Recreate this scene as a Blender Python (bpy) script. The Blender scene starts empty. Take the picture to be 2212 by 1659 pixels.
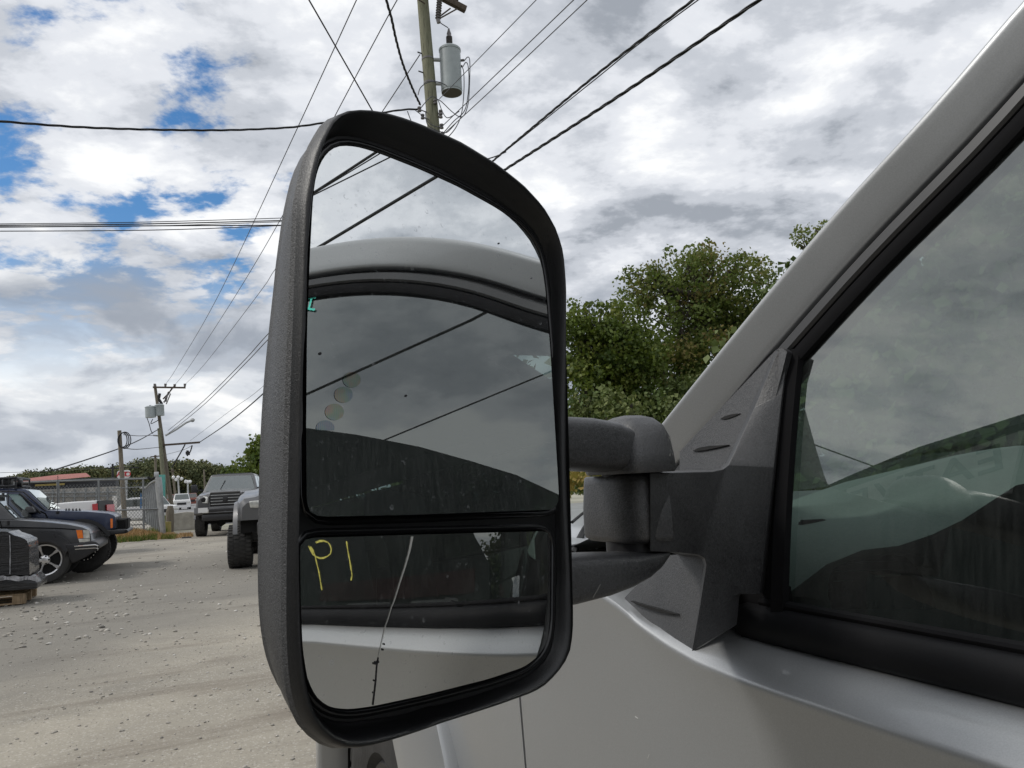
import bpy, bmesh, math, random
import numpy as np
from mathutils import Vector, Matrix, noise as mnoise
from math import sin, cos, tan, atan2, radians, pi, sqrt, floor

random.seed(7)
RNG = np.random.default_rng(11)
sc = bpy.context.scene
COL = sc.collection

# ------------------------------------------------------------------ camera
SC = 1024 / 2212.0          # survey notes use a 2212 px wide print of the photo
FPX = 773.0                 # focal length in pixels of a 1024 px wide picture
YAW, PITCH, ROLL = radians(23.3), radians(7.05), radians(3.0)
CAM = np.array([0.0, 0.0, 1.38])
FWD = np.array([sin(YAW) * cos(PITCH), cos(YAW) * cos(PITCH), sin(PITCH)])
_r = np.array([cos(YAW), -sin(YAW), 0.0])
_u = np.cross(_r, FWD)
RGT = _r * cos(ROLL) - _u * sin(ROLL)
UPV = _u * cos(ROLL) + _r * sin(ROLL)
cam_data = bpy.data.cameras.new('camera')
cam_data.sensor_width = 36.0
cam_data.lens = 36.0 * FPX / 1024.0
cam_data.clip_start = 0.02
cam_data.clip_end = 20000.0
cam = bpy.data.objects.new('camera', cam_data)
COL.objects.link(cam)
m = Matrix.Identity(4)
for i in range(3):
    m[i][0], m[i][1], m[i][2], m[i][3] = RGT[i], UPV[i], -FWD[i], CAM[i]
cam.matrix_world = m
sc.camera = cam

# ------------------------------------------------------------------ world
SUN_AZ = radians(-74)       # measured from +Y towards +X
SUN_EL = radians(46)
world = bpy.data.worlds.new('World')
sc.world = world
world.use_nodes = True
wn, wl = world.node_tree.nodes, world.node_tree.links
wn.clear()


def N(tree_nodes, typ, **kw):
    n = tree_nodes.new(typ)
    for k, v in kw.items():
        if k.startswith('in_'):
            n.inputs[int(k[3:])].default_value = v
        else:
            setattr(n, k, v)
    return n


def wmath(op, a, b=None, c=None, clamp=False):
    n = wn.new('ShaderNodeMath')
    n.operation = op
    n.use_clamp = clamp
    for i, x in enumerate((a, b, c)):
        if x is None:
            continue
        if isinstance(x, (int, float)):
            n.inputs[i].default_value = x
        else:
            wl.new(x, n.inputs[i])
    return n.outputs[0]


def wramp(src, stops, interp='EASE'):
    r = wn.new('ShaderNodeValToRGB')
    r.color_ramp.interpolation = interp
    el = r.color_ramp.elements
    el[0].position, el[0].color = stops[0][0], stops[0][1]
    el[1].position, el[1].color = stops[1][0], stops[1][1]
    for p, c in stops[2:]:
        e = el.new(p)
        e.color = c
    wl.new(src, r.inputs[0])
    return r.outputs[0]


def g3(v):
    return (v, v, v, 1)


tc = wn.new('ShaderNodeTexCoord')
sep = wn.new('ShaderNodeSeparateXYZ')
wl.new(tc.outputs['Generated'], sep.inputs[0])
dxo, dyo, dzo = sep.outputs
zc = wmath('MAXIMUM', dzo, 0.0)
den = wmath('ADD', zc, 0.16)
comb = wn.new('ShaderNodeCombineXYZ')
wl.new(wmath('DIVIDE', dxo, den), comb.inputs[0])
wl.new(wmath('DIVIDE', dyo, den), comb.inputs[1])
comb.inputs[2].default_value = 3.7


def wnoise(scale, detail, rough, dist=0.0, off=(0, 0, 0), sx=1.0):
    mp = wn.new('ShaderNodeMapping')
    mp.inputs['Location'].default_value = off
    mp.inputs['Rotation'].default_value = (0, 0, 0.5)
    mp.inputs['Scale'].default_value = (sx, 1, 1)
    wl.new(comb.outputs[0], mp.inputs['Vector'])
    n = wn.new('ShaderNodeTexNoise')
    n.inputs['Scale'].default_value = scale
    n.inputs['Detail'].default_value = detail
    n.inputs['Roughness'].default_value = rough
    n.inputs['Distortion'].default_value = dist
    wl.new(mp.outputs[0], n.inputs['Vector'])
    return n.outputs[0]


sky = wn.new('ShaderNodeTexSky')
sky.sky_type = 'NISHITA'
sky.sun_disc = False
sky.sun_elevation = SUN_EL
sky.sun_rotation = SUN_AZ
sky.air_density = 1.0
sky.dust_density = 0.4
sky.ozone_density = 2.0
WSTR = 0.1
big = wnoise(1.1, 3, 0.5, 0.2, (2.3, 1.1, 0))
mid = wnoise(4.4, 12, 0.58, 0.12, (1.7, 3.9, 0))
fine = wnoise(2.6, 9, 0.58, 0.15, (0.7, 6.1, 0), 0.85)
# the cloud deck is broken to the left of the road and closed to the right
gap = wmath('SUBTRACT', dyo, wmath('MULTIPLY', wmath('ABSOLUTE', wmath('ADD', dxo, 0.12)), 0.45))
gap = wmath('MULTIPLY_ADD', gap, 2.6, -1.6, True)
side = wmath('MULTIPLY_ADD', gap, -0.30, 0.40)
cov = wmath('ADD', wmath('MULTIPLY_ADD', big, 0.22, -0.1), wmath('ADD', wmath('MULTIPLY', mid, 0.95), side))
mask = wramp(cov, [(0.57, g3(0)), (0.675, g3(1))])
# thickness decides how grey the underside reads
tone = wmath('ADD', wmath('MULTIPLY', fine, 0.80), wmath('MULTIPLY', mid, 0.42))
tone = wmath('ADD', tone, wmath('MULTIPLY_ADD', dxo, -0.06, 0.014))
cl = wramp(tone, [(0.455, (0.28, 0.305, 0.345, 1)), (0.54, (0.46, 0.485, 0.53, 1)),
                  (0.62, (0.63, 0.65, 0.69, 1)), (0.71, (0.80, 0.81, 0.82, 1))])
clm = wn.new('ShaderNodeVectorMath')
clm.operation = 'SCALE'
wl.new(cl, clm.inputs[0])
clm.inputs['Scale'].default_value = 1.0 / WSTR
skm = wn.new('ShaderNodeVectorMath')
skm.operation = 'SCALE'
sat = wn.new('ShaderNodeHueSaturation')
sat.inputs['Saturation'].default_value = 1.3
wl.new(sky.outputs[0], sat.inputs['Color'])
wl.new(sat.outputs[0], skm.inputs[0])
skm.inputs['Scale'].default_value = 0.95
# banks of heaped cloud low over the horizon
lowv = wn.new('ShaderNodeCombineXYZ')
wl.new(wmath('MULTIPLY', wmath('ARCTAN2', dxo, dyo), 2.4), lowv.inputs[0])
wl.new(wmath('MULTIPLY', dzo, 5.0), lowv.inputs[1])
lowv.inputs[2].default_value = 2.0
ln_ = wn.new('ShaderNodeTexNoise')
ln_.inputs['Scale'].default_value = 2.3
ln_.inputs['Detail'].default_value = 9
ln_.inputs['Roughness'].default_value = 0.55
ln_.inputs['Distortion'].default_value = 0.25
wl.new(lowv.outputs[0], ln_.inputs['Vector'])
lowc = wramp(ln_.outputs[0], [(0.34, (0.28, 0.31, 0.36, 1)), (0.47, (0.40, 0.43, 0.48, 1)), (0.56, (0.58, 0.605, 0.64, 1)), (0.66, (0.82, 0.82, 0.815, 1))])
lowm = wramp(wmath('ADD', dzo, wmath('MULTIPLY_ADD', ln_.outputs[0], 0.30, -0.15)), [(0.13, g3(1)), (0.30, g3(0))])
lmx = wn.new('ShaderNodeMix')
lmx.data_type = 'RGBA'
lms = wn.new('ShaderNodeVectorMath')
lms.operation = 'SCALE'
wl.new(lowc, lms.inputs[0])
lms.inputs['Scale'].default_value = 1.0 / WSTR
mx = wn.new('ShaderNodeMix')
mx.data_type = 'RGBA'
wl.new(mask, mx.inputs[0])
wl.new(skm.outputs[0], mx.inputs[6])
wl.new(clm.outputs[0], mx.inputs[7])
bg = wn.new('ShaderNodeBackground')
bg.inputs['Strength'].default_value = WSTR
wl.new(lowm, lmx.inputs[0])
wl.new(mx.outputs[2], lmx.inputs[6])
wl.new(lms.outputs[0], lmx.inputs[7])
wl.new(lmx.outputs[2], bg.inputs['Color'])
wo = wn.new('ShaderNodeOutputWorld')
wl.new(bg.outputs[0], wo.inputs[0])

# ------------------------------------------------------------------ sun
sun_data = bpy.data.lights.new('sun', 'SUN')
sun_data.energy = 1.35
sun_data.angle = radians(13)
sun_data.color = (1.0, 0.96, 0.9)
sun = bpy.data.objects.new('sun', sun_data)
COL.objects.link(sun)
sd = Vector((sin(SUN_AZ) * cos(SUN_EL), cos(SUN_AZ) * cos(SUN_EL), sin(SUN_EL)))
sun.rotation_euler = sd.to_track_quat('Z', 'Y').to_euler()
sun.location = (-20, 8, 30)

vs = sc.view_settings
vs.view_transform = 'Standard'
vs.look = 'None'
vs.exposure = 0.34
vs.gamma = 1.0
vs.use_curve_mapping = False
sc.render.engine = 'CYCLES'
sc.cycles.use_denoising = True
sc.cycles.max_bounces = 10
sc.cycles.glossy_bounces = 6
sc.cycles.transparent_max_bounces = 16
sc.cycles.sample_clamp_indirect = 8.0


# ------------------------------------------------------------------ survey helpers
def ray(dx, dy):
    v = FWD + RGT * ((dx * SC - 512) / FPX) + UPV * ((384 - dy * SC) / FPX)
    return v / np.linalg.norm(v)


def atX(dx, dy, X):
    v = ray(dx, dy)
    return CAM + v * (X / v[0])


def atY(dx, dy, Y):
    v = ray(dx, dy)
    return CAM + v * (Y / v[1])


def atZ(dx, dy, Z=0.0):
    v = ray(dx, dy)
    return CAM + v * ((Z - CAM[2]) / v[2])


def bez(pts, n=30):
    """smooth curve through points"""
    P = np.array(pts, float)
    out = []
    k = len(P)
    for i in range(k - 1):
        p0, p1, p2, p3 = P[max(i - 1, 0)], P[i], P[i + 1], P[min(i + 2, k - 1)]
        for t in np.linspace(0, 1, n // (k - 1) + 2)[:-1]:
            out.append(0.5 * ((2 * p1) + (-p0 + p2) * t + (2 * p0 - 5 * p1 + 4 * p2 - p3) * t * t + (-p0 + 3 * p1 - 3 * p2 + p3) * t ** 3))
    out.append(P[-1])
    return np.array(out)


def resample(P, n):
    P = np.array(P, float)
    s = np.r_[0, np.cumsum(np.linalg.norm(np.diff(P, axis=0), axis=1))]
    t = np.linspace(0, s[-1], n)
    return np.stack([np.interp(t, s, P[:, k]) for k in range(P.shape[1])], 1)


def onplane(o, d, P, n):
    return o + d * (((P - o) @ n) / (d @ n))


def refl(d, n):
    return d - 2 * (d @ n) * n


# ------------------------------------------------------------------ object helpers
def link(o, parent=None):
    COL.objects.link(o)
    if parent is not None:
        o.parent = parent
    return o


def tag(o, label=None, cat=None, group=None, kind=None):
    if label:
        o['label'] = label
    if cat:
        o['category'] = cat
    if group:
        o['group'] = group
    if kind:
        o['kind'] = kind
    return o


def thing(name, label, cat, loc=(0, 0, 0), rz=0.0, group=None):
    o = bpy.data.objects.new(name, None)
    o.empty_display_size = 0.2
    o.location = loc
    o.rotation_euler = (0, 0, rz)
    link(o)
    return tag(o, label, cat, group)


def base_of(o):
    v = Vector((0, 0, 0))
    while o is not None:
        v += o.location
        o = o.parent
    return np.array(v)


class MB:
    """collects vertices and faces for one mesh"""

    def __init__(s):
        s.v, s.f, s.mi = [], [], []

    def add(s, vs_, fs_, mi=0):
        b = len(s.v)
        s.v.extend([tuple(map(float, p)) for p in vs_])
        for f_ in fs_:
            s.f.append(tuple(b + i for i in f_))
            s.mi.append(mi)
        return s

    def poly(s, pts, mi=0):
        return s.add(pts, [tuple(range(len(pts)))], mi)

    def box(s, c, d, rot=None, mi=0):
        c = np.array(c, float)
        h = np.array(d, float) / 2
        P = []
        for x in (-1, 1):
            for y in (-1, 1):
                for z in (-1, 1):
                    p = h * np.array([x, y, z])
                    if rot is not None:
                        p = np.array(rot @ Vector(p))
                    P.append(c + p)
        return s.add(P, [(0, 1, 3, 2), (4, 6, 7, 5), (0, 4, 5, 1), (2, 3, 7, 6), (0, 2, 6, 4), (1, 5, 7, 3)], mi)

    def grid(s, rows, mi=0, closed=False, flip=False):
        n, k = len(rows), len(rows[0])
        P = [p for r_ in rows for p in r_]
        F = []
        for i in range(n - 1):
            for j in range(k if closed else k - 1):
                a, b2 = i * k + j, i * k + (j + 1) % k
                c_, d_ = (i + 1) * k + (j + 1) % k, (i + 1) * k + j
                F.append((a, d_, c_, b2) if flip else (a, b2, c_, d_))
        return s.add(P, F, mi)

    def loft(s, loops, mi=0, cap=True):
        s.grid(loops, mi, closed=True)
        if cap:
            s.poly(list(loops[0])[::-1], mi)
            s.poly(list(loops[-1]), mi)
        return s

    def tube(s, path, r, seg=6, mi=0, cap=True):
        path = [np.array(p, float) for p in path]
        n = len(path)
        rr = r if hasattr(r, '__len__') else [r] * n
        loops = []
        prev = None
        for i, p in enumerate(path):
            t = path[min(i + 1, n - 1)] - path[max(i - 1, 0)]
            t = t / (np.linalg.norm(t) + 1e-12)
            if prev is None:
                a = np.array([0, 0, 1.0]) if abs(t[2]) < 0.9 else np.array([1.0, 0, 0])
            else:
                a = prev
            a = a - t * (a @ t)
            a /= np.linalg.norm(a) + 1e-12
            prev = a
            b2 = np.cross(t, a)
            loops.append([p + rr[i] * (a * cos(2 * pi * k / seg) + b2 * sin(2 * pi * k / seg)) for k in range(seg)])
        return s.loft(loops, mi, cap)

    def cyl(s, a, b2, r0, r1=None, seg=16, mi=0):
        return s.tube([a, b2], [r0, r0 if r1 is None else r1], seg, mi)

    def lathe(s, prof, o, ax, seg=24, mi=0, closed=False):
        """prof: (radius, distance along ax)"""
        ax = np.array(ax, float)
        ax /= np.linalg.norm(ax)
        a = np.array([0, 0, 1.0]) if abs(ax[2]) < 0.9 else np.array([1.0, 0, 0])
        a = a - ax * (a @ ax)
        a /= np.linalg.norm(a)
        b2 = np.cross(ax, a)
        o = np.array(o, float)
        L = [[o + ax * h + r_ * (a * cos(2 * pi * k / seg) + b2 * sin(2 * pi * k / seg)) for k in range(seg)] for r_, h in prof]
        if closed:
            L.append(L[0])
        return s.grid(L, mi, closed=True)

    def prism(s, pts, vec, mi=0):
        """a polygon swept along vec"""
        vec = np.array(vec, float)
        A = [np.array(p, float) for p in pts]
        return s.loft([A, [p + vec for p in A]], mi)

    def build(s, name, mat, parent=None, smooth=True, local=False, bevel=0.0, bseg=2, angle=40, subd=0, weld=False, normals=True):
        off = np.zeros(3) if (local or parent is None) else base_of(parent)
        me = bpy.data.meshes.new(name)
        me.from_pydata([tuple(np.array(p) - off) for p in s.v], [], s.f)
        mats = mat if isinstance(mat, (list, tuple)) else [mat]
        for m_ in mats:
            me.materials.append(m_)
        if len(mats) > 1:
            me.polygons.foreach_set('material_index', s.mi)
        bm = bmesh.new()
        bm.from_mesh(me)
        if weld:
            bmesh.ops.remove_doubles(bm, verts=bm.verts, dist=1e-5)
        if normals:
            bmesh.ops.recalc_face_normals(bm, faces=bm.faces)
        if bevel > 0:
            ed = [e for e in bm.edges if e.is_manifold and e.calc_face_angle(0) > radians(25)]
            if ed:
                bmesh.ops.bevel(bm, geom=ed, offset=bevel, segments=bseg, profile=0.5, affect='EDGES', clamp_overlap=True)
        if smooth:
            for fc in bm.faces:
                fc.smooth = True
            for e in bm.edges:
                if e.is_manifold and e.calc_face_angle(0) > radians(angle):
                    e.smooth = False
        bm.to_mesh(me)
        bm.free()
        o = bpy.data.objects.new(name, me)
        link(o, parent)
        if subd:
            md = o.modifiers.new('subd', 'SUBSURF')
            md.levels = md.render_levels = subd
        return o


def copy_tree(o, parent=None):
    c = o.copy()
    COL.objects.link(c)
    if parent is not None:
        c.parent = parent
    for ch in list(o.children):
        copy_tree(ch, c)
    return c


# ------------------------------------------------------------------ materials
class MT:
    def __init__(s, name):
        s.m = bpy.data.materials.new(name)
        s.m.use_nodes = True
        s.t = s.m.node_tree
        s.n, s.l = s.t.nodes, s.t.links
        s.b = s.n['Principled BSDF']
        s.out = s.n['Material Output']
        s._tc = None

    def tc(s, kind='Object'):
        if s._tc is None:
            s._tc = s.n.new('ShaderNodeTexCoord')
        return s._tc.outputs[kind]

    def noise(s, scale, detail=4, rough=0.55, dist=0.0, stretch=None, kind='Object'):
        v = s.tc(kind)
        if stretch:
            mp = s.n.new('ShaderNodeMapping')
            mp.inputs['Scale'].default_value = stretch
            s.l.new(v, mp.inputs[0])
            v = mp.outputs[0]
        n = s.n.new('ShaderNodeTexNoise')
        n.inputs['Scale'].default_value = scale
        n.inputs['Detail'].default_value = detail
        n.inputs['Roughness'].default_value = rough
        n.inputs['Distortion'].default_value = dist
        s.l.new(v, n.inputs['Vector'])
        return n.outputs[0]

    def voro(s, scale, feature='F1', stretch=None, out='Distance', rnd=1.0):
        v = s.tc()
        if stretch:
            mp = s.n.new('ShaderNodeMapping')
            mp.inputs['Scale'].default_value = stretch
            s.l.new(v, mp.inputs[0])
            v = mp.outputs[0]
        n = s.n.new('ShaderNodeTexVoronoi')
        n.feature = feature
        n.inputs['Scale'].default_value = scale
        n.inputs['Randomness'].default_value = rnd
        s.l.new(v, n.inputs['Vector'])
        return n.outputs[out]

    def ramp(s, src, stops, interp='LINEAR'):
        r = s.n.new('ShaderNodeValToRGB')
        r.color_ramp.interpolation = interp
        el = r.color_ramp.elements
        for i, (p, c) in enumerate(stops):
            c = (c, c, c, 1) if isinstance(c, (int, float)) else tuple(c)[:3] + (1,)
            e = el[i] if i < 2 else el.new(p)
            e.position, e.color = p, c
        s.l.new(src, r.inputs[0])
        return r.outputs[0]

    def math(s, op, a, b=None, clamp=False):
        n = s.n.new('ShaderNodeMath')
        n.operation = op
        n.use_clamp = clamp
        for i, x in enumerate((a, b)):
            if x is None:
                continue
            if isinstance(x, (int, float)):
                n.inputs[i].default_value = x
            else:
                s.l.new(x, n.inputs[i])
        return n.outputs[0]

    def mix(s, fac, a, b, typ='MIX'):
        n = s.n.new('ShaderNodeMix')
        n.data_type = 'RGBA'
        n.blend_type = typ
        for i, x in ((0, fac), (6, a), (7, b)):
            if isinstance(x, (int, float)):
                n.inputs[i].default_value = x if i == 0 else (x, x, x, 1)
            elif isinstance(x, tuple):
                n.inputs[i].default_value = x[:3] + (1,)
            else:
                s.l.new(x, n.inputs[i])
        return n.outputs[2]

    def bump(s, h, strength=0.3, dist=0.01, prev=None):
        n = s.n.new('ShaderNodeBump')
        n.inputs['Strength'].default_value = strength
        n.inputs['Distance'].default_value = dist
        s.l.new(h, n.inputs['Height'])
        if prev is not None:
            s.l.new(prev, n.inputs['Normal'])
        return n.outputs[0]

    def set(s, **kw):
        names = dict(color='Base Color', rough='Roughness', metal='Metallic', coat='Coat Weight', coatr='Coat Roughness',
                     ior='IOR', spec='Specular IOR Level', normal='Normal', trans='Transmission Weight', sheen='Sheen Weight', coatn='Coat Normal')
        for k, v in kw.items():
            i = s.b.inputs[names[k]]
            if isinstance(v, tuple):
                i.default_value = v[:3] + (1,)
            elif isinstance(v, (int, float)):
                i.default_value = v
            else:
                s.l.new(v, i)
        return s


def simple(name, color, rough=0.6, metal=0.0, vary=0.15, scale=8.0, bump=0.0, bscale=60.0, coat=0.0, bdist=0.004):
    t = MT(name)
    n = t.noise(scale, 5)
    lo = tuple(c * (1 - vary) for c in color)
    hi = tuple(min(1, c * (1 + vary)) for c in color)
    t.set(color=t.ramp(n, [(0.3, lo), (0.7, hi)]), rough=t.ramp(n, [(0.2, max(0.02, rough - 0.08)), (0.8, min(1, rough + 0.08))]), metal=metal, coat=coat)
    if bump:
        t.set(normal=t.bump(t.noise(bscale, 4), bump, bdist))
    return t.m


M = {}


def car_paint(name, color, metal=0.6, rough=0.38, dirt=0.12, flake=True, dirtcol=(0.32, 0.29, 0.25)):
    t = MT(name)
    base = t.mix(t.noise(900, 2), tuple(c * 0.82 for c in color), tuple(min(1, c * 1.18) for c in color)) if flake else color
    d = t.ramp(t.noise(3.5, 6, 0.65), [(0.45, 0.0), (0.8, dirt)])
    t.set(color=t.mix(d, base, dirtcol), metal=t.math('MULTIPLY', t.math('SUBTRACT', 1.0, d), metal), rough=t.ramp(t.noise(5, 5), [(0.3, rough - 0.04), (0.75, rough + 0.08)]),
          coat=0.45, coatr=0.04, normal=t.bump(t.noise(1400, 2), 0.04, 0.001))
    sm = t.ramp(t.noise(7, 7, 0.7, 0.8, (1, 0.6, 1.8)), [(0.42, 0.035), (0.62, 0.16), (0.75, 0.30)])
    t.set(coatr=sm)
    return t.m


# silver grey metallic of the near pickup, with faint grime streaks
M['silver'] = car_paint('silver_paint', (0.40, 0.412, 0.422), 0.6, 0.46, 0.07)
M['ramgrey'] = car_paint('grey_paint', (0.125, 0.125, 0.128), 0.6, 0.32, 0.06)
M['jeepdark'] = car_paint('charcoal_paint', (0.045, 0.046, 0.05), 0.3, 0.3, 0.12)
M['jeepnavy'] = car_paint('navy_paint', (0.012, 0.022, 0.06), 0.2, 0.3, 0.1)
M['white'] = car_paint('white_paint', (0.72, 0.72, 0.72), 0.0, 0.4, 0.08, False)
M['chrome'] = simple('chrome', (0.75, 0.75, 0.76), 0.14, 1.0, 0.05)
M['alloy'] = simple('alloy', (0.72, 0.72, 0.73), 0.32, 0.9, 0.08)
M['rubber'] = simple('tyre_rubber', (0.035, 0.034, 0.033), 0.85, 0, 0.35, 14, 0.4, 90)
M['darkwell'] = simple('dark_liner', (0.012, 0.012, 0.012), 0.9, 0, 0.3)
M['black'] = simple('black_trim', (0.018, 0.018, 0.02), 0.42, 0, 0.2, 20)
M['gloss_black'] = simple('gloss_black', (0.012, 0.012, 0.013), 0.16, 0, 0.2, 10)
M['frame'] = simple('window_frame_satin', (0.035, 0.036, 0.038), 0.42, 0, 0.15, 10)
M['seal'] = simple('rubber_seal', (0.006, 0.006, 0.007), 0.85, 0, 0.3, 30)
M['seal'].node_tree.nodes['Principled BSDF'].inputs['Specular IOR Level'].default_value = 0.15
M['red_lens'] = simple('red_lens', (0.45, 0.008, 0.012), 0.12, 0, 0.25, 9, coat=0.8)
M['amber'] = simple('amber_lens', (0.85, 0.19, 0.015), 0.15, 0, 0.1, 20, coat=0.8)
M['lamp'] = simple('clear_lens', (0.62, 0.62, 0.58), 0.12, 0.3, 0.25, 14, coat=0.8)


def plastic(name, lo, hi, rough, gscale=850, gb=0.5, dirt=0.0):
    """moulded plastic with a leathery grain"""
    t = MT(name)
    g = t.noise(gscale, 3, 0.6, 1.2)
    c = t.ramp(g, [(0.35, lo), (0.68, hi)])
    w = t.noise(9, 5, 0.6)
    c = t.mix(t.ramp(w, [(0.35, 0.0), (0.75, 0.45)]), c, tuple(h * 1.5 + 0.006 for h in hi))
    if dirt:
        c = t.mix(t.ramp(t.noise(3.2, 7, 0.7), [(0.5, 0.0), (0.78, dirt)]), c, (0.16, 0.13, 0.08))
    t.set(color=c, rough=t.ramp(w, [(0.3, rough - 0.07), (0.7, rough + 0.1)]), normal=t.bump(g, gb, 0.0006))
    return t.m


M['housing'] = plastic('mirror_plastic', (0.008, 0.008, 0.009), (0.070, 0.072, 0.076), 0.46, 800, 1.0, 0.06)
M['rim'] = plastic('rim_plastic', (0.003, 0.003, 0.0035), (0.0075, 0.008, 0.009), 0.40, 900, 0.35)
M['mount'] = plastic('mount_plastic', (0.010, 0.010, 0.011), (0.052, 0.053, 0.056), 0.45, 520, 0.8)
M['mount'].node_tree.nodes['Principled BSDF'].inputs['Specular IOR Level'].default_value = 0.9
M['mould'] = plastic('belt_plastic', (0.007, 0.007, 0.008), (0.011, 0.0115, 0.013), 0.5, 1300, 0.15)
M['mould'].node_tree.nodes['Principled BSDF'].inputs['Specular IOR Level'].default_value = 0.14


def mirror_mat(name, col, dustf, spots):
    t = MT(name)
    gl = t.n.new('ShaderNodeBsdfGlossy')
    gl.inputs['Color'].default_value = col + (1,)
    gl.inputs['Roughness'].default_value = 0.0
    df = t.n.new('ShaderNodeBsdfDiffuse')
    df.inputs['Color'].default_value = (0.42, 0.44, 0.45, 1)
    # dried drops: thin broken rings of a few millimetres
    tot = None
    for scl, lo, hi, amp in spots:
        vd = t.voro(scl)
        ring = t.ramp(vd, [(lo - 0.05, 0.0), (lo, 1.0), (hi, 1.0), (hi + 0.05, 0.0)])
        br = t.ramp(t.noise(scl * 1.7, 2), [(0.50, 0.0), (0.62, 1.0)])
        pick = t.ramp(t.noise(scl * 0.33, 2), [(0.52, 0.0), (0.62, 1.0)])
        k = t.math('MULTIPLY', t.math('MULTIPLY', ring, br), t.math('MULTIPLY', pick, amp))
        tot = k if tot is None else t.math('ADD', tot, k)
    dust = t.ramp(t.noise(14, 6, 0.7), [(0.35, dustf * 0.4), (0.8, dustf * 1.6)])
    sp = t.ramp(t.noise(420, 2), [(0.66, 0.0), (0.72, dustf * 2.2)])
    fac = t.math('ADD', t.math('ADD', tot, dust), sp, True)
    ms = t.n.new('ShaderNodeMixShader')
    t.l.new(fac, ms.inputs[0])
    t.l.new(gl.outputs[0], ms.inputs[1])
    t.l.new(df.outputs[0], ms.inputs[2])
    t.l.new(ms.outputs[0], t.out.inputs[0])
    return t.m


M['mirror'] = mirror_mat('mirror_glass', (0.78, 0.80, 0.80), 0.03, [(150, 0.16, 0.22, 0.30), (260, 0.18, 0.26, 0.2)])
M['convex'] = mirror_mat('convex_glass', (0.80, 0.80, 0.78), 0.022, [(170, 0.15, 0.21, 0.35), (300, 0.18, 0.26, 0.2)])


def window_mat(name, tint, dust, boost=1.0, ior=1.6, streak=True, floor_=0.0):
    """one sheet: Fresnel reflection over a tinted see-through layer and a little dust"""
    t = MT(name)
    # Schlick reflectance on the unsigned angle, the same from both sides of the pane
    lw = t.n.new('ShaderNodeLayerWeight')
    lw.inputs['Blend'].default_value = 0.5
    r0 = ((ior - 1) / (ior + 1)) ** 2
    fr = t.math('ADD', t.math('MULTIPLY', t.math('POWER', lw.outputs['Facing'], 5.0), 1 - r0), r0)
    tr = t.n.new('ShaderNodeBsdfTransparent')
    tr.inputs['Color'].default_value = tint + (1,)
    gl = t.n.new('ShaderNodeBsdfGlossy')
    gl.inputs['Roughness'].default_value = 0.0
    gl.inputs['Color'].default_value = (0.96, 1.0, 0.98, 1)
    f = t.math('ADD', t.math('MULTIPLY', fr, boost), floor_, True)
    a = t.n.new('ShaderNodeMixShader')
    t.l.new(f, a.inputs[0])
    t.l.new(tr.outputs[0], a.inputs[1])
    t.l.new(gl.outputs[0], a.inputs[2])
    df = t.n.new('ShaderNodeBsdfDiffuse')
    df.inputs['Color'].default_value = (0.42, 0.45, 0.44, 1)
    st = t.noise(26, 6, 0.65, 0.0, (1, 9, 0.9) if streak else None)
    cl = t.noise(6, 6, 0.7)
    dfac = t.math('ADD', t.ramp(st, [(0.4, dust * 0.4), (0.72, dust * 1.5)]), t.ramp(cl, [(0.45, 0.0), (0.8, dust)]), True)
    b = t.n.new('ShaderNodeMixShader')
    t.l.new(dfac, b.inputs[0])
    t.l.new(a.outputs[0], b.inputs[1])
    t.l.new(df.outputs[0], b.inputs[2])
    t.l.new(b.outputs[0], t.out.inputs[0])
    return t.m


M['sideglass'] = window_mat('side_glass', (0.25, 0.33, 0.295), 0.020, 1.9, 1.52, True, 0.10)
M['windshield'] = window_mat('windshield_glass', (0.90, 0.95, 0.93), 0.02, 1.0, 1.5)
M['tintglass'] = window_mat('far_side_glass', (0.05, 0.075, 0.065), 0.03, 2.0, 1.52)
M['farglass'] = window_mat('far_glass', (0.16, 0.20, 0.20), 0.06, 2.6, 1.55, False)


def text_mesh(name, txt, size, mat, parent, o, ux, uy, italic=0.0, extrude=0.002, align='CENTER'):
    """flat lettering whose reading direction is ux and whose up is uy"""
    cu = bpy.data.curves.new(name, 'FONT')
    cu.body = txt
    cu.size = size
    cu.align_x = align
    cu.align_y = 'CENTER'
    cu.shear = italic
    cu.extrude = extrude
    cu.offset = size * 0.012
    tmp = bpy.data.objects.new(name, cu)
    COL.objects.link(tmp)
    dg = bpy.context.evaluated_depsgraph_get()
    me = bpy.data.meshes.new_from_object(tmp.evaluated_get(dg))
    bpy.data.objects.remove(tmp)
    ux = np.array(ux, float) / np.linalg.norm(ux)
    uy = np.array(uy, float) / np.linalg.norm(uy)
    uz = np.cross(ux, uy)
    off = base_of(parent)
    o = np.array(o, float) - off
    for v in me.vertices:
        p = o + ux * v.co.x + uy * v.co.y + uz * v.co.z
        v.co = p
    me.materials.clear()
    me.materials.append(mat)
    ob = bpy.data.objects.new(name, me)
    link(ob, parent)
    return ob
# ------------------------------------------------------------------ the near silver pickup
# side glass: leans in, a little more towards the top
def gx(z):
    u = z - 1.255
    return 0.495 + 0.14 * u + 0.242 * u * u


def gn(z):
    s = 0.14 + 0.484 * (z - 1.255)
    n = np.array([-1.0, 0, s])
    return n / np.linalg.norm(n)


def hit_side(o, d, dx=0.0):
    t = (0.5 - o[0]) / d[0]
    for _ in range(40):
        t = (gx(o[2] + t * d[2]) + dx - o[0]) / d[0]
    return o + t * d


def win(dx, dy, off=0.0):
    return hit_side(CAM, ray(dx, dy), off)


def nrm(a, b):
    a, b = radians(a), radians(b)
    return np.array([sin(a) * cos(b), -cos(a) * cos(b), sin(b)])


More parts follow.
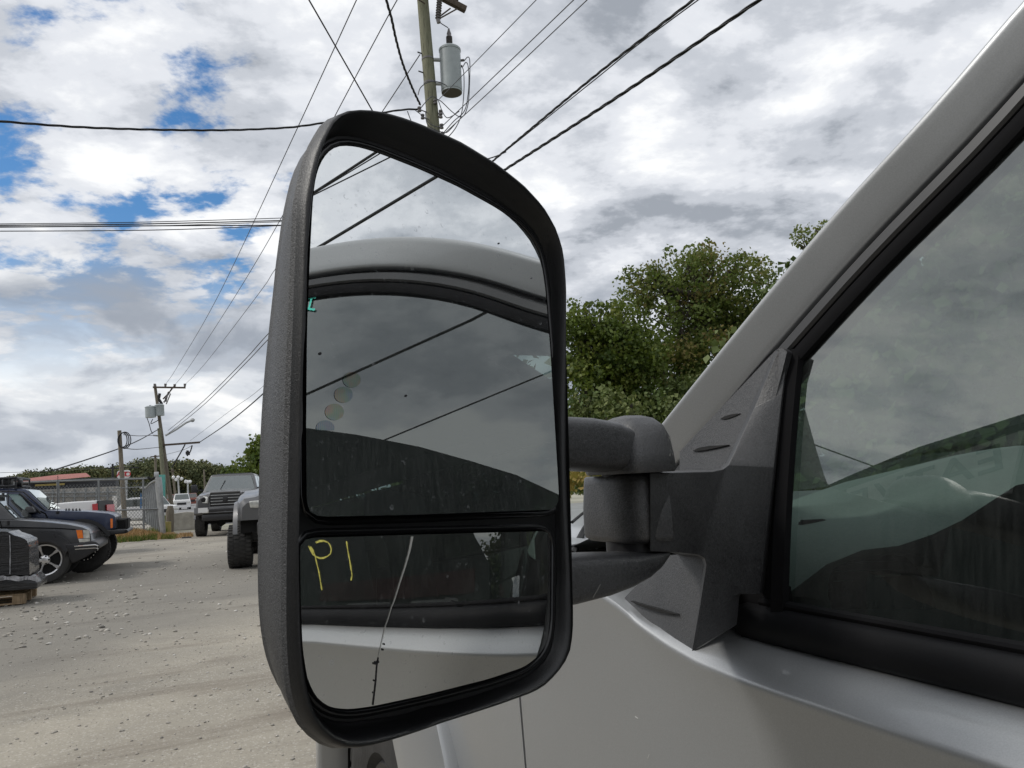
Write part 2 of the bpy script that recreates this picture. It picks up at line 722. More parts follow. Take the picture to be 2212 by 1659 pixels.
HEAD_N = nrm(24, 3)                 # the mirror head looks back and in towards the cab
GLASS_N = nrm(24, 6)                # flat glass, tipped up a little inside its shell
P0 = CAM + ray(935, 715) * 0.45
LOWC = onplane(CAM, ray(920, 1330), P0, HEAD_N)
CVX_R = 0.5
CVX_N = nrm(27, -1)
CVX_C = LOWC + HEAD_N * 0.0150 - CVX_N * CVX_R


def flat_hit(dx, dy):
    d = ray(dx, dy)
    q = onplane(CAM, d, P0, GLASS_N)
    return q, refl(d, GLASS_N)


def cvx_hit(dx, dy):
    d = ray(dx, dy)
    o = CAM - CVX_C
    b = o @ d
    q = CAM + d * (-b - sqrt(b * b - (o @ o - CVX_R ** 2)))
    return q, refl(d, (q - CVX_C) / CVX_R)


truck = thing('pickup_truck', 'silver grey pickup in the foreground carrying the big black towing mirror', 'pickup', (1.46, 0.6, 0.0))
CX = 1.46          # middle of the truck


def mirror_x(p):
    return np.array([2 * CX - p[0], p[1], p[2]])


# upper edge of the side glass, from the mirror corner back over the door
EDGE = []
for p in ((1730, 775), (1850, 641), (1964, 518), (2090, 402), (2212, 290)):
    EDGE.append(win(*p))
for p in ((1072, 664.2), (987.8, 643), (903.4, 629), (819, 624), (734.6, 627.7), (668.5, 639)):
    q, r = flat_hit(*p)
    EDGE.append(hit_side(q, r))
EDGE = [p[1:] for p in EDGE]
EDGE += [np.array([-0.12, 1.803]), np.array([-0.35, 1.806]), np.array([-0.7, 1.804]), np.array([-1.1, 1.795]), np.array([-1.45, 1.775])]
_d = EDGE[0] - EDGE[2]
_d /= np.linalg.norm(_d)
EDGE = [EDGE[0] + _d * 0.36, EDGE[0] + _d * 0.24, EDGE[0] + _d * 0.12] + EDGE
EDGE = np.array(EDGE)


def resample(P, n):
    P = np.array(P, float)
    s = np.r_[0, np.cumsum(np.linalg.norm(np.diff(P, axis=0), axis=1))]
    t = np.linspace(0, s[-1], n)
    return np.stack([np.interp(t, s, P[:, k]) for k in range(P.shape[1])], 1)


def smooth(P, it=3):
    P = np.array(P, float)
    for _ in range(it):
        Q = P.copy()
        Q[1:-1] = 0.25 * P[:-2] + 0.5 * P[1:-1] + 0.25 * P[2:]
        P = Q
    return P


EDGE_S = smooth(resample(EDGE, 90), 6)
T_ = np.gradient(EDGE_S, axis=0)
T_ /= np.linalg.norm(T_, axis=1)[:, None]
EN = np.stack([-T_[:, 1], T_[:, 0]], 1)      # in-plane normal
if EN[-1][1] < 0:
    EN = -EN


def strip_rows(cs, sel=slice(None), side=1, alt=None):
    rows = []
    for p, n in zip(EDGE_S[sel], EN[sel]):
        row = []
        w = min(1.0, max(0.0, (p[0] - 0.12) / 0.2))
        w = w * w * (3 - 2 * w)
        pair = [(a[0] * (1 - w) + b_[0] * w, a[1] * (1 - w) + b_[1] * w) for a, b_ in zip(cs, alt)] if alt else cs
        for e, dx in pair:
            q = p + n * e
            x = gx(p[1]) + (q[1] - p[1]) * (0.14 + 0.484 * (p[1] - 1.255)) + dx
            v = np.array([x, q[0], q[1]])
            row.append(v if side > 0 else mirror_x(v))
        rows.append(row)
    return rows


PILLAR = [(0.034, 0.006), (0.0355, -0.002), (0.0385, -0.0060), (0.044, -0.0082), (0.056, -0.0112), (0.068, -0.0140), (0.0755, -0.0155), (0.0795, -0.0150),
          (0.0825, -0.0105), (0.0840, -0.001), (0.0845, 0.020), (0.0845, 0.058)]
PILLAR_F = [(0.034, 0.006), (0.0355, -0.001), (0.0385, -0.0040), (0.044, -0.0080), (0.055, -0.0150), (0.065, -0.0212), (0.0705, -0.0240), (0.0745, -0.0236),
            (0.0772, -0.0180), (0.0784, -0.006), (0.0788, 0.018), (0.0788, 0.058)]
PILLAR = [tuple(p) for p in bez(PILLAR, 48)]
PILLAR_F = [tuple(p) for p in bez(PILLAR_F, 48)]
for sgn in (1, -1):
    MB().grid(strip_rows([(-0.004, 0.006), (-0.003, -0.004), (0.003, -0.007), (0.010, -0.006), (0.012, 0.004)], slice(None), sgn)).build('window_seal', M['seal'], truck)
    MB().grid(strip_rows([(0.012, 0.003), (0.0125, -0.006), (0.015, -0.009), (0.024, -0.0095), (0.0265, -0.006), (0.027, 0.005)], slice(None), sgn)).build('window_frame', M['frame'], truck)
    MB().grid(strip_rows([(0.026, 0.004), (0.036, 0.006)], slice(None), sgn)).build('door_seal', M['seal'], truck)
    MB().grid(strip_rows(PILLAR, slice(None), sgn, PILLAR_F)).build('roof_pillar', M['silver'], truck, angle=180)

# roof panel between the two rails
rows = []
L = strip_rows([PILLAR[-1]])
for r_ in L:
    a = r_[0]
    b = mirror_x(a)
    if a[1] > 0.10:
        continue
    rows.append([np.array([a[0] + (b[0] - a[0]) * t, a[1], a[2] - 0.002 + 0.008 * sin(pi * t)]) for t in np.linspace(0, 1, 13)])
MB().grid(rows).build('roof', M['silver'], truck)
# windshield
rows = []
for r_ in strip_rows([(0.0815, 0.050)], alt=[(0.0770, 0.050)]):
    a = r_[0]
    b = mirror_x(a)
    if a[1] < 0.08:
        continue
    rows.append([np.array([a[0] + (b[0] - a[0]) * t, a[1] + 0.16 * sin(pi * t), a[2] + 0.02 * sin(pi * t)]) for t in np.linspace(0, 1, 17)])
WS_ROWS = rows
wb = [i for i, r_ in enumerate(rows) if r_[0][1] < 0.36]
k0 = min(wb)
MB().grid(rows[:k0 + 1]).build('windshield', M['windshield'], truck)
MB().grid(rows[k0:]).build('shade_band', M['tintglass'], truck)

# side glass as a curved sheet
corner = EDGE[3]
front_low = win(1697, 1290)[1:]
zt = np.interp(0, [0, 1], [0, 1])


def front_y(z):
    if z <= corner[1]:
        t = (z - front_low[1]) / (corner[1] - front_low[1])
        return front_low[0] + (corner[0] - front_low[0]) * t
    k = np.argsort(EDGE_S[:, 1])
    e = EDGE_S[(EDGE_S[:, 0] > 0.0)]
    return float(np.interp(z, e[:, 1], e[:, 0]))


for sgn in (1, -1):
    rows = []
    for z in np.r_[np.linspace(1.235, 1.70, 26), np.linspace(1.71, 1.798, 12)]:
        y0 = front_y(z)
        rows.append([np.array([gx(z) + 0.001, y, z]) if sgn > 0 else mirror_x([gx(z) + 0.001, y, z]) for y in np.linspace(y0, -0.50, 24)])
    MB().grid(rows).build('side_window', M['sideglass'] if sgn > 0 else M['tintglass'], truck)
    rows = []
    for z in np.linspace(1.235, 1.785, 16):
        rows.append([np.array([gx(z) + 0.001, y, z]) if sgn > 0 else mirror_x([gx(z) + 0.001, y, z]) for y in np.linspace(-0.66, -1.28, 10)])
    MB().grid(rows).build('rear_side_window', M['sideglass'] if sgn > 0 else M['tintglass'], truck)
    # door post between the windows and the cab corner
    for ya, yb in ((-0.49, -0.67), (-1.27, -1.62)):
        b = MB()
        b.grid([[np.array([gx(z) - 0.004 + dd, y, z]) if sgn > 0 else mirror_x([gx(z) - 0.004 + dd, y, z]) for y, dd in ((ya, .02), (ya, 0), (yb, 0), (yb, .02))] for z in np.linspace(1.235, 1.80, 12)])
        b.build('door_post', M['gloss_black'] if ya > -1 else M['silver'], truck, angle=30)
    # front edge channel of the glass
    b = MB()
    for z0, z1 in zip(np.linspace(1.24, 1.55, 14)[:-1], np.linspace(1.24, 1.55, 14)[1:]):
        pass
    rows = []
    for z in np.linspace(1.24, min(1.49, corner[1] + 0.01), 14):
        y0 = front_y(min(z, corner[1]))
        rr = [(y0 - 0.003, 0.001), (y0 - 0.003, -0.006), (y0 + 0.010, -0.008), (y0 + 0.012, -0.002), (y0 + 0.085, -0.002), (y0 + 0.085, 0.02)]
        rows.append([np.array([gx(z) + dd, y, z]) if sgn > 0 else mirror_x([gx(z) + dd, y, z]) for y, dd in rr])
    b.grid(rows).build('window_channel', M['seal'], truck, angle=30)

# belt moulding under the window: a rounded black bar with its own front cap
mf = atX(1577, 1322, 0.481)[1]
rows = []
for y in np.r_[np.array([mf, mf - 0.004, mf - 0.012]), np.linspace(mf - 0.03, -1.62, 30)]:
    k = min(1.0, (mf - y) / 0.012 * 0.2 + 0.8)
    cs = [(0.512, 1.2535), (0.499, 1.2545), (0.4905, 1.2530), (0.4835, 1.2478), (0.4795, 1.2380), (0.4790, 1.2270), (0.4830, 1.2225), (0.50, 1.2215)]
    zm = 1.238
    rows.append([np.array([0.50 + (x - 0.50) * k, y, zm + (z - zm) * k]) for x, z in cs])
b = MB().grid(rows)
b.poly(rows[0])
b.build('belt_moulding', M['mould'], truck, angle=50)
MB().grid([[mirror_x(p) for p in r_] for r_ in rows]).build('belt_moulding', M['mould'], truck, angle=50)
MB().box((0.503, 0.645, 1.243), (0.010, 0.16, 0.056)).build('door_seal', M['seal'], truck)  # dark filler box added to close a bright gap beside the moulding
# wiper lip lying on the glass
rows = [[np.array([0.4915, y, 1.2530]), np.array([0.4900, y, 1.2562]), np.array([0.4915, y, 1.2585]), np.array([0.4965, y, 1.2600])] for y in np.linspace(mf - 0.03, -1.62, 10)]
MB().grid(rows).build('window_wiper_lip', M['seal'], truck)

# door skin -------------------------------------------------------------
CREST = [(-1.7, 1.198), (0.0, 1.198), (0.48, 1.198), (0.561, 1.199), (0.623, 1.2024), (0.67, 1.2095), (0.72, 1.2214), (0.762, 1.2352), (0.82, 1.2480), (0.91, 1.258), (1.095, 1.263)]


def crest(y):
    return float(np.interp(y, [c[0] for c in CREST], [c[1] for c in CREST]))


def skin_row(y, bulge=0.0):
    c = crest(y)
    top = max(1.2255, c + 0.004)
    k = min(1.0, max(0.0, (top - c) / 0.027))
    xt = 0.446 + 0.042 * k
    return [np.array([x - bulge * w, y, z]) for x, z, w in (
        (xt + 0.06, top - 0.004, 0), (xt + 0.004, top, 0), (0.4445 + 0.020 * k, c + 0.52 * (top - c) + 0.0012, 0), (0.4420, c + 0.0028, 0), (0.4400, c - 0.0005, 0), (0.4412, c - 0.0050, 0),
        (0.4445, c - 0.018, 0), (0.4490, c - 0.045, 0), (0.4540, 1.10, .2), (0.4560, 1.04, .5), (0.4590, 0.96, .8), (0.4640, 0.86, 1), (0.478, 0.75, 1), (0.492, 0.64, 1), (0.515, 0.54, 0), (0.56, 0.49, 0))]


def skin(name, ys, side=1):
    rows = [skin_row(y) for y in ys]
    if side < 0:
        rows = [[mirror_x(p) for p in r_] for r_ in rows]
    edge0 = [p + np.array([0.03 * side, 0, 0]) for p in rows[0]]
    edge1 = [p + np.array([0.03 * side, 0, 0]) for p in rows[-1]]
    b = MB().grid([edge0] + rows + [edge1])
    return b.build(name, M['silver'], truck, angle=50)


gapy = 1.088
for sgn in (1, -1):
    skin('front_door', np.r_[np.linspace(gapy - 0.003, 0.5, 34), np.linspace(0.46, -0.555, 22)], sgn)
    skin('rear_door', np.linspace(-0.563, -1.62, 16), sgn)
# door handle (behind the camera, seen only in the mirrors)
MB().box((0.452, -0.36, 1.08), (0.02, 0.20, 0.035)).build('door_handle', M['black'], truck, bevel=0.006)

# front fender, flare, wheel -------------------------------------------------
WY, WZ = 2.10, 0.43


def fender_row(y):
    r0 = skin_row(min(y, 1.094))
    k = min(1, max(0, (y - 1.094) / 1.6))
    out = []
    for p in r0:
        q = p.copy()
        q[1] = y
        q[2] += -0.06 * k * k * max(0, (p[2] - 0.9) / 0.35)
        out.append(q)
    # top runs in to the bonnet gap
    xin = 0.60 + 0.05 * k
    z0 = out[1][2]
    out[0] = np.array([xin, y, z0 + 0.012])
    return out


b = MB()
rows = []
for y in np.linspace(gapy + 0.004, 3.0, 56):
    r_ = fender_row(y)
    rows.append(r_)
# cut the wheel opening by lifting lower rows to the arch
arch_r = 0.62
for r_ in rows:
    y = r_[0][1]
    d2 = arch_r ** 2 - (y - WY) ** 2
    if d2 > 0:
        za = WZ + sqrt(d2)
        for p in r_:
            if p[2] < za:
                p[2] = za
        for i, p in enumerate(r_):
            if abs(p[2] - za) < 1e-9:
                p[0] = min(p[0], 0.475)
rows = [[r_[0] + 0] + r_ for r_ in rows]
front_edge = [p + np.array([0.03, 0, 0]) for p in rows[0]]
MB().grid([front_edge] + rows).build('front_fender', M['silver'], truck, angle=50)
MB().grid([[mirror_x(p) for p in r_] for r_ in rows]).build('front_fender', M['silver'], truck, angle=50)
# wheel flare
rows = []
for a in np.linspace(radians(-25), radians(205), 40):
    row = []
    for r_, x in ((0.585, 0.50), (0.585, 0.418), (0.592, 0.408), (0.605, 0.405), (0.66, 0.410), (0.74, 0.421), (0.80, 0.432), (0.815, 0.438), (0.818, 0.447), (0.812, 0.475)):
        row.append(np.array([x, WY + r_ * cos(pi - a) * (1 if True else 1), WZ + r_ * sin(a)]))
    rows.append(row)
MB().grid(rows).build('wheel_flare', M['silver'], truck, angle=45)
# liner
rows = [[np.array([x, WY + 0.60 * cos(a), WZ + 0.60 * sin(a)]) for x in (0.47, 0.95)] for a in np.linspace(radians(-20), radians(200), 24)]
MB().grid(rows).build('wheel_liner', M['darkwell'], truck)
MB().poly([(0.95, WY + 0.7, 0.3), (0.95, WY - 0.7, 0.3), (0.95, WY - 0.7, 1.1), (0.95, WY + 0.7, 1.1)]).build('inner_panel', M['darkwell'], truck)


def tyre_profile(R, W, rim):
    h = W / 2
    s = R - rim
    return [(rim, -h * 0.72), (rim + s * 0.12, -h * 0.9), (rim + s * 0.5, -h * 1.0), (rim + s * 0.82, -h * 0.96), (R - 0.012, -h * 0.86), (R, -h * 0.74), (R + 0.002, 0),
            (R, h * 0.74), (R - 0.012, h * 0.86), (rim + s * 0.82, h * 0.96), (rim + s * 0.5, h), (rim + s * 0.12, h * 0.9), (rim, h * 0.72)]


def tread(b, o, ax, R, W, n=44, depth=0.012, mi=0):
    """blocks standing proud of the casing"""
    ax = np.array(ax, float) / np.linalg.norm(ax)
    u = np.array([0, 0, 1.0])
    u = u - ax * (u @ ax)
    u /= np.linalg.norm(u)
    v = np.cross(ax, u)
    o = np.array(o, float)
    for i in range(n):
        for j, (c, w) in enumerate(((-0.36, 0.2), (-0.12, 0.2), (0.12, 0.2), (0.36, 0.2))):
            a0 = 2 * pi * (i + (0.5 if j % 2 else 0)) / n
            a1 = a0 + 2 * pi / n * 0.62
            P = []
            for rr in (R - 0.004, R + depth):
                for a in (a0, a1):
                    for cc in (c - w / 2, c + w / 2):
                        P.append(o + ax * cc * W + (u * cos(a) + v * sin(a)) * rr)
            b.add(P, [(0, 1, 3, 2), (4, 6, 7, 5), (0, 4, 5, 1), (2, 3, 7, 6), (0, 2, 6, 4), (1, 5, 7, 3)], mi)


def wheel(parent, o, ax, R, W, rim, style, n=44, local=False, tdepth=0.012, deep=0.05):
    """tyre with tread, rim as its sub-part; ax points outwards"""
    o = np.array(o, float)
    ax = np.array(ax, float) / np.linalg.norm(ax)
    b = MB().lathe(tyre_profile(R - tdepth * 0.7, W, rim), o, ax, 40)
    if n:
        tread(b, o, ax, R - tdepth, W, n, tdepth)
    t = b.build('wheel', M['rubber'], parent, local=local, angle=35)
    u = np.array([0, 0, 1.0])
    v = np.cross(ax, u)
    h = W / 2
    b = MB()
    f = h * 0.75 - deep
    if style == 'five_spoke':
        b.lathe([(rim + 0.004, h * 0.72), (rim * 0.97, h * 0.8), (rim * 0.90, h * 0.74), (rim * 0.87, h * 0.3), (rim * 0.86, -h * 0.5)], o, ax, 40)
        for i in range(5):
            a = 2 * pi * i / 5 + 0.35
            for side in (0,):
                P0_, P1_ = [], []
                for rr, hw, z in ((0.0, 0.075, f + 0.035), (0.22, 0.062, f + 0.038), (0.55, 0.05, f + 0.04), (0.92, 0.115, f + 0.052)):
                    c = o + (u * cos(a) + v * sin(a)) * rr * rim
                    tvec = (-u * sin(a) + v * cos(a))
                    P0_.append([c + ax * (z - 0.03) - tvec * hw * rim * 2.2 * .5, c + ax * z - tvec * hw * rim * 1.7 * .5, c + ax * z + tvec * hw * rim * 1.7 * .5, c + ax * (z - 0.03) + tvec * hw * rim * 2.2 * .5])
                b.loft(P0_)
        b.lathe([(0.30 * rim, f - 0.01), (0.30 * rim, f + 0.03), (0.22 * rim, f + 0.045), (0.15 * rim, f + 0.05), (0.0, f + 0.052)], o, ax, 20)
        r_ob = b.build('rim', M['alloy'], t, local=local, angle=35)
        bb = MB().lathe([(rim * 0.86, -0.01), (0.0, -0.012)], o, ax, 24)
        bb.build('brake_disc', M['darkwell'], t, local=local)
        bb = MB()
        for i in range(5):
            a = 2 * pi * i / 5 + 0.35 + pi / 5
            c = o + (u * cos(a) + v * sin(a)) * rim * 0.24
            bb.cyl(c + ax * (f + 0.02), c + ax * (f + 0.047), 0.016, None, 8)
        bb.build('wheel_nuts', M['darkwell'], t, local=local)
    else:
        mat = M['black'] if style != 'steel' else M['alloy']
        b.lathe([(rim + 0.004, h * 0.72), (rim * 0.98, h * 0.80), (rim * 0.90, h * 0.74), (rim * 0.84, f), (rim * 0.62, f - 0.01), (rim * 0.5, f + 0.03), (rim * 0.28, f + 0.045), (rim * 0.2, f + 0.07), (0, f + 0.075)], o, ax, 32)
        b.build('rim', mat, t, local=local, angle=30)
        if style == 'beadlock':
            bb = MB()
            for i in range(20):
                a = 2 * pi * i / 20
                c = o + (u * cos(a) + v * sin(a)) * rim * 0.95
                bb.cyl(c + ax * h * 0.74, c + ax * (h * 0.84), 0.011, None, 6)
            bb.build('rim_bolts', M['chrome'], t, local=local)
    return t


wheel(truck, (0.60, WY, WZ), (-1, 0, 0), 0.43, 0.27, 0.23, 'black', 40)
wheel(truck, (2 * CX - 0.60, WY, WZ), (1, 0, 0), 0.43, 0.27, 0.23, 'steel', 0)
for sx in (0.60, 2 * CX - 0.60):
    wheel(truck, (sx, -2.0, WZ), (-1 if sx < 1 else 1, 0, 0), 0.43, 0.27, 0.23, 'steel', 0)

# bonnet -------------------------------------------------------------------
rows = []
for y in np.linspace(1.02, 3.0, 24):
    k = (y - 1.0) / 2.0
    row = []
    for t in np.linspace(0, 1, 21):
        x0 = 0.612 + 0.06 * k
        x = x0 + (2 * CX - 2 * x0) * t
        crown = 0.052 * sin(pi * t) ** 0.6
        row.append(np.array([x, y, 1.262 - 0.05 * k ** 2 + crown]))
    rows.append(row)
MB().grid(rows).build('bonnet', M['silver'], truck)
# dark gaps that edge the bonnet and its raised centre
b = MB()
pth = [atZ(1236, 1201, 1.2655), atZ(1258, 1155, 1.272), atZ(1281, 1110, 1.285)]
b.tube([p + np.array([0, 0, 0.002]) for p in pth], 0.006, 6)
b.build('bonnet_gap', M['darkwell'], truck)
b = MB()
pth = [atZ(1236, 1128, 1.297), atZ(1260, 1108, 1.305), atZ(1283, 1091, 1.310)]
b.tube(pth, 0.003, 6)
b.build('bonnet_crease', M['darkwell'], truck)
# front end and underbody, simple shapes out of the photo's sight
MB().box((CX, 3.05, 0.82), (1.86, 0.14, 0.80)).build('front_end', M['black'], truck, bevel=0.04)
MB().box((CX, 0.2, 0.50), (1.7, 4.6, 0.12)).build('floor_pan', M['darkwell'], truck)
MB().box((CX, 1.10, 0.85), (1.80, 0.05, 0.74)).build('bulkhead', M['darkwell'], truck)
# cargo bed
b = MB()
for x in (0.49, 2 * CX - 0.49):
    b.box((x, -2.62, 0.96), (0.06, 1.95, 0.62))
b.box((CX, -3.60, 0.96), (1.94, 0.05, 0.62))
b.box((CX, -1.68, 0.96), (1.90, 0.05, 0.62))
b.build('cargo_bed', M['silver'], truck, bevel=0.015)
b = MB()
b.poly([(gx(1.24) + .02, -1.63, 0.6), (2 * CX - gx(1.24) - .02, -1.63, 0.6), (2 * CX - gx(1.8) - .02, -1.60, 1.86), (gx(1.8) + .02, -1.60, 1.86)])
b.build('cab_back', M['silver'], truck)

# cabin --------------------------------------------------------------------
M['dash'] = plastic('dash_vinyl', (0.28, 0.295, 0.29), (0.36, 0.375, 0.365), 0.62, 260, 0.6)
M['cabin'] = simple('cabin_trim', (0.05, 0.052, 0.055), 0.8, 0, 0.2, 12)
M['head'] = simple('headliner', (0.16, 0.155, 0.15), 0.95, 0, 0.1, 12)
rows = []
for r_ in strip_rows([(0.05, 0.075)]):
    a = r_[0]
    if a[1] > 0.06:
        continue
    c = mirror_x(a)
    rows.append([np.array([a[0] + (c[0] - a[0]) * t, a[1], a[2] - 0.01 + 0.03 * sin(pi * t)]) for t in np.linspace(0, 1, 9)])
MB().grid(rows).build('headliner', M['head'], truck)
for sgn in (1, -1):
    MB().grid(strip_rows([(-0.010, 0.010), (-0.004, 0.024), (0.05, 0.075), (0.095, 0.06)], slice(None), sgn)).build('pillar_trim', M['head'], truck)
    b = MB()
    f_ = (lambda p: np.array(p, float)) if sgn > 0 else mirror_x
    b.grid([[f_((0.505, y, 1.236)), f_((0.560, y, 1.240)), f_((0.572, y, 1.20)), f_((0.56, y, 0.6))] for y in np.linspace(1.02, -1.6, 8)])
    b.build('door_trim', M['cabin'], truck, angle=40)
# dashboard: profile across the truck swept forward to the windshield
top = [(1640, 1110), (1720, 1096), (1800, 1095), (1845, 1083), (1880, 1062), (1930, 1040), (2000, 1010), (2100, 983), (2212, 964)]
low = [(1655, 1290), (1725, 1286), (1745, 1270), (1775, 1235), (1830, 1205), (1890, 1196), (1950, 1190), (2050, 1150), (2212, 1045)]
A = [atY(x, y, 0.74) for x, y in top]
Bq = [atY(x, y, 0.585) for x, y in low]
xr = 2 * CX - 0.62
A = [np.array([0.548, 0.74, 1.335])] + A
Bq = [np.array([0.548, 0.62, 1.232])] + Bq
A += [np.array([1.30, 0.76, 1.385]), np.array([1.45, 0.80, 1.345]), np.array([xr, 0.80, 1.335])]
Bq += [np.array([1.30, 0.60, 1.30]), np.array([1.45, 0.62, 1.22]), np.array([xr, 0.62, 1.20])]
A, Bq = resample(A, 40), resample(Bq, 40)
rows = []
for p, q in zip(A, Bq):
    fr = np.array([p[0], 1.12, 1.262])
    mid_ = p + (fr - p) * 0.35
    mid_[2] = p[2] * 0.8 + fr[2] * 0.2 + 0.006
    rim_ = p + np.array([0, -0.02, -0.012])
    belly = (p + q) / 2 + np.array([0, -0.006, 0.008])
    rows.append([fr, mid_, p + np.array([0, 0.02, 0.002]), p, rim_, belly, q + np.array([0, -0.004, 0.006]), q, q + np.array([0, 0.13, -0.03]), np.array([q[0], 0.86, 0.7])])
MB().grid(rows).build('dashboard', M['dash'], truck, angle=70)
# defroster slot at the window end of the dashboard
sl = [atY(x, y, 0.708) for x, y in ((1700, 1126), (1745, 1124), (1778, 1132), (1788, 1137), (1775, 1143), (1735, 1147), (1700, 1150))]
MB().prism([p + np.array([0, -0.022, 0]) for p in sl], (0, 0.004, 0)).build('air_vent', M['darkwell'], truck)
ring = [p + np.array([0, -0.0225, 0]) for p in sl]
MB().tube(ring[:], 0.0022, 6).build('vent_surround', M['seal'], truck)
# instrument hood with its clear lens
hood = [(1790, 1330), (1778, 1290), (1778, 1250), (1790, 1226), (1830, 1208), (1890, 1198), (1950, 1194), (1995, 1200), (2030, 1232), (2062, 1290), (2075, 1330)]
H0 = resample([atY(x, y, 0.625) for x, y in hood], 40)
cen = H0.mean(0)
rows = []
for p in H0:
    d_ = p - cen
    rows.append([p + np.array([0, 0.10, 0]) + d_ * 0.03, p + d_ * 0.03, p - d_ * 0.03 + np.array([0, -0.004, 0]), p - d_ * 0.11 + np.array([0, 0.012, 0]), p - d_ * 0.14 + np.array([0, 0.05, 0])])
MB().grid(rows).build('instrument_hood', M['dash'], truck, angle=60)
M['lens'] = simple('gauge_lens', (0.022, 0.018, 0.014), 0.06, 0, 0.2, 10)
MB().poly([p + np.array([0, 0.02, 0]) - (p - cen) * 0.10 for p in H0]).build('gauge_lens', M['lens'], truck)
M['streak'] = simple('bright_reflection', (0.45, 0.47, 0.44), 0.4, 0, 0.1)  # light streaks reflected in the gauge lens, drawn as pale lines
M['dullstreak'] = simple('dim_reflection', (0.16, 0.17, 0.15), 0.4, 0, 0.1)
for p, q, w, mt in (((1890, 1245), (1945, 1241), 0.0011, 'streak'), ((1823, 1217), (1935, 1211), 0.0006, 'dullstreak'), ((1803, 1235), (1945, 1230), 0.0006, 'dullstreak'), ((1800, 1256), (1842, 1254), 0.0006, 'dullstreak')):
    MB().tube([atY(*p, 0.640), atY(*q, 0.640)], w, 5).build('lens_reflection', M[mt], truck)
for sx in (1.0, 1.92):
    b = MB()
    b.grid([[np.array([sx - 0.27, y, z]), np.array([sx + 0.27, y, z])] for y, z in ((-0.05, 1.845), (0.10, 1.835), (0.24, 1.775), (0.25, 1.765), (0.10, 1.815), (-0.05, 1.83))])
    b.build('sun_visor', M['head'], truck)
# steering wheel and seats, dim shapes in the cab
b = MB()
sc_ = np.array([0.98, 0.40, 1.12])
ax_ = np.array([0, -0.85, 0.5])
b.lathe([(0.19 + 0.015 * cos(a), 0.015 * sin(a)) for a in np.linspace(0, 2 * pi, 10)], sc_, ax_, 32)
b.tube([sc_ + np.array([-0.18, 0, 0]), sc_ + np.array([0, 0.03, -0.03]), sc_ + np.array([0.18, 0, 0])], 0.02, 8)
b.tube([sc_ + np.array([0, 0.03, -0.03]), sc_ + np.array([0, 0.35, -0.15])], 0.04, 8)
b.build('steering_wheel', M['black'], truck)
for sx in (1.0, 1.92):
    b = MB()
    b.box((sx, -0.15, 0.86), (0.52, 0.52, 0.16))
    b.box((sx, -0.46, 1.18), (0.50, 0.16, 0.66), Matrix.Rotation(radians(12), 3, 'X'))
    b.box((sx, -0.54, 1.60), (0.28, 0.10, 0.20))
    b.build('seat', M['cabin'], truck, bevel=0.04, bseg=3)
MB().box((CX, -1.2, 1.05), (1.7, 0.3, 0.8)).build('rear_bench', M['cabin'], truck, bevel=0.06, bseg=3)

# marker writing on the side glass, read backwards in the mirrors ---------------
M['yellow_marker'] = simple('yellow_marker', (0.46, 0.43, 0.09), 0.7, 0, 0.55, 160)
M['teal_marker'] = simple('teal_marker', (0.07, 0.62, 0.50), 0.6, 0, 0.1)


def on_glass_from(fn, pts):
    out = []
    for p in pts:
        q, r = fn(*p)
        h = hit_side(q, r)
        out.append(h + gn(h[2]) * 0.0012)
    return out


def marker(name, fn, strokes, mat, w):
    b = MB()
    for s_ in strokes:
        P = on_glass_from(fn, resample(s_, 14))
        rows = []
        for i, p in enumerate(P):
            t = P[min(i + 1, len(P) - 1)] - P[max(i - 1, 0)]
            t /= np.linalg.norm(t)
            sd_ = np.cross(t, gn(p[2]))
            k = w * (1 + 0.25 * sin(i * 1.7))
            rows.append([p - sd_ * k, p + sd_ * k])
        b.grid(rows)
    return b.build(name, mat, truck)


nine = [[(671, 1181), (676, 1197), (688, 1206), (703, 1205), (714, 1197), (716, 1183), (709, 1172), (697, 1169), (684, 1174)], [(674, 1182), (682, 1204), (690, 1238), (696, 1275)]]
one = [[(749, 1170), (754, 1205), (761, 1240), (759, 1254)]]
marker('marker_digit', cvx_hit, nine, M['yellow_marker'], 0.0018)
marker('marker_digit', cvx_hit, one, M['yellow_marker'], 0.0017)
marker('marker_letter', flat_hit, [[(660, 645.5), (684, 643.5)], [(674, 645), (668, 669)], [(655, 666.5), (681, 670)]], M['teal_marker'], 0.0016)
# ------------------------------------------------------------------ towing mirror
RIM_OUT = [(688, 290), (700, 268), (718, 253), (735, 246), (770, 243), (810, 247), (855, 259), (900, 275), (980, 310), (1060, 359), (1120, 402), (1165, 448), (1195, 497), (1212, 545), (1220, 620),
           (1224, 750), (1230, 950), (1236, 1180), (1239.5, 1330), (1239, 1365), (1233, 1409), (1219, 1436), (1203, 1456), (1180, 1480), (1153, 1496), (1086, 1519.7), (1020, 1540), (953, 1559.7), (886, 1582), (820, 1602),
           (770, 1614), (730, 1617), (700, 1606), (672, 1584), (652, 1562), (640, 1535), (631, 1500), (625, 1460), (621, 1400), (619.5, 1330), (620.5, 1200), (624, 1000), (630, 800), (637, 600), (643, 440), (652, 390), (664, 340), (675, 312)]
SIDE_OUT = [(735, 247), (715, 254), (697, 260), (681, 273), (668, 292), (659, 313.7), (646.8, 334.6), (630, 376), (617.6, 438.8), (608, 501), (597.8, 576), (584, 720), (573, 850), (566, 1000), (561, 1150), (558, 1300), (558, 1350), (561, 1385), (567, 1416), (584.7, 1466), (613, 1516.6), (643, 1556), (672, 1585), (700, 1606), (735, 1616)]
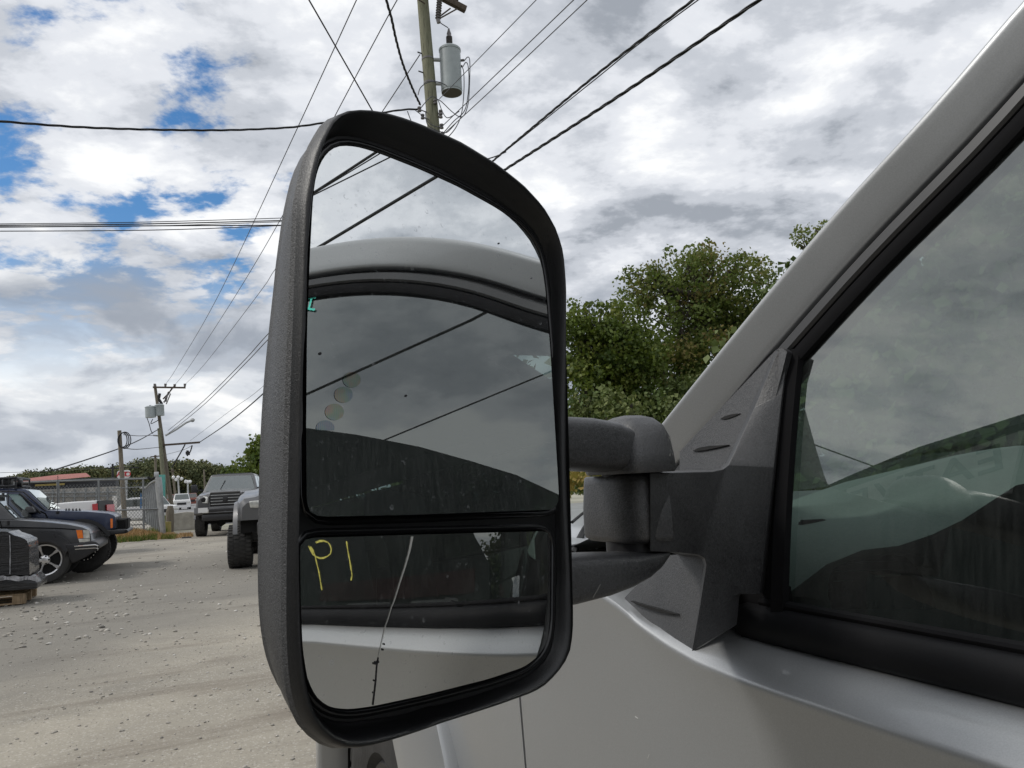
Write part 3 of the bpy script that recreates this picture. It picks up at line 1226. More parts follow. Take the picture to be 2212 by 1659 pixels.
GLASS_UP = [(734.6, 316.9), (755, 316.5), (776.8, 319.7), (819, 332.9), (903.4, 366), (987.8, 404), (1072, 450.5), (1114.4, 480), (1142.5, 506.7), (1159.3, 534.9), (1167.8, 563), (1177.6, 624.9), (1181.8, 681), (1185.5, 725.9), (1187.5, 747.5),
            (1195.9, 888), (1206.6, 1071), (1206.5, 1088), (1203, 1096), (1195, 1099.5), (903, 1110), (690, 1114.6), (678, 1112), (669, 1105), (664, 1090.7), (662.9, 924.8), (664.3, 747.5), (665.7, 681), (671.4, 540.5), (677, 433.6), (682.6, 385.8), (692.4, 354.8), (706.5, 332.3), (719, 321.5)]
GLASS_LO = [(651, 1179.7), (654, 1170), (661, 1164.5), (670, 1163), (886.4, 1156.3), (1176, 1148), (1184, 1149.5), (1188, 1156), (1187.5, 1250), (1186.4, 1346.3), (1181.4, 1383), (1166.4, 1413), (1133, 1439.7), (1053, 1466.3), (919.7, 1499.7), (803, 1524.7), (753, 1531), (713, 1526), (686, 1506), (666.4, 1466.3), (656.4, 1399.7), (653, 1316), (651.4, 1233)]

HP0 = P0 - HEAD_N * 0.0
e1 = np.cross(np.array([0, 0, 1.0]), HEAD_N)
e1 /= np.linalg.norm(e1)
e2 = np.cross(HEAD_N, e1)


def on_head(p, off=0.0):
    """photo point to the plane of the mirror head, off metres towards its glass side"""
    return onplane(CAM, ray(*p), HP0 + HEAD_N * off, HEAD_N)


def to2(P, c):
    return np.array([[(p - c) @ e1, (p - c) @ e2] for p in P])


def closed(P, n, sm=0):
    P = np.array(list(P) + [P[0]], float)
    Q = resample(P, n + 1)[:-1]
    for _ in range(sm):
        Q = 0.25 * np.roll(Q, 1, 0) + 0.5 * Q + 0.25 * np.roll(Q, -1, 0)
    return Q


def by_angle(P, c, angs):
    """radius of a closed outline seen from c at given angles in the head plane"""
    q = to2(P, c)
    a = np.arctan2(q[:, 1], q[:, 0])
    r = np.hypot(q[:, 0], q[:, 1])
    k = np.argsort(a)
    a, r = a[k], r[k]
    a = np.r_[a - 2 * pi, a, a + 2 * pi]
    r = np.r_[r, r, r]
    return np.interp(angs, a, r)


CEN = on_head((925, 900))
NA = 128
rim3 = closed([on_head(p, 0.004) for p in RIM_OUT], 400, 2)
# equal spacing along the rim, turned into angles, keeps the corners round
q2 = to2(closed(rim3, NA), CEN)
ANG = np.sort(np.arctan2(q2[:, 1], q2[:, 0]))
R_out = by_angle(rim3, CEN, ANG)
union = []
up3 = [on_head(p, -0.006) for p in GLASS_UP]
lo3 = [on_head(p, -0.006) for p in GLASS_LO]
inner = [p for p, d in zip(up3, GLASS_UP) if d[1] < 1085] + [p for p, d in zip(lo3, GLASS_LO) if d[1] > 1185]
R_in0 = by_angle(np.array(inner), CEN, ANG)
R_in = R_in0 + 0.006
R_in = np.minimum(R_in, R_out - 0.006)


def ring(Rv, off, shift=(0, 0)):
    return [CEN + e1 * (r * cos(a) + shift[0]) + e2 * (r * sin(a) + shift[1]) + HEAD_N * off for r, a in zip(Rv, ANG)]


mix_ = lambda t: R_in * (1 - t) + R_out * t
# side shell: left silhouette lies some way behind the rim
side3 = smooth(resample([on_head(p, -0.040) for p in SIDE_OUT], 60), 12)
R_bulge = R_out - 0.004
sa = to2(side3, CEN)
s_ang = np.arctan2(sa[:, 1], sa[:, 0])
s_ang = np.where(s_ang < 0, s_ang + 2 * pi, s_ang)
k = np.argsort(s_ang)
A2 = np.where(ANG < 0, ANG + 2 * pi, ANG)
Rb = np.interp(A2, s_ang[k], np.hypot(sa[:, 0], sa[:, 1])[k], left=np.nan, right=np.nan)
w = np.isfinite(Rb)
R_bulge = np.where(w, np.where(w, Rb, 0), R_out - 0.003)
for _ in range(8):
    R_bulge = 0.25 * np.roll(R_bulge, 1) + 0.5 * R_bulge + 0.25 * np.roll(R_bulge, -1)

# shell: side and back of the head, in grained plastic
rows = [ring(R_out, 0.0035), ring(R_out + 0.0008, 0.000), ring(R_out * 0.5 + R_bulge * 0.5 + 0.0008, -0.020), ring(R_bulge, -0.038)]
LFT = np.maximum(0, -np.cos(ANG))
for off_, sub_, fac in ((-0.042, 0.0005, 1.0), (-0.048, 0.005, 0.998), (-0.060, 0.019, 0.99), (-0.078, 0.041, 0.965), (-0.095, 0.060, 0.91), (-0.110, 0.072, 0.80), (-0.122, 0.066, 0.62), (-0.130, 0.040, 0.36), (-0.133, 0.01, 0.1)):
    lw_ = np.clip((0.35 - np.cos(ANG)) / 0.8, 0, 1)
    lw_ = lw_ * lw_ * (3 - 2 * lw_)
    rows.append([p + e1 * (1.12 * sub_ * w_) for p, w_ in zip(ring(np.maximum(R_bulge * fac, 0.006), off_), lw_)])
b = MB().grid(rows, closed=True)
b.poly(rows[-1])
head = b.build('towing_mirror', M['housing'], truck, angle=30)

# rim: rounded bead round the opening, falling in to the glass
rows = [ring(R_out, 0.0035)]
for t, off in ((0.985, 0.0062), (0.94, 0.0092), (0.86, 0.0112), (0.76, 0.0115), (0.62, 0.0098), (0.46, 0.0062), (0.30, 0.0012), (0.16, -0.0030), (0.0, -0.0050)):
    rows.append([p + HEAD_N * (off * (1 - (0.85 if off > 0 else 0) * max(0, cos(a + 0.35)))) for p, a in zip(ring(mix_(t), 0.0), ANG)])
rimo = MB().grid(rows, closed=True).build('rim', M['rim'], head, angle=75)


def sphere_pt(p3, off=0.0):
    """drop a point onto the bulged glass along its own axis"""
    d = p3 - CVX_C
    u = d - CVX_N * (d @ CVX_N)
    h = sqrt(CVX_R ** 2 - u @ u)
    return CVX_C + u + CVX_N * (h + off)


def flat_on(p, off=0.0):
    q = onplane(CAM, ray(*p), P0, GLASS_N)
    return q + GLASS_N * off


def cvx_on(p, off=0.0):
    q, r = cvx_hit(*p)
    n_ = (q - CVX_C) / CVX_R
    return q + n_ * off


GU = closed([flat_on(p) for p in closed(np.array(GLASS_UP), 160, 1)], 160)
GL = closed([cvx_on(p) for p in closed(np.array(GLASS_LO), 140, 1)], 140)
# backing panel between rim and glasses
FACE = -0.0052
bm = bmesh.new()


def edge_loop(P):
    vv = [bm.verts.new(tuple(p - base_of(head))) for p in P]
    for i in range(len(vv)):
        bm.edges.new((vv[i], vv[(i + 1) % len(vv)]))


def grow(P, d):
    q = to2(P, CEN)
    t = np.roll(q, -1, 0) - np.roll(q, 1, 0)
    t /= np.linalg.norm(t, axis=1)[:, None]
    n_ = np.stack([t[:, 1], -t[:, 0]], 1)
    ar = 0.5 * np.sum(q[:, 0] * np.roll(q[:, 1], -1) - np.roll(q[:, 0], -1) * q[:, 1])
    if ar < 0:
        n_ = -n_
    q = q + n_ * d
    return [CEN + e1 * a + e2 * c_ + HEAD_N * FACE for a, c_ in q]


edge_loop([p + HEAD_N * 0 for p in ring(R_in - 0.0002, FACE)])
# outline of the openings as seen from the camera, so the lips frame the glass
UPH = closed([on_head(p, FACE) for p in closed(np.array(GLASS_UP), 120, 1)], 120)
LOH = closed([on_head(p, FACE) for p in closed(np.array(GLASS_LO), 110, 1)], 110)
edge_loop(grow(UPH, 0.0012))
edge_loop(grow(LOH, 0.0012))
bmesh.ops.triangle_fill(bm, use_beauty=True, use_dissolve=False, edges=bm.edges, normal=tuple(HEAD_N))
me = bpy.data.meshes.new('backing_panel')
bm.to_mesh(me)
bm.free()
me.materials.append(M['rim'])
link(bpy.data.objects.new('backing_panel', me), head)
# lips
for P in (grow(UPH, 0.0022), grow(LOH, 0.0022)):
    b = MB()
    P2 = [np.array(p) for p in P]
    rows = []
    n_ = len(P2)
    c_ = np.mean(P2, 0)
    for i, p in enumerate(P2):
        t = P2[(i + 1) % n_] - P2[i - 1]
        t /= np.linalg.norm(t)
        o_ = np.cross(t, HEAD_N)
        if o_ @ (p - c_) < 0:
            o_ = -o_
        row = []
        for u, h in ((-0.0016, -0.012), (-0.0014, -0.0008), (-0.0007, 0.0008), (0.0006, 0.0012), (0.0020, 0.0008), (0.0030, -0.0006)):
            row.append(p + o_ * u + HEAD_N * h)
        rows.append(row)
    rows.append(rows[0])
    b.grid(rows)
    b.build('glass_lip', M['gloss_black'], head, angle=60)
# flat glass
gc = GU.mean(0)
b = MB()
b.poly([p + (p - gc) * 0.004 for p in GU])
b.build('flat_glass', M['mirror'], head, smooth=False)
# bulged wide-angle glass
gl_c = GL.mean(0)
rows = []
for k_ in np.linspace(1.006, 0.03, 16):
    rows.append([sphere_pt(gl_c + (p - gl_c) * k_) for p in GL])
b = MB().grid(rows, closed=True)
b.poly(rows[-1])
b.build('convex_glass', M['convex'], head)

# rainbow discs of the turn signal behind the flat glass
t = MT('signal_disc')
w_ = t.n.new('ShaderNodeTexWave')
w_.bands_direction = 'X'
w_.inputs['Scale'].default_value = 320
t.l.new(t.tc('Object'), w_.inputs['Vector'])
hue = t.ramp(t.noise(75, 2), [(0.30, (0.45, 0.32, 0.62)), (0.42, (0.38, 0.55, 0.66)), (0.50, (0.45, 0.66, 0.46)), (0.58, (0.74, 0.60, 0.40)), (0.68, (0.80, 0.45, 0.45))])
gl_ = t.n.new('ShaderNodeBsdfGlossy')
gl_.inputs['Roughness'].default_value = 0.02
t.l.new(t.mix(w_.outputs[0], hue, (0.60, 0.60, 0.60)), gl_.inputs['Color'])
t.l.new(gl_.outputs[0], t.out.inputs[0])
M['disc'] = t.m
M['disc_dim'] = simple('signal_disc_dim', (0.045, 0.035, 0.03), 0.5, 0, 0.3, 60)
for cx_, cy_, rx, ry in ((759.5, 820.5, 19.5, 17), (741.5, 852.8, 20, 17.5), (722, 890, 20.5, 18), (702, 925, 20, 17)):
    P = [flat_on((cx_ + rx * cos(a), cy_ + ry * sin(a)), 0.00025) for a in np.linspace(0, 2 * pi, 26)[:-1] if cy_ + ry * sin(a) < 933 or cy_ < 900]
    MB().poly(P).build('signal_disc', M['disc'], head, smooth=False)

# crack across the wide-angle glass
M['crack_light'] = simple('crack_light', (0.42, 0.42, 0.40), 0.3, 0, 0.2)
M['crack_dark'] = simple('crack_dark', (0.008, 0.008, 0.010), 0.7, 0, 0.2)


def crack(name, pts, wid, mat):
    P = resample(pts, 24)
    rows = []
    for i, p in enumerate(P):
        w0 = np.interp(i / 23, [0, 1], wid) * (1 + 0.12 * sin(i * 2.9))
        rows.append([cvx_on((p[0] - w0, p[1]), 0.0003), cvx_on((p[0] + w0, p[1]), 0.0003)])
    MB().grid(rows).build(name, mat, head, smooth=False)


crack('crack', [(890, 1159), (884, 1190), (875, 1222), (862, 1262), (851, 1298), (845, 1312)], (2.3, 0.8), M['crack_light'])
crack('crack', [(845, 1312), (838, 1336), (832, 1352), (826, 1378), (821, 1400), (817, 1420)], (0.8, 0.6), M['crack_light'])
crack('crack', [(848, 1312), (840, 1340), (835, 1352)], (0.5, 0.5), M['crack_dark'])
crack('crack', [(817, 1420), (813.5, 1440), (811.5, 1470), (808, 1500), (805, 1523)], (1.0, 1.5), M['crack_dark'])
b = MB()
for (x, y), r_ in (((829, 1391), 2.4), ((826, 1403), 2.6), ((811, 1432), 4.2), ((816, 1429), 3.2), ((807, 1433), 2.6), ((808, 1470), 2.4), ((806, 1496), 2.2)):
    b.poly([cvx_on((x + 0.7 * r_ * cos(a) * (1 + .25 * sin(3 * a + x)), y + r_ * sin(a)), 0.0005) for a in np.linspace(0, 2 * pi, 11)[:-1]])
b.build('crack_chip', M['crack_dark'], head, smooth=False)
for (x, y), r_ in (((691, 764), 3.2), ((876.5, 855), 2.4), ((1077, 526), 1.8), ((1148, 601), 1.2)):
    b = MB()
    b.poly([flat_on((x + r_ * cos(a), y + r_ * sin(a)), 0.0004) for a in np.linspace(0, 2 * pi, 11)[:-1]])
    b.build('glass_pit', M['crack_dark'], head, smooth=False)
# scuffs on the outer side of the shell
M['scuff'] = simple('scuff', (0.17, 0.17, 0.16), 0.7, 0, 0.2)


def shell_pt(p):
    return on_head(p, -0.0295)


# ------------------------------------------------------------------ mount, pivot and arms
def sup(cx, cy, hx, hy, n=28, e=4.0):
    return [(cx + hx * np.sign(cos(a)) * abs(cos(a)) ** (2 / e), cy + hy * np.sign(sin(a)) * abs(sin(a)) ** (2 / e)) for a in np.linspace(0, 2 * pi, n + 1)[:-1]]


def arm(name, secs, e=4.5):
    """sections across x: (x, z0, z1, y0, y1)"""
    loops = []
    for x, z0, z1, y0, y1 in secs:
        loops.append([np.array([x, y, z]) for y, z in sup((y0 + y1) / 2, (z0 + z1) / 2, (y1 - y0) / 2, (z1 - z0) / 2, 28, e)])
    return MB().loft(loops).build(name, M['mount'], truck, angle=60)


arm('mirror_arm', [(0.15, 1.386, 1.4265, 0.505, 0.56), (0.265, 1.386, 1.4265, 0.515, 0.575), (0.295, 1.384, 1.4255, 0.52, 0.585), (0.318, 1.3825, 1.422, 0.522, 0.59), (0.34, 1.382, 1.412, 0.525, 0.59), (0.352, 1.382, 1.400, 0.53, 0.59)])
arm('mirror_arm', [(0.15, 1.283, 1.323, 0.505, 0.56), (0.268, 1.2855, 1.3215, 0.515, 0.57), (0.300, 1.2880, 1.3195, 0.52, 0.575), (0.322, 1.2915, 1.3175, 0.525, 0.58), (0.340, 1.2965, 1.3165, 0.53, 0.585), (0.353, 1.3025, 1.3158, 0.535, 0.585), (0.362, 1.3085, 1.3150, 0.54, 0.585), (0.368, 1.3120, 1.3142, 0.545, 0.58)])
# cap over the pivot
loops = []
for z, x0, x1, y0, y1 in ((1.3800, 0.318, 0.3675, 0.518, 0.600), (1.3825, 0.3175, 0.3685, 0.516, 0.602), (1.395, 0.319, 0.3675, 0.5175, 0.600), (1.408, 0.3215, 0.3670, 0.521, 0.598), (1.418, 0.325, 0.3645, 0.527, 0.593), (1.4245, 0.331, 0.3595, 0.536, 0.585), (1.4275, 0.337, 0.353, 0.547, 0.575), (1.4285, 0.342, 0.348, 0.558, 0.566)):
    loops.append([np.array([x, y, z]) for x, y in sup((x0 + x1) / 2, (y0 + y1) / 2, (x1 - x0) / 2, (y1 - y0) / 2, 32, 4.2)])
MB().loft(loops).build('pivot_cap', M['mount'], truck, angle=60)
# pivot drum
loops = []
for z, s_ in ((1.3235, 0.90), (1.3255, 0.975), (1.329, 1.0), (1.35, 0.995), (1.372, 0.955), (1.3775, 0.94), (1.379, 0.90)):
    lp = []
    hx, hy = 0.0385 * s_, 0.0505 * s_
    for a in np.linspace(pi / 2, 3 * pi / 2, 20):
        lp.append(np.array([0.3650 - hx * abs(cos(a)) ** (2 / 3.6), 0.585 + hy * np.sign(sin(a)) * abs(sin(a)) ** (2 / 3.6), z]))
    lp += [np.array([0.3650, 0.585 - hy, z]), np.array([0.3650, 0.585 + hy, z])]
    loops.append(lp)
MB().loft(loops).build('pivot_drum', M['mount'], truck, angle=50)
MB().cyl((0.355, 0.575, 1.312), (0.355, 0.575, 1.39), 0.026, None, 20).build('pivot_pin', M['black'], truck)

# mount: block that carries the pivot, running into the triangular sail on the door
V = {}


def mv(n_, p, X=None, Y=None):
    V[n_] = atX(*p, X) if X is not None else atY(*p, Y)


mv('l', (1405, 1191), Y=0.5352)
_d3 = win(1641, 1284, -0.012)
_b3 = win(1702, 756, -0.010)
MP_N = np.cross(_d3 - V['l'], _b3 - V['l'])
MP_N /= np.linalg.norm(MP_N)
if MP_N[1] > 0:
    MP_N = -MP_N


def on_mount(*p, off=0.0):
    """photo point on the one flat face that carries the pivot and the sail rib"""
    return onplane(CAM, ray(*p), V['l'] + MP_N * off, MP_N)


FRONT = [on_mount(*p) for p in ((1405, 1022), (1470, 1020.5), (1540, 1019), (1562, 1014), (1574, 1004), (1583, 985), (1630, 880), (1682, 757), (1692, 753), (1702, 756), (1690, 850), (1672, 1010), (1641, 1284),
                               (1600, 1284), (1584, 1288), (1577, 1297), (1571, 1360), (1494, 1408), (1512, 1310), (1526, 1220), (1522, 1205), (1508, 1198), (1470, 1194), (1405, 1191))]
NF = len(FRONT)
# what each rim point of the face runs back to
sailp = lambda x, y, o=-0.016: win(x, y, o)
BACK = []
for i, (p, d) in enumerate(zip(FRONT, ((1405, 1022), (1470, 1015), (1536, 1013), (1556, 1009), (1567, 1000), (1576, 983), (1622, 878), (1676, 757), (1692, 753), (1702, 756), (1690, 850), (1672, 1010), (1641, 1284),
                               (1600, 1284), (1584, 1288), (1577, 1297), (1571, 1360), (1494, 1408), (1508, 1310), (1519, 1222), (1515, 1208), (1503, 1203), (1468, 1199), (1405, 1194)))):
    if i in (0, 23):
        BACK.append(p + np.array([0.03, 0.06, 0]))
    elif i <= 8:
        BACK.append(sailp(*d))
    elif i <= 17:
        BACK.append(p + np.array([0.020, 0.012, 0]))
    else:
        BACK.append(atX(*d, 0.474))
FX = {3: 0.449, 4: 0.458, 5: 0.464}
PX = [(1405, 1022), (1470, 1020.5), (1540, 1019), (1562, 1014), (1574, 1004), (1583, 985), (1630, 880), (1682, 757), (1692, 753), (1702, 756), (1690, 850), (1672, 1010), (1641, 1284),
      (1600, 1284), (1584, 1288), (1577, 1297), (1571, 1360), (1494, 1408), (1512, 1310), (1526, 1220), (1522, 1205), (1508, 1198), (1470, 1194), (1405, 1191)]
for i, x in FX.items():
    FRONT[i] = atX(*PX[i], x)
for i, o in ((6, -0.026), (7, -0.016), (8, -0.014), (9, -0.011), (10, -0.012), (11, -0.0135), (12, -0.012)):
    FRONT[i] = win(*PX[i], o)
b = MB()
for idx in ((7, 8, 9, 10, 6), (6, 10, 11, 4, 5), (4, 11, 12, 20), (4, 20, 21, 3), (3, 21, 22, 2), (2, 22, 1), (1, 22, 23, 0), (12, 13, 19, 20), (13, 14, 15, 19), (15, 16, 18, 19), (16, 17, 18)):
    b.poly([FRONT[i] for i in idx])
for i in range(NF):
    j = (i + 1) % NF
    b.poly([FRONT[i], FRONT[j], BACK[j], BACK[i]])
b.build('mirror_mount', M['mount'], truck, weld=True, bevel=0.0032, bseg=3, angle=50)
# flat triangle of the sail, lying in the glass line, and the skirt below the arm
tri = [(1676, 756), (1690, 752)] + [(1700, 760), (1640, 1000), (1560, 1035), (1468, 1035), (1468, 976), (1520, 921), (1590, 847)]
T1 = [sailp(x, y) for x, y in tri]
MB().prism(T1, (0.012, 0.003, 0)).build('sail', M['mount'], truck, bevel=0.002, angle=40)
skx = [0.462, 0.452, 0.4475, 0.4475, 0.4475, 0.4480, 0.4500, 0.4530, 0.4560, 0.4700]
sk = [(1530, 1195), (1523, 1310), (1500, 1410), (1470, 1402), (1430, 1390), (1392, 1370), (1362, 1342), (1347, 1312), (1350, 1290), (1440, 1200)]
rows = [[atX(x, y, k) for (x, y), k in zip(sk, skx)], [atX(x, y, k) + np.array([0.022, 0.006, 0]) for (x, y), k in zip(sk, skx)]]
MB().loft(rows).build('mount_skirt', M['mount'], truck, bevel=0.003, bseg=3, angle=40)
# moulded slits in the sail and its skirt


def slit(pts, X, name='moulded_slit'):
    P = [atX(*p, X) if X > 0 else win(*p, X) for p in pts]
    MB().prism([p + np.array([-0.0005, 0, 0]) for p in P], (0.004, 0, 0)).build(name, M['darkwell'], truck)


slit([(1556, 905), (1566, 899), (1582, 894.5), (1599, 893), (1590, 898), (1574, 904), (1564, 906)], -0.0158)
slit([(1496, 974), (1510, 967), (1535, 963), (1573, 961), (1550, 967), (1525, 972), (1506, 974.5)], -0.0172)
slit([(1362, 1298), (1385, 1305), (1415, 1313), (1445, 1322), (1463, 1327), (1438, 1325), (1405, 1317), (1378, 1307)], 0.4500)
b = MB()
for P in ([(1297, 1262), (1292, 1272), (1284, 1285), (1281, 1291)],):
    b.tube([atY(*p, 0.514) for p in P], 0.0004, 5)
b.build('scratch', M['scuff'], truck)
M['chip'] = simple('paint_scratch', (0.62, 0.62, 0.60), 0.6, 0, 0.1)
for P in ([(1402, 1630), (1399, 1638)], [(1547, 1554), (1543, 1561)], [(1372, 1548), (1378, 1552)]):
    MB().tube([atX(*p, 0.4528) for p in P], 0.0003, 5).build('scratch', M['chip'], truck)
MB().poly([atX(2014 + 2.5 * cos(a), 1611 + 2 * sin(a), 0.4595) for a in np.linspace(0, 6.28, 9)[:-1]]).build('paint_chip', M['crack_dark'], truck)
# ------------------------------------------------------------------ ground
def hgt(x, y):
    k = min(1.0, max(0.0, (27.5 - y) / 6))
    return k * (0.012 * mnoise.noise(Vector((x * 0.55, y * 0.4, 1.3))) + 0.005 * mnoise.noise(Vector((x * 2.3, y * 2.1, 4.1))))


def gravel_mat():
    t = MT('gravel')
    big_ = t.noise(0.35, 6, 0.6, 0.4)
    med = t.noise(1.1, 7, 0.62, 0.3, (0.55, 1, 1))
    grain = t.noise(110, 6, 0.72)
    vo = t.voro(95, 'F1', None, 'Color')
    sepc = t.n.new('ShaderNodeSeparateColor')
    t.l.new(vo, sepc.inputs[0])
    base = t.mix(t.ramp(big_, [(0.36, 0.0), (0.62, 1.0)]), (0.262, 0.242, 0.205), (0.405, 0.370, 0.305))
    base = t.mix(t.ramp(med, [(0.52, 0.0), (0.74, 0.6)]), base, (0.195, 0.180, 0.155))
    base = t.mix(t.ramp(grain, [(0.35, 0.45), (0.50, 0.0)]), base, (0.24, 0.222, 0.195))
    base = t.mix(t.ramp(sepc.outputs[0], [(0.84, 0.0), (0.90, 0.32)], 'CONSTANT'), base, (0.66, 0.63, 0.58))
    base = t.mix(t.ramp(sepc.outputs[1], [(0.90, 0.0), (0.94, 0.35)], 'CONSTANT'), base, (0.19, 0.18, 0.165))
    # scraped wheel tracks, darker and damp
    tr = t.noise(1.0, 6, 0.62, 0.35, (0.28, 1.5, 1))
    base = t.mix(t.ramp(tr, [(0.53, 0.0), (0.68, 0.7)]), base, (0.150, 0.124, 0.098))
    # the strip beside the parked cars holds darker crushed stone
    sx = t.n.new('ShaderNodeSeparateXYZ')
    t.l.new(t.tc(), sx.inputs[0])
    band = t.math('ADD', sx.outputs[1], t.math('MULTIPLY', t.noise(0.5, 5), 5.0))
    band = t.math('ADD', band, t.math('MULTIPLY', sx.outputs[0], -1.6))
    bm_ = t.ramp(t.math('MULTIPLY', band, 0.04), [(0.38, 0.0), (0.52, 0.75), (0.80, 0.75), (1.0, 0.35)])
    base = t.mix(bm_, base, (0.185, 0.176, 0.158))
    t.set(color=base, rough=0.92, spec=0.25, normal=t.bump(grain, 0.5, 0.006, t.bump(t.voro(95), 0.3, 0.005)))
    return t.m


M['gravel'] = gravel_mat()
rows = []
for y in np.r_[np.linspace(-14, 2, 17), np.linspace(2.3, 34, 170)]:
    rows.append([np.array([x, y, hgt(x, y)]) for x in np.linspace(-14, 14, 100)])
g = MB().grid(rows).build('ground', M['gravel'], smooth=True, angle=180)
g['kind'] = 'structure'
b = MB()
for q in ([(-1500, -400), (1500, -400), (1500, -13.9), (-1500, -13.9)], [(-1500, -13.9), (-13.9, -13.9), (-13.9, 33.9), (-1500, 33.9)], [(13.9, -13.9), (1500, -13.9), (1500, 33.9), (13.9, 33.9)], [(-1500, 33.9), (1500, 33.9), (1500, 4000), (-1500, 4000)]):
    b.poly([(x, y, -0.012) for x, y in q])
g2 = b.build('ground', simple('outer_ground', (0.27, 0.26, 0.20), 0.95, 0, 0.4, 0.15))
g2['kind'] = 'structure'

# loose stones
sb = bmesh.new()
bmesh.ops.create_icosphere(sb, subdivisions=1, radius=1)
ico_v = np.array([v.co[:] for v in sb.verts])
ico_f = np.array([[v.index for v in f.verts] for f in sb.faces])
sb.free()


def stones(n, xs, ys, smin, smax, power=3.0):
    V_, F_, tone = [], [], []
    for i in range(n):
        x = RNG.uniform(*xs)
        y = RNG.uniform(*ys)
        s_ = smin + (smax - smin) * RNG.random() ** power
        k = ico_v * (s_ * RNG.uniform(0.7, 1.4, 3)) * np.array([1, 1, 0.55])
        k += RNG.normal(0, s_ * 0.12, k.shape)
        a = RNG.uniform(0, 6.28)
        ca, sa_ = cos(a), sin(a)
        k = k @ np.array([[ca, sa_, 0], [-sa_, ca, 0], [0, 0, 1]])
        k += np.array([x, y, hgt(x, y) + s_ * 0.22])
        F_.append(ico_f + len(ico_v) * i)
        V_.append(k)
        tone.append(np.full(len(ico_f), RNG.random()))
    return np.concatenate(V_), np.concatenate(F_), np.concatenate(tone)


def raw_mesh(name, V_, F_, tone, mat, parent=None, smooth_=False):
    me_ = bpy.data.meshes.new(name)
    k = F_.shape[1]
    me_.vertices.add(len(V_))
    me_.vertices.foreach_set('co', np.asarray(V_, np.float32).ravel())
    me_.loops.add(F_.size)
    me_.loops.foreach_set('vertex_index', np.asarray(F_, np.int32).ravel())
    me_.polygons.add(len(F_))
    me_.polygons.foreach_set('loop_start', np.arange(0, F_.size, k, dtype=np.int32))
    me_.update(calc_edges=True)
    me_.validate()
    if tone is not None:
        at = me_.attributes.new('tone', 'FLOAT', 'FACE')
        at.data.foreach_set('value', np.asarray(tone, np.float32))
    me_.materials.append(mat)
    o = bpy.data.objects.new(name, me_)
    link(o, parent)
    return o


def tone_mat(name, stops, rough=0.85, trans=None, nscale=None):
    t = MT(name)
    a = t.n.new('ShaderNodeAttribute')
    a.attribute_name = 'tone'
    c = t.ramp(a.outputs['Fac'], stops)
    t.set(color=c, rough=rough, spec=0.3)
    if trans:
        tl = t.n.new('ShaderNodeBsdfTranslucent')
        t.l.new(t.mix(0.5, c, (0.12, 0.16, 0.02)), tl.inputs['Color'])
        ms = t.n.new('ShaderNodeMixShader')
        ms.inputs[0].default_value = trans
        t.l.new(t.b.outputs[0], ms.inputs[1])
        t.l.new(tl.outputs[0], ms.inputs[2])
        t.l.new(ms.outputs[0], t.out.inputs[0])
    return t.m


M['stone'] = tone_mat('loose_stone', [(0.0, (0.16, 0.15, 0.14)), (0.15, (0.30, 0.285, 0.255)), (0.5, (0.36, 0.335, 0.295)), (0.85, (0.48, 0.455, 0.41)), (1.0, (0.66, 0.64, 0.60))])
sets = [stones(1300, (-2.2, 0.8), (3.6, 8.5), 0.003, 0.013, 3.4), stones(1100, (-3.6, 1.6), (8, 17), 0.006, 0.026, 4.0), stones(330, (-3.0, -0.6), (9.0, 13.5), 0.008, 0.034, 2.8), stones(350, (-4.5, 2.2), (16, 29), 0.012, 0.04, 4.5)]
Vv, Ff, Tt, o_ = [], [], [], 0
for v_, f_, t_ in sets:
    Vv.append(v_)
    Ff.append(f_ + o_)
    Tt.append(t_)
    o_ += len(v_)
st = raw_mesh('loose_stones', np.concatenate(Vv), np.concatenate(Ff), np.concatenate(Tt), M['stone'])
tag(st, 'loose grey and white stones scattered over the gravel yard', 'stones', kind='stuff')

# road, its verge and the apron beyond the fence
M['asphalt'] = simple('asphalt', (0.20, 0.20, 0.20), 0.85, 0, 0.2, 0.6, 0.2, 30)
M['concrete'] = simple('concrete', (0.34, 0.32, 0.28), 0.9, 0, 0.3, 3, 0.3, 25)
r = MB().poly([(-1.2, 40, 0.004), (9.5, 40, 0.004), (9.5, 1500, 0.004), (-1.2, 1500, 0.004)]).build('road', M['asphalt'])
r['kind'] = 'structure'
r = MB().poly([(-14, 33, 0.002), (-1.4, 33, 0.002), (-1.4, 62, 0.002), (-14, 62, 0.002)]).build('pavement', M['concrete'])
r['kind'] = 'structure'
r = MB().box((-1.3, 200, 0.05), (0.2, 320, 0.14)).build('kerb', M['concrete'], bevel=0.02)
r['kind'] = 'structure'
b = MB()
for y in range(60, 400, 12):
    b.poly([(4.0, y, 0.009), (4.14, y, 0.009), (4.14, y + 5, 0.009), (4.0, y + 5, 0.009)])
b.poly([(-0.8, 40, 0.008), (-0.68, 40, 0.008), (-0.68, 1200, 0.008), (-0.8, 1200, 0.008)])
r = b.build('road_markings', simple('road_paint', (0.7, 0.69, 0.64), 0.8, 0, 0.15, 4))
r['kind'] = 'structure'

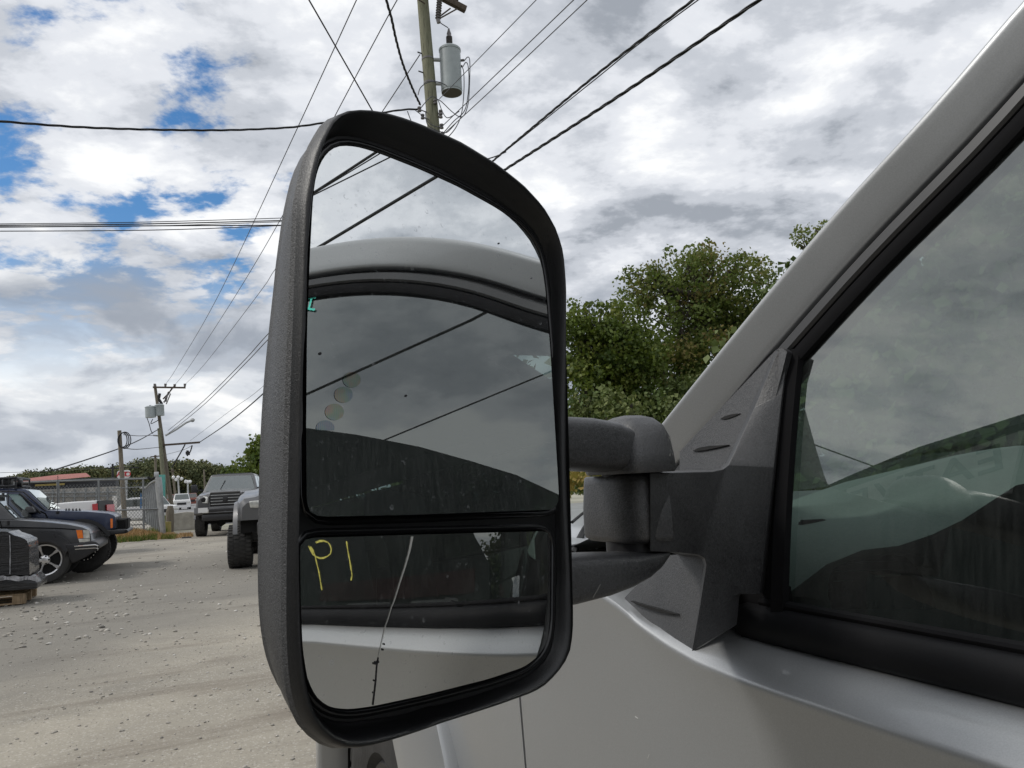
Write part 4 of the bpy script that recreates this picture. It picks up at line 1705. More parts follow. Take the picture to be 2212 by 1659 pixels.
# ------------------------------------------------------------------ buildings on the near left, met only as reflections
M['clad'] = simple('dark_cladding', (0.035, 0.045, 0.042), 0.75, 0, 0.3, 1.4)
M['band'] = simple('sign_band', (0.30, 0.30, 0.30), 0.7, 0, 0.12, 2)
M['letter'] = simple('sign_letter', (0.05, 0.055, 0.07), 0.6, 0, 0.1)
M['redband'] = simple('red_band', (0.075, 0.03, 0.03), 0.7, 0, 0.3, 1.0)
XB = -6.0
shop = thing('workshop', 'dark low workshop with grey sign band mirrored in the side window', 'building', (XB - 4, 6.0, 0))
prof = [(2.6, 5.55), (5.1, 4.63), (6.15, 4.24), (6.95, 3.82), (8.2, 3.1), (9.6, 2.4)]
MB().prism([(XB, 2.6, 0), (XB, 9.6, 0)] + [(XB, y, z) for y, z in prof[::-1]], (-8, 0, 0)).build('wall', M['clad'], shop, smooth=False)
b = MB()
for (y0, z0), (y1, z1) in zip(prof[:-1], prof[1:]):
    b.prism([(XB + 0.14, y0, z0), (XB + 0.14, y1, z1), (XB + 0.14, y1, z1 - 0.14), (XB + 0.14, y0, z0 - 0.14)], (-8.2, 0, 0))
b.build('roof_edge', M['clad'], shop, smooth=False)
b = MB()
b.prism([(XB + 0.06, 5.05, 4.44), (XB + 0.06, 7.05, 3.58), (XB + 0.06, 7.05, 2.7), (XB + 0.06, 5.05, 3.5)], (-0.05, 0, 0))
b.build('sign_board', M['band'], shop, smooth=False)
dirv = np.array([0, 2.0, -0.86])
for i, ch in enumerate('EATVE'):
    o_ = np.array([XB + 0.068, 5.27, 4.00]) + dirv * (i * 0.185)
    text_mesh('sign_letter', ch, 0.62, M['letter'], shop, o_, dirv, (0, 0.02, 1), 0.25)
for y in (3.2, 8.0):
    MB().box((XB + 0.02, y, 1.25), (0.06, 1.4, 2.3)).build('roller_door', M['band'], shop, bevel=0.01)
hall = thing('storage_hall', 'big dark hall with a curved roof mirrored in the towing mirror', 'building', (XB - 5, -6, 0))
arc = [(-0.4, 3.0), (-0.9, 3.95), (-1.7, 5.27), (-2.23, 5.93), (-2.89, 6.58), (-3.76, 7.4), (-4.97, 8.39), (-6.12, 9.24), (-6.5, 9.45)]
MB().prism([(XB, -6.5, 0), (XB, -0.4, 0)] + [(XB, y, z) for y, z in arc], (-10, 0, 0)).build('wall', M['clad'], hall, smooth=False)
MB().prism([(XB - 0.3, -16, 0), (XB - 0.3, -6.45, 0), (XB - 0.3, -6.45, 6.2), (XB - 0.3, -16, 5.0)], (-9, 0, 0)).build('annex', M['clad'], hall, smooth=False)
MB().box((XB + 0.04, -3.6, 2.6), (0.06, 5.4, 0.7)).build('sign_board', M['redband'], hall)
for i in range(2):
    MB().box((XB + 0.03, -2.2 - i * 2.2, 1.1), (0.08, 1.5, 2.1)).build('shutter', M['band'], hall, bevel=0.02)
# ------------------------------------------------------------------ trees
def leaves(centers, radii, per, size, tone_fn, flat=0.8):
    """leaf-sized folded faces scattered round clump centres"""
    V_, F_, T_2 = [], [], []
    n = sum(per)
    C_ = np.repeat(centers, per, axis=0)
    R_ = np.repeat(radii, per)
    d = RNG.normal(0, 1, (n, 3))
    d /= np.linalg.norm(d, axis=1)[:, None]
    rr = RNG.random(n) ** 0.45
    P = C_ + d * (R_ * rr)[:, None] * np.array([1, 1, flat])
    a = RNG.normal(0, 1, (n, 3)) + np.array([0, 0, -0.35])
    a /= np.linalg.norm(a, axis=1)[:, None]
    u = RNG.normal(0, 1, (n, 3))
    b_ = np.cross(a, u)
    b_ /= np.linalg.norm(b_, axis=1)[:, None] + 1e-9
    nrm_ = np.cross(a, b_)
    L_ = size * RNG.uniform(0.6, 1.35, n)[:, None]
    W_ = L_ * RNG.uniform(0.38, 0.6, n)[:, None]
    tip = P + a * L_
    l_ = P + a * L_ * 0.45 + b_ * W_ + nrm_ * W_ * 0.25
    r_ = P + a * L_ * 0.45 - b_ * W_ + nrm_ * W_ * 0.25
    V_ = np.stack([P, l_, tip, r_], 1).reshape(-1, 3)
    k = np.arange(n) * 4
    F_ = np.concatenate([np.stack([k, k + 1, k + 2], 1), np.stack([k, k + 2, k + 3], 1)])
    tn = tone_fn(P, np.repeat(np.arange(len(per)), per))
    return V_, F_, np.r_[tn, tn]


def limb(b, p, q, r0, r1, n=6, wob=0.12):
    p, q = np.array(p, float), np.array(q, float)
    L_ = np.linalg.norm(q - p)
    pts, rr = [], []
    for i in range(n + 1):
        t = i / n
        w_ = RNG.normal(0, wob * L_ / n, 3) * (0 < i < n)
        pts.append(p + (q - p) * t + w_ + np.array([0, 0, 0.08 * L_ * sin(pi * t)]))
        rr.append(r0 + (r1 - r0) * t)
    b.tube(pts, rr, 6)
    return pts


M['bark'] = simple('bark', (0.06, 0.05, 0.04), 0.95, 0, 0.35, 6, 0.6, 20)
M['leaf_maple'] = tone_mat('maple_leaf', [(0.0, (0.07, 0.105, 0.03)), (0.35, (0.115, 0.165, 0.042)), (0.65, (0.16, 0.20, 0.052)), (0.85, (0.21, 0.20, 0.06)), (1.0, (0.25, 0.19, 0.07))], 0.55, 0.45)
M['leaf_bright'] = tone_mat('bright_leaf', [(0.0, (0.055, 0.09, 0.02)), (0.5, (0.12, 0.165, 0.03)), (1.0, (0.21, 0.22, 0.045))], 0.5, 0.35)
M['leaf_dark'] = tone_mat('dark_leaf', [(0.0, (0.06, 0.09, 0.032)), (0.5, (0.105, 0.15, 0.048)), (1.0, (0.17, 0.19, 0.065))], 0.6, 0.2)
M['leaf_yellow'] = tone_mat('yellow_leaf', [(0.0, (0.10, 0.11, 0.02)), (0.5, (0.22, 0.20, 0.04)), (1.0, (0.34, 0.24, 0.07))], 0.6, 0.3)


def tree(name, label, base, blobs, mat, leafsize, nclump, perclump, clump_r, trunk_r, group=None, limbs=True, airy=0.0, bias=0.0, cat='tree'):
    """blobs: (x, y, z, rx, ry, rz) world ellipsoids that make up the crown"""
    base = np.array(base, float)
    t = thing(name, label, cat, base, 0, group)
    cen, rad, per = [], [], []
    wts = np.array([bl[3] * bl[4] * bl[5] for bl in blobs]) ** 0.8
    wts /= wts.sum()
    for bl, w_ in zip(blobs, wts):
        k = max(3, int(nclump * w_))
        d = RNG.normal(0, 1, (k, 3))
        d /= np.linalg.norm(d, axis=1)[:, None]
        rr = RNG.uniform(0.25, 1.0, k) ** 0.5
        cc = np.array(bl[:3]) + d * rr[:, None] * np.array(bl[3:])
        cen.append(cc)
    cen = np.concatenate(cen)
    spr = RNG.random(len(cen)) < 0.16
    mid_c = cen.mean(0)
    cen[spr] = cen[spr] + (cen[spr] - mid_c) * RNG.uniform(0.05, 0.22, (spr.sum(), 1)) + np.array([0, 0, 0.1])
    rad = clump_r * RNG.uniform(0.45, 1.25, len(cen)) * np.where(spr, 0.55, 1.0)
    ok_ = cen[:, 2] > base[2] + 0.25
    cen, rad = cen[ok_], rad[ok_]
    per = (perclump * (rad / clump_r) ** 2 * RNG.uniform(0.6, 1.25, len(cen))).astype(int) + 4
    ctone = np.clip(RNG.normal(0.42 + bias, 0.2, len(cen)), 0, 1)

    def tf(P, ci):
        return np.clip(ctone[ci] + RNG.normal(0, 0.08, len(P)), 0, 1)
    V_, F_, T_2 = leaves(cen, rad, per, leafsize, tf)
    raw_mesh('crown', V_ - base, F_, T_2, mat, t)
    b = MB()
    top = np.array([np.mean([bl[0] for bl in blobs]), np.mean([bl[1] for bl in blobs]), max(bl[2] + 0.45 * bl[5] for bl in blobs)])
    tp = limb(b, base - np.array([0, 0, 0.05]), top, trunk_r, trunk_r * 0.15, 9, 0.10)
    if limbs:
        for bl in blobs:
            i = int(min(7, max(2, (bl[2] - bl[5] * 0.6 - base[2]) / max(0.1, top[2] - base[2]) * 9)))
            lp = limb(b, tp[i], np.array(bl[:3]) + RNG.normal(0, 0.1, 3), trunk_r * 0.5, trunk_r * 0.16, 6, 0.16)
            near = cen[np.linalg.norm((cen - np.array(bl[:3])) / np.array(bl[3:]), axis=1) < 1.1]
            for q in near[RNG.permutation(len(near))[:16]]:
                limb(b, lp[int(RNG.integers(2, 6))], q, trunk_r * 0.15, 0.008, 4, 0.2)
    b.build('trunk', M['bark'], t, angle=80)
    return t


def blob(dx, dy, Y, rx, rz, ry=None):
    p = atY(dx, dy, Y)
    return (p[0], p[1], p[2], rx, ry or rx, rz)


# the tall maples behind the bonnet; sizes in metres
Yt = 15.0
tree('maple_tree', 'tall broad maple with browning leaves rising behind the windshield pillar', (atY(1520, 900, Yt)[0], Yt, 0),
     [blob(1450, 700, Yt, 1.25, 1.5), blob(1570, 625, Yt, 1.05, 1.2), blob(1385, 620, Yt, 0.55, 0.75), blob(1500, 640, Yt, 0.85, 1.2), blob(1620, 690, Yt, 0.9, 1.1), blob(1540, 800, Yt, 1.6, 1.1), blob(1400, 820, Yt, 1.2, 1.0), blob(1530, 575, Yt, 0.4, 0.55), blob(1495, 590, Yt, 0.35, 0.5), blob(1595, 575, Yt, 0.4, 0.4)],
     M['leaf_maple'], 0.078, 380, 115, 0.42, 0.20, 'maples behind the pickup', bias=0.12)
tree('maple_tree', 'slimmer lighter green maple between the mirror head and the big maple', (atY(1290, 900, 14.0)[0], 14.0, 0),
     [blob(1255, 745, 14, 0.55, 0.9), blob(1300, 800, 14, 0.75, 0.9), blob(1250, 850, 14, 0.8, 0.8), blob(1325, 740, 14, 0.6, 0.8), blob(1360, 790, 14, .8, .9), blob(1300, 770, 14, .7, .8), blob(1345, 700, 14, .35, .5), blob(1262, 690, 14, 0.3, 0.5), blob(1345, 850, 14, .7, .7)],
     M['leaf_bright'], 0.078, 280, 110, 0.36, 0.13, 'maples behind the pickup', bias=0.0)
tree('maple_tree', 'dark dense maple low behind the pivot cap of the mirror', (atY(1400, 960, 13.2)[0], 13.2, 0),
     [blob(1290, 930, 13, 0.8, 0.75), blob(1390, 930, 13, 0.95, 0.8), blob(1480, 900, 13.4, 0.9, 0.8), blob(1250, 985, 13, 0.7, 0.6), blob(1440, 1000, 13, 1.1, 0.6), blob(1330, 1000, 13, 1.0, .5)],
     M['leaf_dark'], 0.085, 270, 100, 0.36, 0.16, 'maples behind the pickup', bias=0.25)
tree('maple_tree', 'tallest maple with bare twigs peeking over the windshield pillar', (atY(1850, 900, 16.0)[0], 16.0, 0),
     [blob(1800, 560, 16, 0.9, 0.9), blob(1775, 515, 16, 0.30, 0.5), blob(1735, 525, 16, 0.18, 0.2), blob(1850, 650, 16, 1.5, 1.3), blob(1700, 625, 15.6, 0.7, 0.45), blob(1850, 800, 16, 1.8, 1.4), blob(1720, 760, 16, 1.3, 1.2)],
     M['leaf_maple'], 0.08, 260, 110, 0.38, 0.2, 'maples behind the pickup', bias=0.2)
for x, y, lab in ((16.8, 10.4, 'tall added screen tree farthest ahead, seen only through the windshield'), (16.5, 7.5, 'tall added tree screening the windshield from bright sky'), (17.5, 3.5, 'tall added screen tree abreast of the cab'), (17.0, -1.0, 'tall added screen tree farthest back')):
    tree('screen_tree', lab, (x, y, 0), [(x, y, 3.0, 2.4, 2.4, 2.4), (x + .3, y, 6.0, 2.2, 2.2, 2.2)], M['leaf_dark'], 0.32, 230, 60, 0.8, 0.2, 'added screen trees on the far side', False, bias=0.05)  # trees added to keep bright sky out of the cab glass
tree('screen_tree', 'low added screen tree ahead of the windshield', (14.5, 11.5, 0), [(14.5, 11.5, 2.4, 2.2, 2.2, 1.9)], M['leaf_dark'], 0.16, 120, 60, 0.6, 0.15, 'added screen trees on the far side', False, bias=0.1)
for i, (dx, Yb, h_, lab) in enumerate(((2080, 15.0, 5.0, 'wide bushy tree seen through the cab glass'), (2350, 13.0, 5.5, 'round bushy tree beside the cab on its far side'))):
    p = atY(dx, 900, Yb)
    tree('bushy_tree', lab, (p[0], Yb, 0), [(p[0], Yb, h_ * 0.55, 2.2, 1.6, h_ * 0.4), (p[0] - 1.2, Yb, h_ * 0.35, 1.4, 1.2, h_ * 0.3)], M['leaf_dark'], 0.16, 170, 45, 0.5, 0.16, 'bushy trees on the far side', bias=0.2)
for i, (x, y, lab) in enumerate(((7.5, 1.5, 'dense added hedge tree on the far side of the cab, nearest the dash'), (7.8, -1.6, 'dense added hedge tree on the far side of the cab, level with the seats'), (7.6, -4.8, 'dense added hedge tree on the far side of the cab, towards its tail'), (7.6, 4.7, 'dense added hedge tree on the far side ahead of the dash'), (8.4, 7.8, 'dense added hedge tree farthest ahead on the far side'))):
    tree('hedge_tree', lab, (x, y, 0), [(x, y, 2.2, 1.3, 2.1, 2.1)], M['leaf_dark'], 0.13, 150, 110, 0.5, 0.12, 'added hedge screen on the far side', False, bias=0.1)  # hedge row added to block the sky behind the far windows
tree('hedge_tree', 'broad hedge tree in the gap between workshop and storage hall', (-7.2, 1.1, 0), [(-7.2, 0.2, 2.3, 0.9, 1.1, 2.2), (-7.2, 1.9, 2.2, 0.9, 1.1, 2.1), (-7.2, 1.0, 1.5, 0.9, 1.6, 1.4)], M['leaf_dark'], 0.14, 300, 90, 0.4, 0.12, None, False, bias=0.1)
# yellowing creeper on the bank beyond the bonnet
p = atY(1262, 1045, 7.5)
tree('ivy_bush', 'yellowing ivy bush in the gap between mirror head and pivot', (p[0], 7.5, 0), [(p[0], 7.5, 0.9, 1.2, 0.6, 0.75), (p[0] + 0.9, 7.6, 0.8, 0.9, 0.6, 0.7)], M['leaf_yellow'], 0.065, 120, 60, 0.22, 0.05, None, False, cat='bush')
# grass strip on the far side of the pickup
M['grass_mat'] = simple('grass_strip', (0.10, 0.16, 0.03), 0.95, 0, 0.4, 2.5, 0.6, 40)
gs = MB().poly([(4.5, -6, 0.02), (14, -6, 0.02), (14, 16, 0.02), (4.5, 16, 0.02)]).build('grass_strip', M['grass_mat'])
gs['kind'] = 'structure'

# trees by the road in the distance
p = atY(545, 1075, 62)
tree('roadside_tree', 'bright green tree beside the road behind the lifted pickups', (p[0], 62, 0), [blob(552, 1035, 62, 1.9, 2.2), blob(575, 1005, 62, 1.6, 2.2), blob(535, 1062, 62, 1.5, 1.4), blob(600, 1040, 62, 2.2, 2.6)], M['leaf_bright'], 0.30, 220, 60, 0.75, 0.2, None, bias=-0.05)
p = atY(525, 1075, 52)
tree('roadside_bush', 'yellow green bush by the roof corner of the lifted pickup', (p[0], 52, 0), [blob(524, 1066, 52, 0.75, 0.6), blob(515, 1072, 52, 0.6, 0.5)], M['leaf_yellow'], 0.16, 40, 40, 0.35, 0.06, None, False, cat='bush')
for i, (x, y, lab) in enumerate(((497, 1022, 'small dark conifer against the blue mountain'),)):
    p = atY(x, y + 20, 180)
    tree('conifer_tree', lab, (p[0], 180, 0), [blob(x, y + 3, 180, 1.1, 2.0), blob(x, y + 10, 180, 1.8, 1.6)], M['leaf_dark'], 0.6, 40, 40, 0.8, 0.2, None, False)

# wooded rise at the end of the road: one mass of crowns
ridge = [(-60, 1052), (0, 1040), (35, 1030), (75, 1019), (120, 1017), (180, 1012), (215, 1012), (250, 1006), (290, 1001), (315, 992), (335, 994), (365, 1000), (385, 997), (405, 995), (430, 999), (450, 1003), (468, 1010), (480, 1020), (487, 1032), (494, 1048)]
cen, rad = [], []
for i in range(620):
    dx = RNG.uniform(-60, 492)
    top_ = np.interp(dx, [r_[0] for r_ in ridge], [r_[1] for r_ in ridge])
    Yd = RNG.uniform(225, 275)
    zt_ = atY(dx, top_ + 4 + 2.5 * RNG.random(), Yd)
    h_ = zt_[2] - 1.2
    k = RNG.integers(3, 6)
    for j in range(k):
        cen.append(zt_ - np.array([RNG.normal(0, 1.2), 0, RNG.random() ** 1.3 * max(2.0, h_)]))
        rad.append(RNG.uniform(1.1, 2.3))
cen = np.array(cen)
rad = np.array(rad)
cen[:, 2] = np.maximum(cen[:, 2], 0.5)
per = np.full(len(cen), 52)
ct = np.clip(RNG.normal(0.45, 0.22, len(cen)), 0, 1)
V_, F_, T_2 = leaves(cen, rad, per, 0.55, lambda P, ci: np.clip(ct[ci] + RNG.normal(0, .12, len(P)), 0, 1))
M['leaf_far'] = tone_mat('far_leaf', [(0.0, (0.05, 0.065, 0.032)), (0.5, (0.115, 0.13, 0.055)), (1.0, (0.21, 0.19, 0.085))], 0.8)
w_ = raw_mesh('wooded_rise', V_, F_, T_2, M['leaf_far'])
tag(w_, 'dark green wooded rise closing the end of the road', 'wood', kind='stuff')
# rise beneath the wood
rows = []
for Yd, k in ((222, 0.0), (240, 0.62), (262, 0.72), (285, 0.0)):
    row = []
    for dx in np.linspace(-80, 496, 40):
        z = atY(dx, np.interp(dx, [r_[0] for r_ in ridge], [r_[1] for r_ in ridge]), 240)[2]
        q = atY(dx, 1080, Yd)
        row.append(np.array([q[0], Yd, max(0, (z - 1.5) * k)]))
    rows.append(row)
h_ = MB().grid(rows).build('hill', simple('hill_soil', (0.03, 0.04, 0.02), 0.95, 0, 0.3, 0.05))
h_['kind'] = 'structure'
# far mountain, the blue of the hazy air painted into its colour
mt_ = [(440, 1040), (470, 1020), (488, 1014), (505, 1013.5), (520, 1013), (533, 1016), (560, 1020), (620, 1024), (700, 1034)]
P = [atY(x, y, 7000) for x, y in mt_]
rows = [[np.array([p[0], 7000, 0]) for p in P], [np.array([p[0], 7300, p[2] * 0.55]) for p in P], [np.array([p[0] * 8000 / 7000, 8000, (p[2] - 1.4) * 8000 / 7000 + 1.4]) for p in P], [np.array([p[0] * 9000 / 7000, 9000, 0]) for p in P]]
m_ = MB().grid(rows).build('mountain', simple('haze_blue', (0.05, 0.16, 0.36), 1.0, 0, 0.15, 0.002))
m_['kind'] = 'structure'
# ------------------------------------------------------------------ utility poles and wires
def wood_mat(name, a, b_, c):
    t = MT(name)
    n = t.noise(9, 8, 0.65, 0.3, (6, 6, 0.35))
    col = t.ramp(n, [(0.28, a), (0.5, b_), (0.72, c)])
    cr = t.ramp(t.noise(16, 3, 0.5, 0.2, (5, 5, 0.12)), [(0.60, 0.0), (0.66, 0.8)])
    t.set(color=t.mix(cr, col, tuple(x * 0.35 for x in a)), rough=0.92, spec=0.2, normal=t.bump(n, 0.6, 0.01))
    return t.m


M['pole_green'] = wood_mat('treated_pole', (0.12, 0.125, 0.085), (0.20, 0.20, 0.14), (0.27, 0.26, 0.19))
M['pole_grey'] = wood_mat('weathered_pole', (0.10, 0.085, 0.065), (0.17, 0.15, 0.12), (0.27, 0.24, 0.19))
M['arm_wood'] = wood_mat('crossarm_wood', (0.06, 0.045, 0.035), (0.10, 0.08, 0.065), (0.15, 0.12, 0.10))
M['galv'] = simple('galvanised', (0.42, 0.43, 0.43), 0.5, 0.6, 0.2, 6)
M['tank'] = simple('transformer_paint', (0.30, 0.335, 0.34), 0.45, 0, 0.12, 5, coat=0.2)
M['tankbase'] = simple('transformer_base', (0.11, 0.095, 0.08), 0.8, 0, 0.15, 5)
M['porcelain'] = simple('porcelain', (0.14, 0.13, 0.13), 0.3, 0, 0.2, 30)
M['cable'] = simple('cable_black', (0.016, 0.016, 0.018), 0.6, 0, 0.2, 20)
M['wire'] = simple('wire_grey', (0.10, 0.10, 0.11), 0.55, 0.3, 0.2, 20)

YP = 16.0
pa, pb = atY(938.5, 300, YP), atY(911.5, -20, YP)
dirp = (pb - pa) / (pb[2] - pa[2])
pbase = pa + dirp * (0 - pa[2])
ptop = pa + dirp * (13.9 - pa[2])


def on_pole(z):
    return pbase + dirp * z


pole = thing('utility_pole', 'green treated power pole with grey transformer rising behind the mirror', 'utility pole', tuple(pbase))
rows_r = [0.175 - 0.0035 * i for i in range(15)]
b = MB().tube([on_pole(z) for z in np.linspace(-0.02, 13.9, 15)], rows_r, 20)
b.build('pole', M['pole_green'], pole)
# crossarms near the top of the photo
for (x0, y0), (x1, y1), dz in (((890, -40), (1006, 21), 0.0), ((935, -26), (990, -2), 0.0)):
    p, q = atY(x0, y0, YP - 0.22 if dz == 0 else YP + .2), atY(x1, y1, YP - 0.22)
    b = MB()
    d = (q - p) / np.linalg.norm(q - p)
    up_ = np.array([0, 0, 1.0]) - d * d[2]
    up_ /= np.linalg.norm(up_)
    sd_ = np.cross(d, up_)
    b.loft([[c + up_ * h + sd_ * w for h, w in ((-.07, -.06), (.07, -.06), (.07, .06), (-.07, .06))] for c in (p, q)])
    b.build('crossarm', M['arm_wood'], pole, bevel=0.008)
# brace irons
for p, q in (((946, 42), (1000, 12)), ((918, 8), (880, -16)), ((944, 40), (973, 18))):
    MB().tube([atY(*p, YP - 0.2), atY(*q, YP - 0.24)], 0.018, 6).build('brace', M['arm_wood'], pole)
# cutout
b = MB()
p, q = atY(950, -6, YP - 0.3), atY(946, 42, YP - 0.3)
n_ = 9
b.tube([p + (q - p) * t for t in np.linspace(0, 1, 4 * n_)], [0.035 + 0.035 * (i % 4 == 1) for i in range(4 * n_)], 10)
b.tube([q, q + np.array([0.02, 0, -0.08])], 0.05, 8)
b.build('fuse_cutout', M['porcelain'], pole, angle=30)
# transformer
tb, tt = atY(976, 201, YP - 0.12), atY(971.5, 108, YP - 0.12)
ax = (tt - tb)
ht = np.linalg.norm(ax)
ax /= ht
R_t = 0.245
b = MB().lathe([(0, 0.012), (R_t * 0.93, 0.012), (R_t * 0.93, 0.0), (R_t * 0.97, 0.0), (R_t * 0.97, 0.04), (R_t, 0.05), (R_t, ht - 0.05), (R_t * 1.04, ht - 0.045), (R_t * 1.05, ht), (R_t * 0.9, ht + 0.04), (R_t * 0.4, ht + 0.075), (0, ht + 0.08)], tb, ax, 40)
tank = b.build('transformer', M['tank'], pole, angle=35)
MB().lathe([(0, -0.002), (R_t * 0.93, -0.002)], tb, ax, 32).build('tank_bottom', M['tankbase'], tank, smooth=False)
n_ = 12
b = MB()
o_ = tb + ax * (ht + 0.06)
b.lathe([(0.075 if i % 2 else 0.052, 0.02 + i * 0.014) for i in range(18)] + [(0.05, 0.30), (0.055, 0.34), (0.03, 0.42), (0.02, 0.47), (0, 0.47)], o_, ax, 14)
b.build('bushing', M['porcelain'], tank, angle=30)
for zoff in (0.22, 0.80):
    c = tb + ax * zoff
    pp = on_pole(c[2])
    MB().tube([pp + (c - pp) * 0.25, pp + (c - pp) * 0.66], 0.045, 8).build('hanger_bracket', M['galv'], tank)
    MB().lathe([(0.178 - 0.0035 * pp[2] + 0.004, -0.02), (0.178 - 0.0035 * pp[2] + 0.004, 0.02)], pp, dirp, 24).build('hanger_band', M['porcelain'], tank)
for dx, dy in ((1003, 130), (999, 143)):
    p = atY(dx - 12, dy + 1, YP - 0.14)
    q = atY(dx, dy, YP - 0.2)
    MB().tube([p, q], 0.03, 8).build('terminal', M['porcelain'], tank)
# step bolts
for dx, dy, ex in ((912, 116, -10), (914, 157, -10), (921, 276, -8)):
    MB().tube([atY(dx, dy, YP), atY(dx + ex, dy - 3.5, YP - 0.02)], 0.018, 6).build('step_bolt', M['wire'], pole)
# low voltage racks
for dx, dy in ((906, 236), (913, 252), (940, 220), (952, 243), (952, 250), (954, 273), (955, 292)):
    c = atY(dx, dy, YP - 0.16)
    b = MB()
    b.lathe([(0.0, -0.05), (0.045, -0.05), (0.045, -0.02), (0.025, 0.0), (0.045, 0.02), (0.045, 0.05), (0, 0.05)], c, (0, 0, 1), 12)
    b.tube([c, c + (on_pole(c[2]) - c) * 0.6], 0.014, 5)
    b.build('insulator', M['porcelain'], pole, angle=30)


def hung(pts, ys, n=40):
    """a wire through photo points; ys gives the distance at both ends"""
    P2 = resample(pts, n)
    s = np.linspace(0, 1, n)
    inv = 1 / ys[0] + (1 / ys[1] - 1 / ys[0]) * s
    return [atY(x, y, 1 / i) for (x, y), i in zip(P2, inv)]


# leads that stay on the pole
for pts in ([(1003, 131), (1011, 123), (1015, 135), (1014, 190), (1011, 225), (1003, 248), (992, 252), (975, 240), (953, 219), (941, 213)],
            [(1000, 144), (1006, 135), (1011, 142), (1013, 170), (1011, 205), (1003, 240), (980, 262), (958, 287)],
            [(999, 145), (1002, 160), (1002, 200), (997, 245), (985, 275), (967, 297), (953, 308)],
            [(910, 232), (930, 210), (945, 215), (955, 240), (965, 254), (978, 250), (992, 240)],
            [(897, 238), (915, 252), (930, 268), (945, 274), (957, 272)],
            [(919, 240), (923, 268), (940, 280), (958, 286), (968, 284), (987, 263)],
            [(880, 240), (890, 265), (905, 286), (930, 298), (955, 298)],
            [(903, 205), (908, 190), (922, 179), (940, 176), (955, 180), (965, 185)],
            [(947, 46), (955, 52), (968, 60)]):
    MB().tube([atY(x, y, YP - 0.28) for x, y in bez(pts, 36)], 0.011 if len(pts) > 3 else 0.012, 6).build('lead', M['wire'], pole)


# second pole, leaning, with its stub
YQ = 63.0
q0, q1 = atY(373.5, 1108, YQ), atY(334.5, 832, YQ)
q0[2] = 0.0
pole2 = thing('utility_pole', 'leaning weathered power pole with two small transformers and a street lamp beside the road', 'utility pole', tuple(q0))
b = MB().tube([q0 + (q1 - q0) * t for t in np.linspace(0, 1, 10)], [0.165 - 0.007 * i for i in range(10)], 12)
b.build('pole', M['pole_grey'], pole2)
s0, s1 = atY(359, 1090, YQ - .4), atY(344, 925, YQ - .4)
s0[2] = 0
MB().tube([s0, s1], [0.16, 0.13], 12).build('stub_pole', M['pole_green'], pole2)


def bar(name, p, q, h, w, mat, parent):
    d = (q - p) / np.linalg.norm(q - p)
    up_ = np.array([0, 0, 1.0]) - d * d[2]
    up_ /= np.linalg.norm(up_)
    sd_ = np.cross(d, up_)
    b = MB().loft([[c + up_ * a + sd_ * e for a, e in ((-h, -w), (h, -w), (h, w), (-h, w))] for c in (p, q)])
    return b.build(name, mat, parent, smooth=False)


bar('crossarm', atY(330, 836.5, YQ - .2), atY(401, 837.5, YQ - .2), 0.06, 0.06, M['arm_wood'], pole2)
bar('crossarm', atY(352, 961.5, YQ - .2), atY(432, 955.5, YQ - .2), 0.07, 0.06, M['arm_wood'], pole2)
bar('crossarm', atY(331, 940.5, YQ - .2), atY(347, 942, YQ - .2), 0.05, 0.05, M['galv'], pole2)
for x, y in ((357, 831), (377, 832), (399, 831), (334, 831)):
    MB().tube([atY(x, y + 6, YQ - .2), atY(x + .5, y - 2, YQ - .2)], [0.06, 0.10], 8).build('insulator', M['porcelain'], pole2)
for cx_, top_, bot_, w_ in ((325.5, 881, 902, 9.5), (345.2, 877, 898, 8.5)):
    a, c = atY(cx_, bot_, YQ - .4), atY(cx_ - 1, top_, YQ - .4)
    r_ = w_ / 26.5
    tk = MB().lathe([(0, 0), (r_, 0), (r_, 0.75), (r_ * 1.06, 0.78), (r_ * 0.7, 0.86), (0, 0.88)], a, c - a, 18).build('transformer', M['tank'], pole2, angle=35)
    MB().tube([c, c + (c - a) * 0.28], [0.09, 0.06], 8).build('bushing', M['porcelain'], tk)
MB().tube([atY(350, 873, YQ), atY(343, 862, YQ), atY(345, 850, YQ)], 0.10, 8).build('lightning_arrester', M['cable'], pole2)
for pts in ([(372, 838), (365, 849), (352, 862)], [(377, 833), (362, 852), (358, 868)]):
    MB().tube([atY(x, y, YQ - .3) for x, y in pts], 0.05, 6).build('brace', M['arm_wood'], pole2)
b = MB()
for i in range(4):
    x0 = 356 + i * 3.0
    y0 = 868 - i * 6.5
    b.tube([atY(x0 - 3, y0, YQ - .35), atY(x0 + 3, y0 - 3, YQ - .35)], 0.045, 5)
b.tube([atY(354, 870, YQ - .35), atY(364, 846, YQ - .35), atY(368, 851, YQ - .35), atY(359, 873, YQ - .35)], 0.045, 5)
b.build('fuse_cutout', M['porcelain'], pole2)
b = MB().tube([atY(x, y, YQ - .4) for x, y in ((357, 941), (380, 928), (402, 913), (414, 908))], 0.075, 8)
la = b.build('lamp_arm', M['galv'], pole2)
b = MB()
p, q = atY(411, 908.5, YQ - .4), atY(421, 906.5, YQ - .4)
b.tube([p, p + (q - p) * .3, p + (q - p) * .7, q], [0.06, 0.15, 0.15, 0.03], 8)
b.build('lamp_head', M['galv'], la)
for pts, r_ in (([(318, 884), (317, 900), (322, 915), (326, 930), (330, 937)], .03), ([(330, 905), (326, 915), (338, 910), (345, 905)], .03), ([(415, 962), (411, 975), (404, 985)], .05), ([(400, 960), (388, 982), (371, 1010)], .05)):
    MB().tube([atY(x, y, YQ - .5) for x, y in bez(pts, 16)], r_, 5).build('lead', M['cable'], pole2)
b = MB()
